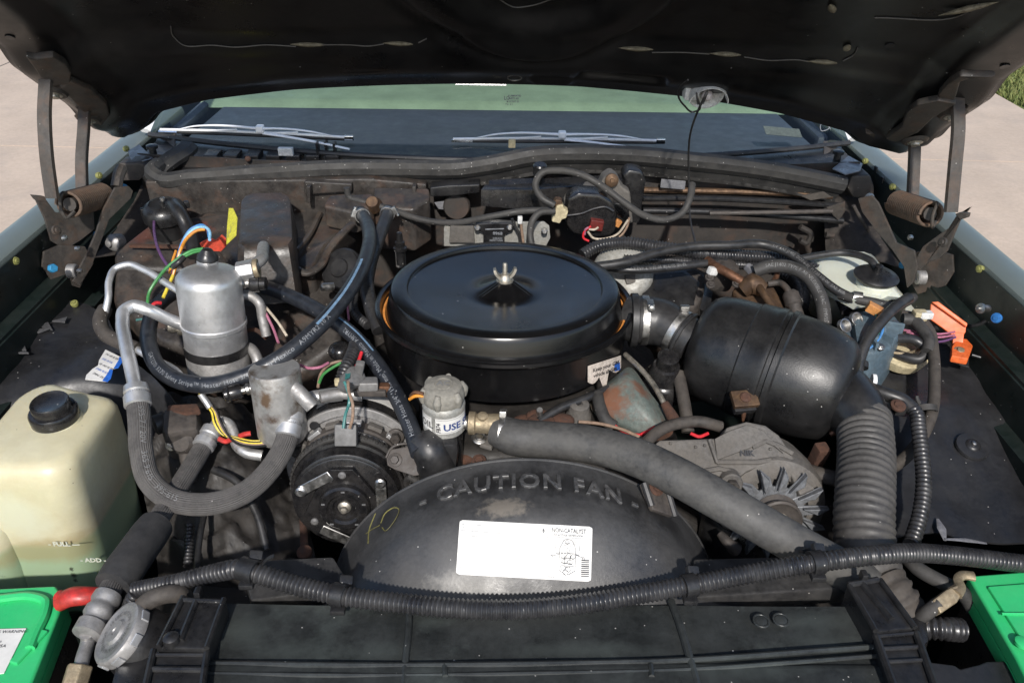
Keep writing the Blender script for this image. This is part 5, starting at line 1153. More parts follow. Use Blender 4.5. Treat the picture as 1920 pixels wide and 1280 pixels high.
# star boss and wing nut
for k in range(3):
    a = -math.pi/6+k*2*math.pi/3; dr = V((math.cos(a), math.sin(a), 0)); c = A0-AD*.009
    w1 = AD.cross(dr)
    poly('lid_rib', [c+dr*.012+AD*.018, c+dr*.012-AD*.004, c+dr*.058-AD*.004, c+dr*.052+AD*.0005], w1*.008, 'black_paint', ac, .0025)
lathe('stud', A0+AD*.006, AD, [(0, .0038), (.032, .0038), (.033, .003), (.033, 0)], 'zinc', ac, 12)
for k in range(9): ring('stud_thread', A0+AD*(.020+k*.0020), AD, .0033, .0043, .001, 'zinc', ac, 10)
ring('washer', A0+AD*.0055, AD, .006, .015, .003, 'zinc', ac, 24)
wnut = lathe('wing_nut', A0+AD*.0085, AD, [(0, .0115), (.006, .010), (.010, .0075), (.011, .006), (.011, .0045)], 'zinc', ac, 20)
for s in (-1, 1):
    c = A0+AD*.012; X_ = V((s, .15*s, 0)).normalized()
    sweep('wing', [c+X_*.006, c+X_*.011+AD*.004, c+X_*.016+AD*.011, c+X_*.018+AD*.017], [(-.0022, -.006), (.0022, -.006), (.0022, .006), (-.0022, .006)], 'zinc', wnut, up=(0, 1, 0))
for k, (px, py, r_) in enumerate([(905, 566, .007), (950, 578, .006), (990, 561, .004)]): stain('black_paint', P(px, py, z=.965), (r_, r_, r_), (.17, .09, .05), .8, 150, .7)
stain('black_paint', P(808, 684, y=1.04), (.014, .01, .008), (.2, .08, .04), .9, 100, .7)
# torn parts sticker on the base
def stk(px, py, lift=.0008):
    k = ray(px, py); o = CAM; best = None; t = 0.6
    while t < 2.5:
        p = o+k*t; q = p-A0; h = q.dot(AD); r = (q-AD*h).length
        if r < .2145+lift and h < -.03: return p
        t += .0008
    return p
sp = [(1104, 680), (1152, 667), (1163, 672), (1166, 688), (1160, 704), (1128, 716), (1117, 734), (1110, 726), (1102, 712)]
def stk_sheet(u, v):
    px = 1102+62*u; top_ = 686-20*u; bot = 716-20*u+(8*math.sin(u*9) if v > .9 else 0)-10*u; return stk(px, top_+(bot-top_)*v)
sticker = sheet('sticker', stk_sheet, 14, 8, 'label_old', ac, -.0005)
def stk_text(s, px, py, su, mt='ink', bold=.0):
    vs, fs = text2d(s, 1.0, bold=bold); mesh('sticker_print', [stk(px+q.x*su, py-q.x*su*.33-q.y*su*1.25, .0022) for q in vs], fs, mt, sticker, fix=False)
stk_text('Keep your GM', 1112, 698, 8.0, 'ink', .02); stk_text('vehicle all GM.', 1113, 708, 7.6, 'ink', .02)
mesh('sticker_panel', [stk(1152, 682, .002), stk(1162, 679, .002), stk(1163, 693, .002), stk(1153, 696, .002)], [(0, 1, 2, 3)], 'label_blue', sticker, fix=False)
# ------------------------------------------------------------------ PCV filler cap on its tube
fc = thing('oil_filler', 'grey oil filler cap on a silver labelled breather tube', 'oil filler', P(830, 870, z=.79))
OC = P(831, 726, z=.935); od = V((0, -.02, 1)).normalized()
prf = [(-.022, .0292), (-.02, .0305), (-.012, .031), (-.004, .030), (.003, .027), (.006, .021), (.0065, 0)]
M('cap_grey', (.2, .19, .165), .55, .1, dust=(.29, .27, .23), damt=.6, dscale=45, bump=.2)
capo = lathe('cap', OC, od, prf, 'cap_grey', fc, 40)
for k in range(6):
    a = k*math.pi/3+.3; dr = V((math.cos(a), math.sin(a), 0)); tube('grip', [OC+dr*.0305-od*.020, OC+dr*.031-od*.008, OC+dr*.027+od*.003], [.004, .0065, .004], 'cap_grey', fc, 10)
ring('cap_ring', OC+od*.0055, od, .0125, .0138, .0022, 'cap_grey', fc, 28)
s_, u_, _ = axes(od); text_on('lettering', 'AC', .016, flat_fn(OC+od*.0068+V((0, -.005, 0)), V((.9, 0, 0)), V((0, 1, 0)), od, .001), 'ink_grey', fc, .0003, True)
M('tin', (.55, .54, .5), .4, .6, dust=(.3, .28, .24), damt=.5, dscale=40)
lathe('breather', OC, od, [(-.074, .029), (-.070, .0318), (-.066, .0312), (-.032, .0312), (-.028, .0318), (-.024, .0305), (-.020, .029)], 'tin', fc, 40)
def cyl(nm, a0, a1, h0, h1, mt, r=.0317):
    return sheet(nm, lambda u, v: OC+od*(h0+(h1-h0)*v)+V((math.sin(a0+(a1-a0)*u), -math.cos(a0+(a1-a0)*u), 0))*r, 20, 1, mt, fc, 0)
cyl('breather_label', -1.45, -.55, -.062, -.035, 'label_white'); cyl('breather_label', -.35, 1.3, -.062, -.035, 'label_white')
def cyl_text(s, a0, h0, size, mt='ink', bold=0, rot=False):
    vs, fs = text2d(s, size, bold=bold)
    mesh('label_print', [OC+od*(h0+(q.x if rot else q.y))+V((math.sin(a0+((-q.y if rot else q.x))/.0317), -math.cos(a0+((-q.y if rot else q.x))/.0317), 0))*.0322 for q in vs], fs, mt, fc, fix=False)
cyl_text('OIL', -1.25, -.054, .016, 'ink', .0002); cyl_text('FB74', -.12, -.060, .0085, 'ink', .0003, True)
M('ink_blue', (.03, .06, .2), .5); cyl_text('USE SF', .02, -.056, .0165, 'ink_blue', .0005)
def box_line(a0, a1, h): cyl('label_line', a0, a1, h, h+.0006, 'ink_grey', .0321)
for a0, a1 in ((-1.4, -.6), (-.3, 1.25)):
    for h in (-.060, -.0375): box_line(a0, a1, h)
lathe('filler_tube', OC-od*.17, od, [(0, .027), (.10, .027), (.101, .0285)], 'black_gloss', fc, 32)
tube('breather_wire', bez3([(794, 738, .935), (778, 735, .935), (770, 742, .925)]), .0025, 'copper', fc, 8); tube('breather_wire', bez3([(794, 742, .93), (780, 742, .93), (768, 748, .92)]), .0025, 'wire_orange', fc, 8)
# ------------------------------------------------------------------ black hose outlet and slotted bracket by the compressor
wb = thing('water_outlet_boot', 'wide black rubber boot joining the heater hose behind the slotted bracket', 'boot', P(820, 880, z=.78))
tube('boot', bez3([(790, 822, .856), (806, 845, .845), (818, 870, .82), (824, 895, .79)]), [.024, .027, .028, .028], 'rubber', wb, 20)
box('boot_block', P(820, 850, z=.83), (.06, .045, .07), 'rubber', wb, .012, rot=(0, .1, .15))
bk = thing('slotted_bracket', 'black painted bracket plate with square slot beside the compressor', 'bracket', P(770, 890, z=.80))
b0 = P(760, 860, y=.97); bn = V((-.1, -.7, .7)).normalized()
plane_poly('plate', [(724, 858), (732, 842), (790, 832), (812, 834), (820, 848), (818, 865), (800, 888), (776, 892), (740, 880), (726, 872)], b0, bn, .006, 'dark_metal', bk, .0015)
for pts in ([(790, 850), (808, 848), (812, 864), (796, 868), (790, 850)],): tube('slot_edge', [on_plane(a, b, b0, bn)+bn*.001 for a, b in pts], .0022, 'dark_metal', bk, 8, smooth=False)
plane_poly('slot', [(792, 852), (807, 850), (810, 863), (797, 866)], b0+bn*.0012, bn, .001, 'wire_black', bk, 0)
hexbolt('bolt', on_plane(741, 862, b0, bn), bn, .007, 'dark_metal', bk, .006)
tube('bracket_edge', [on_plane(a, b, b0, bn) for a, b in [(724, 858), (732, 842), (790, 832), (812, 834), (820, 848), (818, 865), (800, 888)]], .0022, 'dark_metal', bk, 8)
# ------------------------------------------------------------------ thermostat housing and upper radiator hose
th = thing('thermostat_fitting', 'brass coloured fitting between the oil filler and radiator hose', 'fitting', P(895, 830, z=.82))
fa = P(868, 792, z=.872); fd = (P(935, 795, z=.872)-fa).normalized()
lathe('stub', fa, fd, [(-.008, .010), (.006, .010), (.008, .013)], 'steel', th, 20)
lathe('collar', fa+fd*.008, fd, [(0, .012), (.001, .0175), (.010, .0175), (.012, .0145), (.034, .0155), (.05, .0165)], 'brass', th, 24)
lathe('boss', P(905, 782, z=.885), (0, -.2, 1), [(-.01, .009), (.004, .008), (.006, .004), (.006, 0)], 'brass', th, 14)
top_poly('flange', [(893, 818), (915, 814), (928, 826), (922, 838), (900, 832)], .845, .008, 'cast', th, .002); hexbolt('bolt', P(899, 822, z=.846), (0, -.3, 1), .007, 'steel', th, .006)
rh = thing('radiator_hose', 'thick dusty black upper radiator hose sweeping over the shroud to the radiator', 'hose', P(1250, 900, z=.83))
rp = bez3([(932, 806, .862), (960, 818, .862), (1020, 824, .866), (1100, 832, .874), (1180, 852, .880), (1260, 888, .880), (1350, 938, .870), (1440, 990, .850), (1520, 1035, .828), (1600, 1078, .795), (1650, 1110, .76)])
tube('hose', rp, [.024, .0275, .0275, .0272, .027, .0268, .0265, .0262, .026, .026, .026], 'radiator_hose', rh, 32, sub=8)
clamp('hose_clamp', rp[0]+(rp[1]-rp[0])*.35, V((1, -.1, 0)), .0262, rh, .009, screw=(0, .35, 1))
# small parts under the air cleaner front
tag(tube('vacuum_hose', bez3([(1120, 740, .85), (1126, 765, .845), (1138, 790, .835), (1152, 800, .83)]), .010, 'rubber_dusty'), 'short grey rubber hose on the green valve cover', 'hose')
tag(tube('black_vacuum_line', bez3([(1010, 790, .835), (1050, 765, .845), (1095, 748, .85), (1140, 728, .85)]), .007, 'rubber'), 'black line running under the air cleaner front', 'hose')
for k, (pts, m_, nm) in enumerate([([(1150, 796, .835), (1165, 806, .83), (1188, 814, .83), (1205, 816, .83)], 'wire_red', 'red wire crossing the valve cover foot'), ([(1200, 815, .832), (1215, 808, .835), (1228, 800, .838)], 'wire_red', 'red wire end between valve cover and hose'), ([(1085, 790, .84), (1130, 795, .84), (1170, 806, .836), (1205, 822, .83)], 'wire_brown', 'brown wires lying before the valve cover'), ([(1295, 812, .84), (1310, 818, .838), (1328, 812, .84)], 'wire_red', 'red wire beside the alternator bracket')]):
    tag(tube('wire', bez3(pts), .0026, m_, seg=8), nm, 'wire')
tag(tube('spark_hose', bez3([(1208, 832, .85), (1235, 808, .858), (1270, 794, .86), (1310, 790, .86), (1352, 800, .85)]), .009, 'rubber_brown'), 'brown rubber hose arching onto the alternator bracket', 'hose')
t = thing('dipstick_tube', 'pale metal dipstick tube beside the green valve cover', 'dipstick', P(1250, 780, z=.82))
tube('tube', bez3([(1172, 664, .87), (1195, 685, .868), (1225, 720, .86), (1245, 755, .85), (1262, 785, .84)]), .0045, 'zinc', t, 10); tube('boot', bez3([(1246, 756, .852), (1262, 784, .84), (1268, 796, .835)]), [.007, .010, .008], 'rust', t, 10)
t = thing('breather_valve', 'shiny black domed valve under the intake boot', 'valve', P(1240, 730, z=.82))
lathe('dome', P(1240, 730, z=.815), (0, -.25, 1), [(0, .04), (.02, .04), (.03, .036), (.034, .030), (.06, .022), (.062, .018), (.082, .018), (.085, .012), (.085, 0)], 'black_gloss', t, 32)
tag(tube('plug_boot', bez3([(1272, 700, .86), (1280, 740, .845), (1286, 775, .83), (1290, 810, .81)]), .0105, 'rubber_brown'), 'brown spark plug boot standing behind the alternator bracket', 'plug boot')
M('fan_zinc', (.2, .21, .225), .45, .5, dust=(.1, .095, .09), damt=.5, dscale=60)
M('booster_pale', (.33, .33, .31), .5, .3, dust=(.22, .2, .16), damt=.6, dscale=25)
M('plug_tan', (.5, .22, .07), .5)
M('plug_red', (.12, .018, .014), .5)
M('bulb_glass', (.55, .5, .5), .08, 0, rvar=.02)
# ------------------------------------------------------------------ intake boot, resonator and cold air duct
bt = thing('intake_boot', 'black rubber elbow with two steel clamps from air cleaner to resonator', 'intake boot', P(1240, 650, z=.86))
bp_ = bez3([(1178, 596, .905), (1205, 600, .908), (1235, 604, .908), (1265, 618, .904), (1300, 640, .895)])
tube('elbow', bp_, [.040, .042, .041, .038, .037], 'rubber', bt, 28)
ring('clamp_band', bp_[1]-V((.004, 0, 0)), (1, -.05, 0), .0415, .0435, .012, 'steel', bt, 32); q = bp_[1]+V((.006, -.02, .042)); box('clamp_screw', q, (.012, .022, .010), 'steel', bt, .002); lathe('screw', q+V((0, -.01, 0)), (0, -1, .1), [(0, .005), (.007, .005), (.008, .003), (.008, 0)], 'steel', bt, 10)
d = (bp_[4]-bp_[3]).normalized(); ring('clamp_band', bp_[3], d, .0385, .0405, .012, 'steel', bt, 32); box('clamp_screw', bp_[3]+V((.012, .0, .042)), (.016, .01, .01), 'steel', bt, .002)
ring('boot_lip', bp_[1]-V((.022, 0, 0)), (1, -.05, 0), .040, .047, .012, 'rubber', bt, 32)
ring('boot_lip', bp_[3]+d*.016, d, .037, .043, .006, 'rubber', bt, 32)
rs = thing('resonator', 'large ribbed black plastic intake resonator canister', 'resonator', P(1440, 830, z=.78))
ra, rb = P(1306, 640, z=.885), P(1580, 735, z=.868); d = rb-ra; RL = d.length; d.normalize(); Rr = .098
lathe('canister', ra, d, [(-.004, 0), (-.003, .05), (.002, .068), (.010, .080), (.022, .088), (.045, .0925), (.085, .0945), (.0875, .0965), (.116, .0985), (.119, .1000), (.128, .1000), (.130, .0975), (.136, .0975), (.138, .1015), (.146, .1015), (.149, .0985)]+[(.155+(RL-.165)*k/10, .0985-.0135*(k/10)**2.2) for k in range(11)]+[(RL-.002, .079), (RL+.005, .070), (RL+.010, .055), (RL+.013, .03), (RL+.0135, 0)], 'duct_black', rs, 72, angle=30)
# clip with rusty screw at the seam
cpp = P(1397, 752, z=.80)
cpt = on_plane(1396, 748, ra+d*.12+V((0, -.09, .0)), V((0, -.8, .6)))
box('seam_clip', cpt, (.042, .028, .01), 'bronze', rs, .002, rot=(.5, 0, .15)); box('seam_tab', cpt+V((0, -.006, -.014)), (.036, .014, .012), 'black_plastic', rs, .002, rot=(.4, 0, .15))
lathe('screw', cpt+V((0, -.002, .004)), (0, -.4, 1), [(0, .009), (.003, .009), (.006, .006), (.006, 0)], 'rust', rs, 12); tube('screw_end', [cpt+V((0, -.008, -.014)), cpt+V((0, -.012, -.034))], [.004, .0035, .002], 'copper', rs, 8)
# outlet horn with ribs, blending to the duct
oz = bez3([(1540, 725, .86), (1580, 748, .868), (1606, 775, .865), (1620, 800, .858)])
tube('outlet_neck', oz, [.055, .052, .046, .040], 'duct_black', rs, 28)
for pts in ([(1560, 738, .905), (1578, 715, .915), (1600, 706, .912)], [(1605, 712, .91), (1620, 735, .90), (1632, 762, .89)], [(1600, 705, .912), (1588, 690, .918), (1582, 678, .92)]): tube('neck_rib', bez3(pts), .004, 'duct_black', rs, 8)
poly('outlet_gusset', bez3([(1596, 704, .912), (1622, 720, .905), (1650, 765, .885), (1610, 775, .88), (1585, 730, .90)]), (0, 0, -.03), 'duct_black', rs, .006)
dk = thing('cold_air_duct', 'wide ribbed dark rubber cold air duct running forward from the resonator', 'air duct', P(1620, 1040, z=.78))
dp = bez3([(1620, 788, .862), (1624, 850, .846), (1622, 920, .83), (1620, 990, .808), (1626, 1050, .785), (1650, 1110, .75)])
tube('corrugated_duct', dp, .041, 'corrugated_duct', dk, 40, corr=(.0115, .0028, 1))
ring('duct_collar', dp[0]-V((0, -.006, 0)), dp[1]-dp[0], .036, .0428, .012, 'corrugated_duct', dk, 40)
tag(tube('spade_terminal', bez3([(1556, 815, .82), (1564, 808, .825), (1570, 800, .828)]), [.004, .007, .003], 'copper', seg=8), 'small copper coloured terminal beside the duct collar', 'terminal')

# ------------------------------------------------------------------ alternator
al = thing('alternator', 'dusty grey alternator with finned cooling fan below the resonator', 'alternator', P(1455, 1000, z=.74))
FC = P(1456, 968, y=.90); FA = V((-.04, -.97, .2)).normalized(); fs_, fu, _ = axes(FA)
lathe('housing', FC-FA*.125, FA, [(0, .03), (.004, .068), (.012, .078), (.05, .083), (.085, .083), (.098, .079), (.106, .066), (.106, .052), (.098, .050), (.098, 0)], 'cast', al, 48)
for k in range(14):
    a = 2*math.pi*k/14+.2; ca, sa = math.cos(a), math.sin(a); e = fs_*ca+fu*sa; tn = fs_*-sa+fu*ca; o = FC-FA*.012
    poly('fan_blade', [o+e*.030-tn*.008, o+e*.060-tn*.010, o+e*.078+tn*.000, o+e*.032+tn*.008], FA*.004-tn*.002, 'fan_zinc', al, .0012, 1) 
    poly('fan_blade', [o+e*.040+tn*.004, o+e*.078-tn*.001, o+e*.060-tn*.009], FA*.012, 'fan_zinc', al, .001, 1)
lathe('fan_disc', FC-FA*.014, FA, [(0, .044), (.003, .044), (.004, .03)], 'fan_zinc', al, 32)
lathe('pulley', FC-FA*.010, FA, [(0, .032), (.004, .034), (.012, .026), (.02, .034), (.024, .034), (.026, .031), (.022, .024), (.022, .012), (.022, 0)], 'dark_metal', al, 40)
hexbolt('shaft_nut', FC+FA*.012, FA, .009, 'zinc', al, .010)
# cast bracket sitting over it
b0 = P(1430, 850, z=.845); bn = V((0, -.62, .78)).normalized()
plane_poly('cast_bracket', [(1222, 838), (1236, 824), (1300, 822), (1352, 820), (1362, 800), (1400, 789), (1436, 796), (1462, 815), (1484, 848), (1510, 896), (1532, 915), (1500, 930), (1478, 880), (1440, 868), (1400, 885), (1376, 905), (1340, 890), (1300, 880), (1250, 855)], b0, bn, .03, 'cast', al, .005)
plane_poly('bracket_step', [(1340, 822), (1365, 808), (1400, 795), (1430, 805), (1455, 830), (1470, 850), (1438, 824), (1410, 838), (1345, 862)], b0+bn*.004, bn, .006, 'cast', al, .002)
for pts in ([(1330, 824), (1344, 866), (1380, 866)], [(1410, 838), (1436, 826), (1462, 836), (1486, 850)], [(1316, 884), (1348, 878), (1372, 884), (1386, 892)], [(1344, 866), (1420, 866), (1445, 862)]):
    tube('bracket_rib', [on_plane(a, b, b0+bn*.001, bn) for a, b in pts], .004, 'cast', al, 8, smooth=False)
p = on_plane(1370, 892, b0, bn); lathe('bolt_boss', p-bn*.012, FA, [(0, .017), (.02, .017), (.022, .015), (.022, 0)], 'cast', al, 20); hexbolt('bolt', p-bn*.012+FA*.022, FA, .0105, 'hinge', al, .008, False)
for px, py in [(1257, 831), (1304, 838), (1321, 835), (1444, 842), (1292, 868)]: ico('casting_pip', on_plane(px, py, b0, bn)+bn*.001, .0028, 'cast', al, 1)
o_ = on_plane(1386, 856, b0, bn); u_ = (on_plane(1410, 856, b0, bn)-o_).normalized(); text_on('lettering', 'NIK', .013, flat_fn(o_, u_, bn.cross(u_), bn, .0052), 'ink', al, .0001)
tag(tube('vent_pipe', bez3([(1492, 875, .80), (1530, 888, .80), (1570, 898, .80), (1600, 905, .80)]), .012, 'rubber_brown'), 'brown rubber pipe passing behind the ribbed air duct', 'hose')
tag(box('bracket_tab', P(1532, 860, z=.80), (.02, .02, .06), 'rust', None, .003, rot=(.2, 0, .2)), 'small rusty steel tab between alternator and duct', 'bracket')
t = thing('power_steering_reservoir', 'dark greasy pump reservoir in the gap below the radiator hose', 'reservoir', P(1380, 1030, z=.6))
lathe('body', P(1380, 1010, z=.66), (0, -.1, 1), [(0, .06), (.06, .062), (.07, .055), (.075, .03), (.08, .028), (.082, 0)], 'black_plastic', t, 32); tube('spout', bez3([(1350, 1000, .74), (1368, 1020, .735), (1380, 1030, .725)]), [.006, .009, .011], 'dark_metal', t, 10)

# ------------------------------------------------------------------ looms and hoses along the firewall
def hose(name, label, pts, r, mat, cat='hose', corr=None, seg=14, y=False, group=None):
    q = [P(a, b, y=c) if y else P(a, b, z=c) for a, b, c in pts]
    return tag(tube(name, q, r, mat, None, seg, corr=corr), label, cat, group), q
hose('engine_loom', 'fat corrugated black loom behind the air cleaner running to the brake side', [(1092, 478, .93), (1115, 464, .94), (1160, 455, .945), (1230, 462, .945), (1310, 474, .94), (1400, 480, .93), (1470, 486, .925), (1530, 506, .92), (1570, 545, .90), (1590, 585, .88)], .0125, 'loom', 'wiring loom', (.006, .0022))
hose('engine_loom', 'second corrugated black loom just below the fat one', [(1170, 486, .925), (1260, 488, .925), (1340, 496, .918), (1420, 500, .91), (1480, 520, .90), (1520, 560, .88)], .0095, 'loom', 'wiring loom', (.006, .002))
o, q = hose('vacuum_hose', 'smooth black vacuum hose crossing over the looms with printed lettering', [(1118, 500, .95), (1170, 492, .955), (1230, 474, .96), (1300, 462, .962), (1370, 460, .962), (1430, 458, .96), (1480, 475, .955), (1530, 515, .94), (1575, 548, .925), (1600, 560, .92)], .0085, 'rubber', seg=16)
fn, _ = hose_fn(spline(q, 8), .0085, .36, CAM); text_on('hose_print', '1/4" SAE J1402  DOT-6-01  FLEXI 1/2-00  SAE 30R', .008, fn, 'print_grey', o)
o, q = hose('fuel_hose', 'printed black hose lying below the looms behind the canister', [(1130, 500, .93), (1180, 506, .93), (1250, 502, .93), (1310, 495, .93), (1360, 490, .925)], .0075, 'rubber', seg=16)
fn, _ = hose_fn(spline(q, 8), .0075, .02, CAM); text_on('hose_print', 'SAE J30R7-2 EVA-L 1/32-06 IBJ-L/05 SN-EL', .008, fn, 'print_grey', o)
o, q = hose('brake_vacuum_hose', 'dusty printed hose arching beside the bronze booster into the blue servo', [(1415, 508, .935), (1440, 500, .945), (1475, 500, .95), (1510, 515, .945), (1535, 550, .925), (1545, 590, .90), (1545, 620, .88)], .0125, 'rubber_dusty', seg=18)
fn, _ = hose_fn(spline(q, 8), .0125, .02, CAM); text_on('hose_print', 'SAE J1402 TYPE F AII   FLEXIBLE  VAC   FMVSS 106', .009, fn, 'print_grey', o)
hose('filler_hose', 'thin black hose ending at the white bottle cap', [(1500, 485, .95), (1540, 478, .955), (1580, 474, .96), (1620, 482, .965), (1636, 492, .965), (1645, 508, .955)], .0065, 'rubber')
hose('ribbed_vacuum_hose', 'finely ribbed black hose behind the booster pipes', [(1470, 505, .90), (1492, 520, .90), (1502, 545, .89), (1498, 575, .875)], .018, 'loom', 'hose', (.004, .0015))
hose('brake_hose', 'black moulded hose joint beside the white bottle', [(1575, 552, .92), (1600, 560, .922), (1640, 568, .92), (1670, 575, .915), (1700, 565, .91), (1712, 558, .905)], .009, 'rubber_dusty')
ring('hose_clamp', P(1598, 558, z=.922), (1, -.3, 0), .0095, .0125, .016, 'steel', bpy.data.objects['brake_hose'], 20)
o, q = hose('upright_hose', 'stiff black hose rising past the blue servo', [(1606, 705, .88), (1610, 680, .895), (1622, 645, .915), (1650, 605, .935), (1680, 575, .945), (1704, 558, .95)], .0095, 'rubber')
hose('looped_hose', 'black hose loop behind the stiff upright hose', [(1618, 690, .87), (1622, 660, .885), (1640, 642, .89), (1680, 635, .89), (1720, 640, .885), (1738, 658, .875), (1725, 672, .865), (1695, 668, .862), (1670, 660, .86)], .0085, 'rubber')
hose('long_brown_hose', 'long dusty brown hose curving down beside the ribbed air duct', [(1690, 590, .90), (1722, 598, .90), (1742, 620, .895), (1750, 660, .88), (1752, 720, .86), (1748, 770, .845), (1730, 815, .83), (1700, 855, .815), (1665, 880, .805), (1640, 890, .80)], .0095, 'rubber_brown')
hose('black_split_loom', 'shiny corrugated black loom going down beside the wide ribbed air duct', [(1705, 760, .86), (1718, 775, .86), (1722, 800, .855), (1728, 850, .84), (1732, 910, .825), (1724, 970, .81), (1708, 1020, .80)], .0115, 'loom', 'wiring loom', (.008, .0032))
hose('taped_loom', 'taped black harness entering the top of the corrugated loom', [(1630, 728, .87), (1660, 738, .87), (1695, 752, .866), (1712, 768, .86)], .011, 'rubber', 'harness')
t = thing('hose_tie', 'dark rubber tie holding the brown hose to the corrugated loom', 'cable tie', P(1738, 762, z=.84))
ring('band', P(1732, 762, z=.852), (0, -.5, -.4), .016, .0195, .010, 'rubber_dusty', t, 24); tube('tail', bez3([(1724, 756, .866), (1720, 748, .872), (1719, 742, .876)]), .003, 'rubber_dusty', t, 8)
box('harness_block', P(1686, 764, z=.862), (.018, .018, .02), 'black_plastic', bpy.data.objects['taped_loom'], .003); hexbolt('bolt', P(1684, 760, z=.873), (0, -.3, 1), .0075, 'rust', bpy.data.objects['taped_loom'], .004)
hose('branch_hose', 'dusty branch hose with white joint behind the orange bracket', [(1692, 598, .905), (1712, 600, .905), (1728, 615, .90), (1742, 640, .89), (1738, 660, .88)], .0105, 'rubber_dusty')
box('joint', P(1724, 592, z=.912), (.024, .018, .02), 'cream_plastic', bpy.data.objects['branch_hose'], .003); box('joint_plate', P(1736, 590, z=.916), (.022, .014, .012), 'lamp_shell', bpy.data.objects['branch_hose'], .002)
# ------------------------------------------------------------------ bronze coloured brake unit
bz = thing('brake_booster', 'bronze and rusty brake booster casting behind the resonator', 'brake booster', P(1420, 590, z=.82))
top_poly('casting', [(1372, 540, .90), (1390, 522, .91), (1426, 520, .915), (1450, 530, .91), (1480, 585, .885), (1440, 592, .88), (1390, 570, .888)], .9, .07, 'bronze', bz, .008)
tube('casting_neck', bez3([(1392, 545, .905), (1410, 533, .918), (1432, 545, .91)]), [.014, .02, .014], 'bronze', bz, 14)
tube('casting_rail', bez3([(1408, 518, .925), (1428, 545, .918), (1448, 575, .905), (1458, 590, .90)]), .0075, 'bronze', bz, 10)
t_ = tube('copper_pipe', bez3([(1326, 488, .93), (1340, 498, .93), (1365, 512, .928), (1392, 528, .92)]), .0085, 'copper', bz, 12)
tube('steel_pipe', bez3([(1440, 532, .918), (1460, 530, .922), (1476, 542, .92), (1484, 558, .91)]), .006, 'hinge', bz, 12); tube('steel_pipe', bez3([(1448, 530, .92), (1456, 518, .925), (1458, 510, .93)]), .005, 'copper', bz, 10)
lathe('pipe_nut', P(1480, 546, z=.915), (P(1498, 600, z=.88)-P(1480, 546, z=.915)), [(0, .010), (.006, .015), (.026, .016), (.03, .012), (.08, .012), (.082, .009)], 'dark_metal', bz, 18)
box('bracket', P(1352, 515, z=.90), (.05, .04, .06), 'dark_metal', bz, .01, rot=(.2, .2, .3)); box('white_clip', P(1336, 508, z=.925), (.02, .014, .016), 'lamp_shell', bz, .004, rot=(0, .3, .4)); box('foil_tab', P(1406, 505, z=.93), (.012, .022, .014), 'film', bz, .003, rot=(.3, 0, .5))
for px, py in [(1330, 520), (1332, 534), (1381, 532), (1378, 498)]: hexbolt('bolt', P(px, py, z=.915), (0, -.4, 1), .0055, 'dark_metal', bz, .005)
t = top_poly('steering_bracket', [(1270, 505, .88), (1310, 500, .89), (1325, 520, .88), (1312, 570, .85), (1285, 575, .85)], .88, .08, 'dark_metal', None, .01); tag(t, 'dark dusty metal bracket between booster and intake boot', 'bracket')
# pale brake booster shell behind air cleaner
bs = thing('booster_shell', 'pale grey pressed steel shell behind the looms and air cleaner', 'booster', P(1170, 540, z=.82))
lathe('shell', P(1168, 508, z=.895), (-.15, -.6, .7), [(-.04, .060), (0, .060), (.006, .056), (.012, .046), (.014, .030), (.012, 0)], 'booster_pale', bs, 40)
box('shell_recess', P(1190, 522, z=.892), (.04, .02, .006), 'cast', bs, .003, rot=(.8, 0, .3))
# dark transmission hump area behind
tag(loft('tunnel_cover', [bez3(L) for L in ([(1180, 545, .84), (1215, 500, .86), (1290, 495, .87), (1340, 520, .85), (1330, 590, .80), (1220, 600, .80)], [(1200, 545, .87), (1225, 515, .885), (1280, 510, .888), (1310, 530, .875), (1300, 572, .85), (1230, 578, .85)])], 'black_plastic', None, angle=60), 'smooth black cover hump behind the intake boot', 'cover')

# ------------------------------------------------------------------ white fluid bottle
wbt = thing('fluid_bottle', 'translucent white fluid bottle with black cap behind the blue servo', 'bottle', P(1610, 600, z=.78))
def rrect(px, z, n=0): return [P(a, b, z=z) for a, b in px]
loft('bottle', [rrect([(1520, 590), (1500, 540), (1520, 480), (1560, 470), (1640, 478), (1670, 520), (1720, 585), (1690, 620), (1600, 625)], .80),
   rrect([(1526, 540), (1518, 512), (1528, 484), (1555, 472), (1625, 474), (1640, 486), (1668, 530), (1700, 568), (1660, 582), (1600, 580)], .905),
   rrect([(1532, 520), (1524, 502), (1534, 480), (1558, 470), (1620, 472), (1634, 484), (1660, 524), (1690, 558), (1655, 568), (1600, 562)], .925),
   rrect([(1545, 508), (1538, 496), (1546, 480), (1566, 473), (1616, 475), (1628, 486), (1640, 510), (1664, 540), (1645, 548), (1600, 540)], .932)], 'tank_white', wbt, angle=60)
cpx = P(1642, 520, z=.945)
lathe('neck', cpx-V((0, 0, .03)), (0, -.05, 1), [(0, .034), (.02, .031), (.026, .024)], 'tank_white', wbt, 32)
lathe('cap', cpx, (.05, -.1, 1), [(-.012, .024), (-.006, .030), (0, .036), (.004, .037), (.008, .033), (.011, .02), (.012, 0)], 'black_plastic', wbt, 32, sx=1.1)
lathe('cap_nozzle', cpx+V((.0, 0, .01)), (0, -.1, 1), [(0, .008), (.012, .007), (.014, .008), (.016, .005), (.016, 0)], 'black_plastic', wbt, 14)
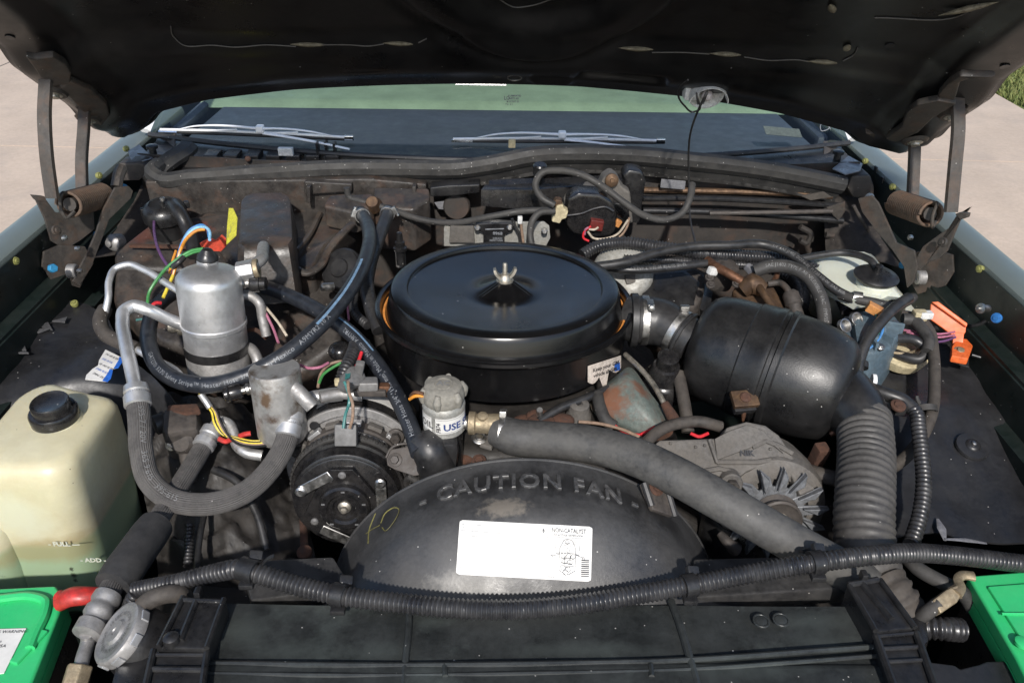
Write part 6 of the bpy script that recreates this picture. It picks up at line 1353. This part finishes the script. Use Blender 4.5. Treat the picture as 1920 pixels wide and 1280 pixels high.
# ------------------------------------------------------------------ cruise control servo
sv = thing('cruise_servo', 'grey blue cruise control servo with hose clamps behind the resonator', 'servo', P(1630, 680, z=.80))
top_poly('housing', [(1582, 600), (1600, 582), (1660, 578), (1684, 594), (1690, 625), (1672, 650), (1640, 660), (1600, 655), (1578, 630)], .90, .09, 'servo_blue', sv, .008)
for k, (qx, qy) in enumerate([(1592, 610), (1612, 640), (1636, 650), (1660, 640), (1676, 618)]): box('housing_fin', P(qx, qy, z=.898), (.006, .03, .03), 'servo_blue', sv, .002, rot=(0, 0, .6*(k-2)))
for qx, qy in [(1590, 600), (1678, 606), (1650, 650)]: hexbolt('bolt', P(qx, qy, z=.905), (0, -.2, 1), .005, 'steel', sv, .004)
top_poly('top_block', [(1600, 602), (1612, 588), (1650, 586), (1662, 604), (1655, 632), (1606, 640)], .915, .03, 'servo_blue', sv, .006)
for px in (1606, 1622, 1640, 1656): tube('housing_rib', bez3([(px, 592, .912), (px+2, 612, .91), (px+1, 640, .895), (px, 662, .87)]), .0035, 'servo_blue', sv, 8)
box('orange_plug', P(1640, 580, z=.935), (.028, .016, .016), 'plug_tan', sv, .002, rot=(0, .35, -.4))
for k, (px, py, m_) in enumerate([(1602, 600, 'steel'), (1580, 612, 'steel')]): ring('clamp', P(px, py, z=.915), (.3, -.6, .6), .010, .0125, .008, m_, sv, 18)
tube('wire', bez3([(1642, 590, .93), (1650, 605, .925), (1648, 625, .915), (1625, 650, .90), (1600, 665, .89)]), .002, 'wire_teal', sv, 6); tube('wire', bez3([(1648, 590, .93), (1655, 620, .92), (1640, 645, .905), (1602, 668, .888)]), .002, 'wire_blue', sv, 6)
lathe('diaphragm', P(1690, 650, z=.86), (.1, -.3, 1), [(-.02, .046), (-.004, .05), (0, .05), (.002, .04), (.002, 0)], 'cream_plastic', sv, 32)
tube('brass_rim', bez3([(1650, 652, .868), (1672, 660, .868), (1700, 662, .868), (1724, 655, .868)]), .0025, 'brass', sv, 8)
plane_poly('tan_tab', [(1640, 672), (1650, 666), (1654, 690), (1648, 700), (1632, 698), (1632, 680)], P(1642, 684, z=.86), (0, -.6, .8), .006, 'copper', sv, .003)
ring('white_clip', P(1634, 714, z=.875), (1, -.2, 0), .010, .012, .006, 'white_trim', sv, 18)
for pts, m_ in [([(1700, 622, .885), (1730, 630, .885), (1760, 632, .885), (1790, 628, .885)], 'wire_pink'), ([(1700, 628, .883), (1730, 640, .88), (1765, 640, .882), (1792, 632, .885)], 'wire_purple'), ([(1690, 618, .885), (1722, 622, .886), (1760, 626, .886), (1790, 622, .886)], 'wire_pink')]:
    tag(tube('wire', bez3(pts), .002, m_, seg=6), {'wire_pink': 'one of two pink wires', 'wire_purple': 'purple wire'}[m_]+' running into the back of the orange bracket', 'wire', 'wires behind the orange bracket')
# ------------------------------------------------------------------ orange bracket
ob = thing('orange_bracket', 'bright orange plastic cover strip bolted to the wheel liner', 'bracket', P(1805, 665, z=.83))
op0 = P(1778, 605, z=.89); on_ = V((-.35, -.75, .55)).normalized()
plane_poly('cover', [(1745, 568), (1758, 567), (1812, 608), (1811, 622), (1803, 634), (1789, 631), (1743, 598)], op0, on_, .010, 'orange_plastic', ob, .002)
poly('cover_top', [on_plane(a, b, op0, on_)+on_*.001 for a, b in [(1745, 567), (1758, 566), (1813, 607), (1811, 614)]], on_*.007, 'orange_plastic', ob, .0015)
plane_poly('leg', [(1787, 622), (1808, 624), (1806, 645), (1804, 662), (1785, 660)], op0+on_*.001, on_, .014, 'orange_plastic', ob, .0015)
top_poly('foot', [(1785, 648), (1794, 634), (1813, 634), (1825, 647), (1816, 672), (1784, 666)], .866, .014, 'orange_plastic', ob, .003)
hexbolt('bolt', P(1800, 659, z=.863), (0, -.3, 1), .007, 'brass', ob, .005)
hose('ground_cable', 'thin black wire from the steel stud to the orange bracket', [(1815, 612, .88), (1840, 606, .88), (1860, 590, .89), (1850, 582, .90)], .0035, 'wire_black', 'wire')
hose('ground_cable', 'thin black wire looping away below the orange bracket foot', [(1822, 665, .85), (1850, 672, .848), (1875, 662, .85), (1890, 655, .855)], .003, 'wire_black', 'wire')

# ------------------------------------------------------------------ wiper motor
wm = thing('wiper_motor', 'black wiper motor with cream hose connector on the firewall', 'wiper motor', P(1125, 440, y=1.60))
face_poly('gear_housing', [(1056, 372), (1068, 358), (1110, 350), (1124, 350), (1130, 334), (1146, 324), (1160, 334), (1166, 350), (1182, 360), (1186, 400), (1188, 420), (1060, 420)], 1.655, .04, 'cast', wm, .006)
face_poly('black_cover', [(1062, 396), (1064, 372), (1085, 362), (1125, 364), (1150, 380), (1158, 400), (1156, 432), (1146, 446), (1110, 446), (1075, 440), (1062, 425)], 1.60, .055, 'black_gloss', wm, .012)
face_poly('side_cover', [(1146, 380), (1178, 382), (1182, 416), (1158, 420)], 1.63, .03, 'black_plastic', wm, .005)
lathe('mount_grommet', P(1147, 338, y=1.65), (0, -1, .2), [(-.004, .014), (.004, .014), (.006, .011), (.007, .005), (.010, .004), (.010, 0)], 'bronze', wm, 20)
tube('cover_seam', [P(a, b, y=1.598) for a, b in [(1062, 404), (1090, 400), (1118, 390), (1135, 388), (1150, 396)]], .003, 'black_gloss', wm, 8)
face_poly('cream_connector', [(1036, 408), (1044, 386), (1056, 384), (1058, 392), (1066, 396), (1062, 410), (1054, 412), (1050, 420), (1034, 416)], 1.585, .022, 'cream_plastic', wm, .003)
face_poly('connector_cap', [(1036, 384), (1042, 374), (1054, 376), (1056, 388), (1040, 390)], 1.59, .02, 'bronze', wm, .003)
box('red_plug', P(1118, 420, y=1.596), (.028, .02, .022), 'plug_red', wm, .002, rot=(0, .15, 0))
box('orange_tab', P(1158, 418, y=1.62), (.014, .01, .016), 'plug_tan', wm, .002, rot=(0, .5, 0))
for pts, m_ in [([(1108, 424), (1096, 434), (1094, 446), (1104, 452)], 'wire_red'), ([(1122, 426), (1116, 430), (1104, 430)], 'wire_white'), ([(1102, 434), (1112, 446), (1130, 448), (1156, 440), (1178, 412)], 'wire_white'), ([(1152, 450), (1166, 440), (1176, 424), (1180, 408)], 'wire_brown'), ([(1104, 426), (1098, 430), (1096, 440)], 'wire_pink')]:
    tube('wire', [P(a, b, y=1.585) for a, b in pts], .0024, m_, wm, 8)
hose('washer_hose', 'grey rubber hose looping over the wiper motor down to the hood lamp wire', [(1040, 385, 1.57), (1015, 370, 1.58), (1004, 345, 1.60), (1014, 326, 1.61), (1050, 320, 1.61), (1090, 328, 1.60), (1130, 350, 1.59), (1170, 380, 1.58), (1210, 405, 1.57), (1250, 412, 1.57), (1280, 398, 1.58), (1294, 370, 1.60), (1298, 345, 1.63)], .0072, 'rubber_dusty', y=True)
hose('washer_hose', 'grey rubber hose sagging across the firewall from heater case to wiper motor', [(650, 352, 1.66), (654, 368, 1.66), (680, 378, 1.65), (730, 392, 1.64), (790, 412, 1.62), (850, 418, 1.60), (920, 406, 1.58), (980, 396, 1.58), (1036, 394, 1.58)], .0068, 'rubber_dusty', y=True)
hose('washer_hose', 'grey rubber hose curving down behind the air cleaner module', [(1040, 396, 1.58), (1010, 400, 1.57), (998, 415, 1.56), (994, 440, 1.55), (1000, 470, 1.53)], .0072, 'rubber_dusty', y=True)
# black sheet-metal bracket behind it
kb = thing('cowl_duct', 'angled glossy black sheet metal cover above the wiper motor', 'cover', P(1000, 390, y=1.72))
loft('cover', [[P(a, b, y=c) for a, b, c in L] for L in ([(902, 356, 1.66), (910, 346, 1.70), (1000, 336, 1.72), (1100, 330, 1.72), (1180, 325, 1.72), (1180, 345, 1.68), (1100, 348, 1.67), (1000, 356, 1.66)], [(902, 386, 1.66), (910, 386, 1.70), (1000, 384, 1.72), (1100, 384, 1.72), (1180, 384, 1.72), (1180, 384, 1.68), (1060, 392, 1.66), (970, 392, 1.65)])], 'black_gloss', kb)
box('cover_flange', P(960, 345, y=1.70), (.1, .03, .006), 'black_gloss', kb, .002, rot=(.3, -.06, 0))
lathe('knob', P(1012, 320, y=1.66), (0, -.15, 1), [(-.03, .008), (-.008, .008), (-.008, .014), (.012, .0145), (.015, .012), (.015, 0)], 'black_plastic', kb, 20)
face_poly('side_post', [(1166, 330), (1180, 318), (1205, 322), (1212, 340), (1204, 390), (1200, 420), (1184, 420), (1178, 350)], 1.69, .05, 'black_plastic', kb, .008)
face_poly('left_wing', [(806, 352), (840, 348), (900, 346), (900, 362), (850, 368), (806, 370)], 1.71, .04, 'black_plastic', kb, .004)
lathe('firewall_plug', P(856, 388, y=1.73), (0, -1, .15), [(-.02, .03), (0, .03), (.004, .027), (.004, 0)], 'firewall', body, 24)
face_poly('foil_patch', [(814, 380), (838, 376), (838, 394), (822, 392)], 1.74, .003, 'film', body, .001)
# ------------------------------------------------------------------ ignition module plate
im = thing('control_module', 'silver plate with black control module behind the air cleaner', 'module', P(930, 450, y=1.60))
face_poly('plate', [(832, 428), (836, 418), (1020, 416), (1030, 424), (1032, 446), (1024, 462), (832, 462)], 1.60, .006, 'booster_pale', im, .002)
face_poly('plate', [(844, 424), (888, 424), (890, 456), (842, 456)], 1.590, .012, 'cast', im, .002)
face_poly('module', [(892, 420), (936, 418), (968, 420), (960, 434), (946, 440), (946, 462), (906, 462), (906, 438), (894, 432)], 1.585, .02, 'black_plastic', im, .003)
for px, py in [(895, 428), (956, 427), (1021, 434)]: lathe('screw', P(px, py, y=1.584), (0, -1, .2), [(-.01, .0065), (.002, .0065), (.004, .004), (.004, 0)], 'steel', im, 14)
def fy(px, py, y): o = P(px, py, y=y); return flat_fn(o, V((1, 0, 0)), V((0, -.1, 1)), V((0, -1, 0)), .0006)
text_on('module_print', '8968', .010, fy(924, 440, 1.584), 'print_white', im, .0003); text_on('module_print', 'DELCO', .006, fy(924, 448, 1.584), 'print_white', im, .0002); text_on('module_print', 'REMY USA', .006, fy(918, 452, 1.584), 'print_white', im, .0002)
face_poly('module_print', [(910, 429), (945, 428), (945, 430), (910, 431)], 1.5838, .0004, 'print_white', im, 0)
for pts, m_ in [([(960, 410), (966, 424), (974, 440), (974, 462)], 'rubber'), ([(976, 410), (978, 430), (982, 460)], 'wire_brown')]: tube('module_wire', [P(a, b, y=1.58) for a, b in pts], .003, m_, im, 8)
for px, py in [(975, 412)]: box('module_clip', P(px, py, y=1.58), (.010, .01, .016), 'lamp_shell', im, .002)
# little valve near the lid's rear left
t = thing('vacuum_valve', 'small black vacuum valve on a grey stem behind the air cleaner', 'valve', P(752, 500, z=.85))
lathe('stem', P(752, 495, z=.865), (0, 0, 1), [(0, .009), (.03, .009), (.032, .014), (.038, .014), (.040, .010), (.05, .010), (.052, .007), (.07, .006), (.072, 0)], 'black_plastic', t, 18); lathe('base', P(752, 498, z=.84), (0, 0, 1), [(0, .0105), (.035, .0105), (.036, 0)], 'aluminium_dull', t, 18)

# ------------------------------------------------------------------ hood lamp with its wire
hl = thing('hood_lamp', 'grey metal hood lamp with clear bulb hanging from the hood', 'lamp', on_surf(1318, 150, zh))
hp0 = on_surf(1325, 146, zh)+HN*.035
face = (HN*.6+V((0, -.8, -.1))).normalized()
s_, u_, _ = axes(face)
lathe('reflector', hp0, face, [(-.030, .012), (-.024, .028), (-.006, .033), (.0, .033), (.0, .030), (-.010, .024), (-.018, .012), (-.018, 0)], 'lamp_shell', hl, 32)
sheet('visor', lambda u, v: hp0+face*(-.006+.030*v)+(s_*math.cos(math.pi*(.02+.96*u))*1.03+u_*math.sin(math.pi*(.02+.96*u))*1.05)*(.0335+.003*v), 24, 5, 'lamp_shell', hl, .0015)
box('base', hp0-s_*-.028-face*.014 if s_.x < 0 else hp0-s_*.028-face*.014, (.03, .03, .034), 'lamp_shell', hl, .005)
lathe('socket', hp0-face*.018, face, [(0, .010), (.008, .010), (.009, .008), (.009, 0)], 'steel', hl, 18)
lathe('bulb', hp0-face*.010, face, [(0, .006), (.004, .010), (.010, .0118), (.016, .010), (.020, .005), (.021, 0)], 'bulb_glass', hl, 20)
tube('flange', [hp0-face*.003+(s_*math.cos(a*.7854)+u_*math.sin(a*.7854))*.033 for a in range(9)], .002, 'lamp_shell', hl, 8)
w0 = hp0-u_*.03
tag(tube('lamp_wire', [w0-face*.01, P(1322, 180, y=1.50), P(1310, 205, y=1.52), P(1297, 240, y=1.56), P(1291, 290, y=1.62), P(1292, 350, y=1.64), P(1294, 410, y=1.58), P(1304, 456, y=1.50)], .0021, 'rubber', seg=8), 'thin black wire hanging from the hood lamp across the windshield', 'wire')
tag(tube('lamp_wire', [w0-face*.008+V((-.01, 0, 0)), P(1308, 185, y=1.50), P(1312, 205, y=1.51), P(1300, 210, y=1.52), P(1283, 198, y=1.50), P(1272, 180, y=1.47), P(1276, 162, y=1.44), P(1290, 150, y=1.42)], .0018, 'wire_black', seg=8), 'small loop of black wire beside the hood lamp', 'wire')
# ------------------------------------------------------------------ cream washer tank
tk = thing('washer_tank', 'yellowed cream plastic washer tank with black screw cap and green fluid', 'tank', P(130, 1110, z=.64))
def ring_loop(c, hx, hy, z, r, n=6, sk=(0, 0)):
    out = []
    for k, (sx_, sy_) in enumerate(((1, -1), (1, 1), (-1, 1), (-1, -1))):
        for j in range(n+1):
            a = -math.pi/2+k*math.pi/2+j*math.pi/2/n; out.append(V((c[0]+sk[0]+sx_*(hx-r)+r*math.cos(a), c[1]+sk[1]+sy_*(hy-r)+r*math.sin(a), z)))
    return out
xl, xr = P(30, 760, z=.87).x, P(226, 760, z=.87).x; yb_, yf = P(140, 716, z=.89).y, .855
cx_, cy_ = (xl+xr)/2, (yb_+yf)/2; hx, hy = (xr-xl)/2, (yb_-yf)/2
L = []
for z, k, r in [(.60, .94, .03), (.612, .985, .04), (.64, 1.0, .045), (.70, 1.0, .045), (.76, .985, .045), (.80, .985, .04), (.85, .98, .04), (.868, .965, .04), (.878, .93, .04), (.884, .87, .04), (.887, .78, .04), (.888, .3, .02)]:
    L.append(ring_loop((cx_, cy_), hx*k, hy*k, z, r*min(1, k+.05), 6, (.018*(.88-z)/.28 * -1, 0)))
rt_ = random.Random(2)
for i_, lp_ in enumerate(L):
    for p_ in lp_:
        if p_.z > .85 and p_.y > cy_+.04: p_.y += .010*math.sin((p_.x-xl)*42); p_.z += .004*math.sin((p_.x-xl)*30)
        p_.x += .004*noise.noise((p_.z*14, p_.y*9, 3)); p_.y += .006*noise.noise((p_.x*10, p_.z*9, 7)) if p_.y < cy_ else 0
tank = loft('tank_shell', L, 'tank_cream', tk, angle=70)
# lower side chamber toward the fender
L = []
for z, k in [(.60, .96), (.62, 1.0), (.72, 1.0), (.77, .98), (.79, .92), (.802, .8), (.806, .5)]:
    L.append(ring_loop((cx_-hx-.055, cy_-.035), .10*k, .085*k, z, .03*k, 5))
loft('tank_chamber', L, 'tank_cream', tk, angle=70)
cc = P(106, 788, z=.886)
lathe('filler_neck', cc-V((0, 0, .008)), (0, -.06, 1), [(0, .040), (.008, .035), (.012, .033)], 'tank_cream', tk, 32)
lathe('cap', cc, (0, -.06, 1), [(0, .0315), (.002, .033), (.018, .033), (.021, .031), (.0215, .027), (.024, .0265), (.034, .0262), (.036, .0248), (.034, .022), (.033, .02), (.033, 0)], 'black_gloss', tk, 40)
o_ = P(190, 1052, z=.69)
for s_, px, py in [('- ADD ---', 152, 1052), ('- FULL ---', 92, 1022)]:
    o = P(px, py, y=yf-.002); text_on('level_mark', s_, .011, flat_fn(o, V((1, 0, 0)), V((0, .0, 1)), V((0, -1, 0)), .001), 'tank_white', tk, .0004)
for px, py, r_ in [(133, 1068, .004), (137, 1080, .005), (140, 1090, .004), (15, 1065, .006), (98, 868, .003), (196, 802, .004), (215, 838, .006)]:
    stain('tank_cream', P(px, py, y=yf if py > 900 else None, z=None if py > 900 else .875), (r_, .02, r_*1.6), (.03, .028, .022), .85, 300)
stain('tank_cream', V((xr+.004, cy_+.05, .76)), (.006, .06, .12), (.2, .14, .07), .7, 60); stain('tank_cream', V((cx_, yf, .735)), (.2, .05, .03), (.34, .27, .13), .6, 14)
stain('tank_cream', V((cx_-.02, yf, .80)), (.07, .1, .06), (.6, .6, .46), .7, 10)
# torn blue and white service sticker on the left liner
t = thing('service_sticker', 'torn white and blue service sticker on the wheel liner behind the cream tank', 'sticker', P(200, 685, z=.84))
zs = .848
poly('paper', [P(a, b, z=zs) for a, b in [(198, 656), (231, 672), (230, 678), (222, 690), (212, 692), (208, 710), (202, 716), (160, 712), (162, 704), (174, 692), (184, 686), (186, 676)]], (0, 0, .0012), 'label_white', t, .0001, 1)
for px in ([(231, 672), (230, 678), (222, 690), (213, 691), (222, 676), (224, 669)], [(212, 694), (208, 710), (202, 716), (192, 714), (202, 700), (206, 692)]):
    poly('blue_panel', [P(a, b, z=zs+.0014) for a, b in px], (0, 0, .0006), 'label_blue', t, 0)
for k, s_ in enumerate(['THE AIR FILTER', 'FUEL FILTER', 'OIL AND FILTER', 'SPARK PLUGS', 'TIMING  IDLE']):
    o = P(196-1.5*k, 662+9*k, z=zs+.0016); u = (P(226-1.5*k, 676+9*k, z=zs+.0016)-o).normalized(); text_on('sticker_print', s_, .0062, flat_fn(P(196-6*k, 664+9*k, z=zs+.0014), u*.8, V((0, 0, 1)).cross(u), V((0, 0, 1)), .0003), 'label_blue' if k % 2 else 'ink', t)
# ------------------------------------------------------------------ radiator cap and neck in the front corner
rcap = thing('radiator_filler', 'silver stamped radiator cap on a black neck by the labelled battery', 'radiator cap', P(260, 1260, z=.70))
ca = P(222, 1186, z=.80); cdv = V((-.60, -.16, .78)).normalized()
lathe('neck', ca-cdv*.075, cdv, [(0, .042), (.05, .042), (.062, .038)], 'black_plastic', rcap, 36)
lathe('cap', ca, cdv, [(-.014, .037), (-.012, .039), (0, .039), (.003, .037), (.004, .033), (.0025, .030), (.003, .016), (.006, .013), (.006, .005), (.0045, .004), (.0045, 0)], 'aluminium_dull', rcap, 44)
for k in range(8):
    a = k*math.pi/4; s_, u_, _ = axes(cdv); box('cap_tab', ca-cdv*.006+(s_*math.cos(a)+u_*math.sin(a))*.0392, (.003, .014, .010), 'aluminium', rcap, .001, ax=((s_*math.cos(a)+u_*math.sin(a)), (s_*-math.sin(a)+u_*math.cos(a)), cdv))
s_, u_, _ = axes(cdv)
vs, fs = text2d('CAUTION  NEVER OPEN WHEN HOT   15 LBS', .0075); mesh('lettering', [ca+cdv*.0036+(s_*math.cos(3.0-q.x/.024)+u_*math.sin(3.0-q.x/.024))*(.0205+q.y) for q in vs], fs, 'fluted_grey', rcap, fix=False)
poly('neck_base', [P(a, b, z=.79) for a, b in [(215, 1230), (262, 1190), (310, 1200), (290, 1260), (270, 1330), (190, 1330)]], (0, 0, -.08), 'black_plastic', rcap, .012)
hose('overflow_hose', 'short grey rubber overflow hose bending over beside the radiator cap', [(262, 1152, .80), (272, 1132, .815), (300, 1116, .825), (335, 1112, .82), (348, 1122, .80)], .0112, 'rubber_brown')
ring('hose_band', P(264, 1148, z=.803), (.2, .8, .3), .0105, .0125, .012, 'rust', bpy.data.objects['overflow_hose'], 20)
hose('short_loom', 'ribbed loom stub dipping beside the foam sleeve', [(258, 1108, .80), (248, 1126, .785), (242, 1142, .77)], .0105, 'loom', 'wiring loom', (.006, .002))
hose('drop_loom', 'thin ribbed loom dropping behind the loom under the ribbed hose loop', [(356, 985, .72), (354, 1020, .71), (352, 1060, .70)], .007, 'loom', 'wiring loom', (.006, .002))
hose('drop_wire', 'shiny black wire dropping beside the thin ribbed loom', [(384, 960, .74), (376, 1000, .73), (372, 1030, .72), (369, 1070, .71)], .0045, 'wire_black', 'wire')
# ------------------------------------------------------------------ steering box/valve under the hoses
vb = thing('valve_block', 'greasy brown valve block with round cap beneath the hose loop', 'valve', P(350, 900, z=.70))
box('block', P(345, 810, z=.80), (.055, .06, .07), 'dark_metal', vb, .012, rot=(.2, 0, .3)); top_poly('rust_top', [(314, 758), (370, 755), (376, 768), (350, 776), (312, 770)], .838, .01, 'rust', vb, .003)
lathe('side_cap', P(305, 792, z=.815), (-.8, -.6, 0), [(-.02, .014), (0, .016), (.012, .016), (.014, .010), (.014, 0)], 'rubber', vb, 18)
lathe('front_cap', P(345, 825, z=.80), (0, -.9, .4), [(-.02, .02), (0, .02), (.012, .019), (.016, .014), (.016, 0)], 'dark_metal', vb, 24)
tube('elbow', bez3([(310, 775, .825), (300, 785, .82), (302, 800, .81)]), .008, 'rubber_brown', vb, 10); tube('stem', bez3([(345, 835, .785), (352, 865, .77), (360, 900, .74)]), .012, 'dark_metal', vb, 12)
for px, py in [(323, 832), (330, 790)]: hexbolt('bolt', P(px, py, z=.80), (0, -.7, .6), .007, 'zinc', vb, .006)
# dirty inner frame rails filling the gap on the left
fr = skin('frame_rail', [bez3([(230, 760, .72), (330, 740, .76), (420, 750, .76), (520, 800, .70)]), bez3([(250, 850, .72), (340, 830, .77), (440, 850, .765), (560, 900, .69)]), bez3([(270, 930, .69), (360, 930, .73), (460, 950, .72), (580, 990, .66)]), bez3([(290, 1030, .65), (380, 1040, .68), (480, 1060, .67), (600, 1080, .62)]), bez3([(300, 1120, .56), (390, 1130, .58), (490, 1140, .56), (610, 1150, .54)])], 60, 60, 'frame_grime', body, th=.004, rough=.016, sc=26)
box('crossmember', (-.28, .86, .52), (.5, .18, .2), 'frame_grime', body, .02)
box('crossmember', (.42, .95, .50), (.4, .4, .2), 'frame_grime', body, .03)
# yellow-black harness behind the ribbed hose
hn = thing('wire_bundle', 'bundle of yellow and black wires with metal clip under the heater hose', 'wires', P(420, 830, z=.79))
for k, m_ in enumerate(['wire_yellow', 'wire_black', 'wire_yellow', 'wire_brown', 'wire_black']):
    dx = (k-2)*2.4; tube('wire', bez3([(376+dx*.5, 735, .87), (392+dx, 758, .85), (402+dx, 772, .842), (408+dx*1.3, 792, .832), (420+dx, 812, .82), (445, 826+dx, .812), (478, 832+dx, .81), (500, 830+dx, .81)]), .0022, m_, hn, 6)
tube('clip', bez3([(376, 738, .87), (386, 752, .858), (394, 764, .85)]), .0055, 'aluminium', hn, 10)
tube('red_connector', bez3([(410, 822, .815), (424, 827, .812), (436, 822, .812)]), .004, 'red_plastic', hn, 8); tube('red_connector', bez3([(448, 818, .815), (458, 814, .815), (470, 812, .815)]), .004, 'red_plastic', hn, 8)
# ------------------------------------------------------------------ coloured wires round the accumulator
CW = [('purple wire hanging from the blower cap to the accumulator', 'wire_purple', .003, [(289, 408, .935), (290, 440, .93), (298, 470, .925), (310, 492, .92), (325, 512, .915)]),
      ('green wire curling down from the accumulator switch', 'wire_green', .0028, [(382, 466, 1.0), (360, 470, .995), (338, 482, .985), (315, 500, .97), (296, 522, .95), (280, 548, .93), (276, 574, .915)]),
      ('second green wire lying against the first one', 'wire_green', .0022, [(382, 470, .998), (362, 474, .992), (342, 484, .983), (320, 502, .966)]),
      ('orange wire arching over the accumulator switch', 'wire_orange', .0028, [(384, 430, 1.02), (370, 432, 1.02), (352, 445, 1.01), (340, 465, .99), (332, 490, .97), (325, 515, .95)]),
      ('light blue wire arching over the accumulator switch', 'wire_cyan', .0026, [(393, 450, 1.02), (393, 434, 1.025), (384, 426, 1.025), (368, 428, 1.02), (352, 440, 1.01), (342, 460, .99), (336, 485, .975)]),
      ('dark blue wire beside the light blue one', 'wire_blue', .0026, [(392, 444, 1.018), (388, 428, 1.022), (376, 422, 1.022), (358, 430, 1.015), (345, 448, 1.0), (336, 472, .98), (330, 500, .96)]),
      ('pale orange wire dropping behind the accumulator', 'wire_orange', .0024, [(330, 470, .975), (322, 495, .96), (318, 512, .95)]),
      ('yellow wire end below the looping green wire', 'wire_yellow', .003, [(325, 515, .945), (314, 540, .93), (306, 558, .92)]),
      ('red wire end beside the thick refrigerant pipe', 'wire_red', .0032, [(284, 574, .925), (292, 568, .928), (302, 568, .925)]),
      ('pink wire falling past the side pipe of the accumulator', 'wire_pink', .0024, [(490, 566, .92), (500, 590, .905), (512, 615, .89), (522, 642, .88)]),
      ('pale wire falling beside the pink one', 'wire_white', .0024, [(488, 564, .92), (506, 585, .91), (522, 605, .90), (538, 630, .885)]),
      ('pink wire crossing behind the small aluminium cylinder', 'wire_pink', .0024, [(562, 684, .90), (580, 690, .90), (600, 688, .90), (616, 680, .90)]),
      ('green wire hooked behind the compressor', 'wire_green', .0024, [(598, 718, .885), (606, 702, .89), (622, 690, .895), (640, 680, .90)]),
      ('brown wire hooked behind the compressor', 'wire_brown', .0024, [(596, 726, .88), (602, 700, .89), (620, 682, .895), (645, 678, .90), (660, 690, .895)]),
      ('red wire under the diagonal heater hose', 'wire_red', .0028, [(668, 686, .905), (674, 672, .91), (678, 660, .915)]),
      ('teal wire lying on the dark blower case bottom', 'wire_teal', .0022, [(255, 600, .87), (268, 598, .87), (282, 597, .87)]),
      ('pink wire hanging behind the striped hose', 'wire_pink', .002, [(655, 540, .92), (652, 570, .91), (654, 600, .905)])]
for lb, m_, r_, pts in CW: tag(tube('wire', bez3(pts), r_, m_, seg=8), lb, 'wire')
tag(tube('wire_sleeve', bez3([(345, 482, .985), (335, 492, .98), (324, 500, .972)]), .005, 'rubber', seg=10), 'short black sleeve round the green wires', 'sleeve')
hose('spark_loom', 'ribbed loom and spark leads behind the compressor', [(668, 640, .90), (660, 665, .90), (648, 690, .895), (640, 712, .885)], .011, 'loom', 'wiring loom', (.006, .002))
for k in range(3): hose('spark_lead', 'one of three dark spark leads beside the ribbed loom above the compressor', [(690-8*k, 640+4*k, .90), (672-8*k, 662+4*k, .90), (652-8*k, 690+4*k, .895)], .0042, 'rubber', 'spark lead', group='spark leads above the compressor')
tag(ico('rubber_dome', P(638, 658, z=.885), .02, 'black_gloss', None, 3, (1, 1, .8)), 'shiny black rubber dome between the two heater hoses', 'dome')
# connector cluster above the compressor
cn = thing('relay_cluster', 'small grey connector with green tag above the compressor', 'connector', P(660, 740, z=.88))
lathe('connector', P(658, 712, z=.905), (.5, -.3, .6), [(-.02, .014), (.0, .016), (.016, .016), (.018, .012), (.018, 0)], 'fluted_grey', cn, 20)
poly('green_tag', [P(a, b, z=.923) for a, b in [(648, 700), (658, 696), (656, 708), (647, 712)]], (0, -.001, .001), 'wire_teal', cn, 0); box('white_tab', P(636, 716, z=.90), (.014, .008, .012), 'cream_plastic', cn, .002)
box('post', P(672, 700, z=.915), (.014, .012, .05), 'fluted_grey', cn, .003, rot=(.2, .25, 0)); box('clip', P(690, 720, z=.90), (.03, .02, .016), 'aluminium_dull', cn, .003, rot=(0, .1, .2)); box('bar', P(694, 735, z=.885), (.05, .012, .012), 'dark_metal', cn, .003)
box('copper_block', P(722, 730, z=.885), (.018, .014, .02), 'copper', cn, .003)
hose('cross_pipe', 'short bare pipe joining muffler and compressor back', [(600, 745, .875), (640, 738, .872), (680, 742, .868)], .009, 'aluminium_dull', 'pipe')
# dark harness pieces in the gap between canister and air cleaner
hose('rear_loom', 'black ribbed loom beside the second heater hose', [(672, 500, .90), (664, 545, .885), (668, 590, .875), (690, 610, .87)], .009, 'loom', 'wiring loom', (.006, .002))
lathe('motor_can', P(640, 505, z=.88), (-.3, -.6, .6), [(-.05, .045), (0, .045), (.006, .04), (.008, .02), (.012, .018), (.012, 0)], 'black_plastic', hb, 32)
lathe('motor_stud', P(606, 538, z=.88), (-.8, -.5, .2), [(-.02, .008), (.004, .008), (.006, .005), (.006, 0)], 'steel', hb, 14)
# right cowl corner bracket top, rod
tag(tube('bonnet_rod', [P(a, b, y=1.72) for a, b in [(1600, 385), (1620, 420), (1650, 455)]], .004, 'dark_metal', seg=8), 'thin dark rod beside the hinge behind the white bottle', 'rod')

tag(tube('tie_rod', bez3([(568, 960, .70), (570, 1010, .705), (572, 1044, .71)]), .006, 'rust', seg=10), 'rusty thin rod standing beside the fan shroud below the compressor', 'rod')
lathe('rod_nut', P(572, 1038, z=.712), (0, -.3, 1), [(0, .011), (.008, .011), (.010, .008), (.010, 0)], 'rust', bpy.data.objects['tie_rod'], 12)
hose('floor_cable', 'greasy black cable crossing the grimy frame under the compressor', [(400, 880, .77), (440, 900, .765), (480, 960, .735), (500, 1030, .70)], .006, 'rubber', 'cable')
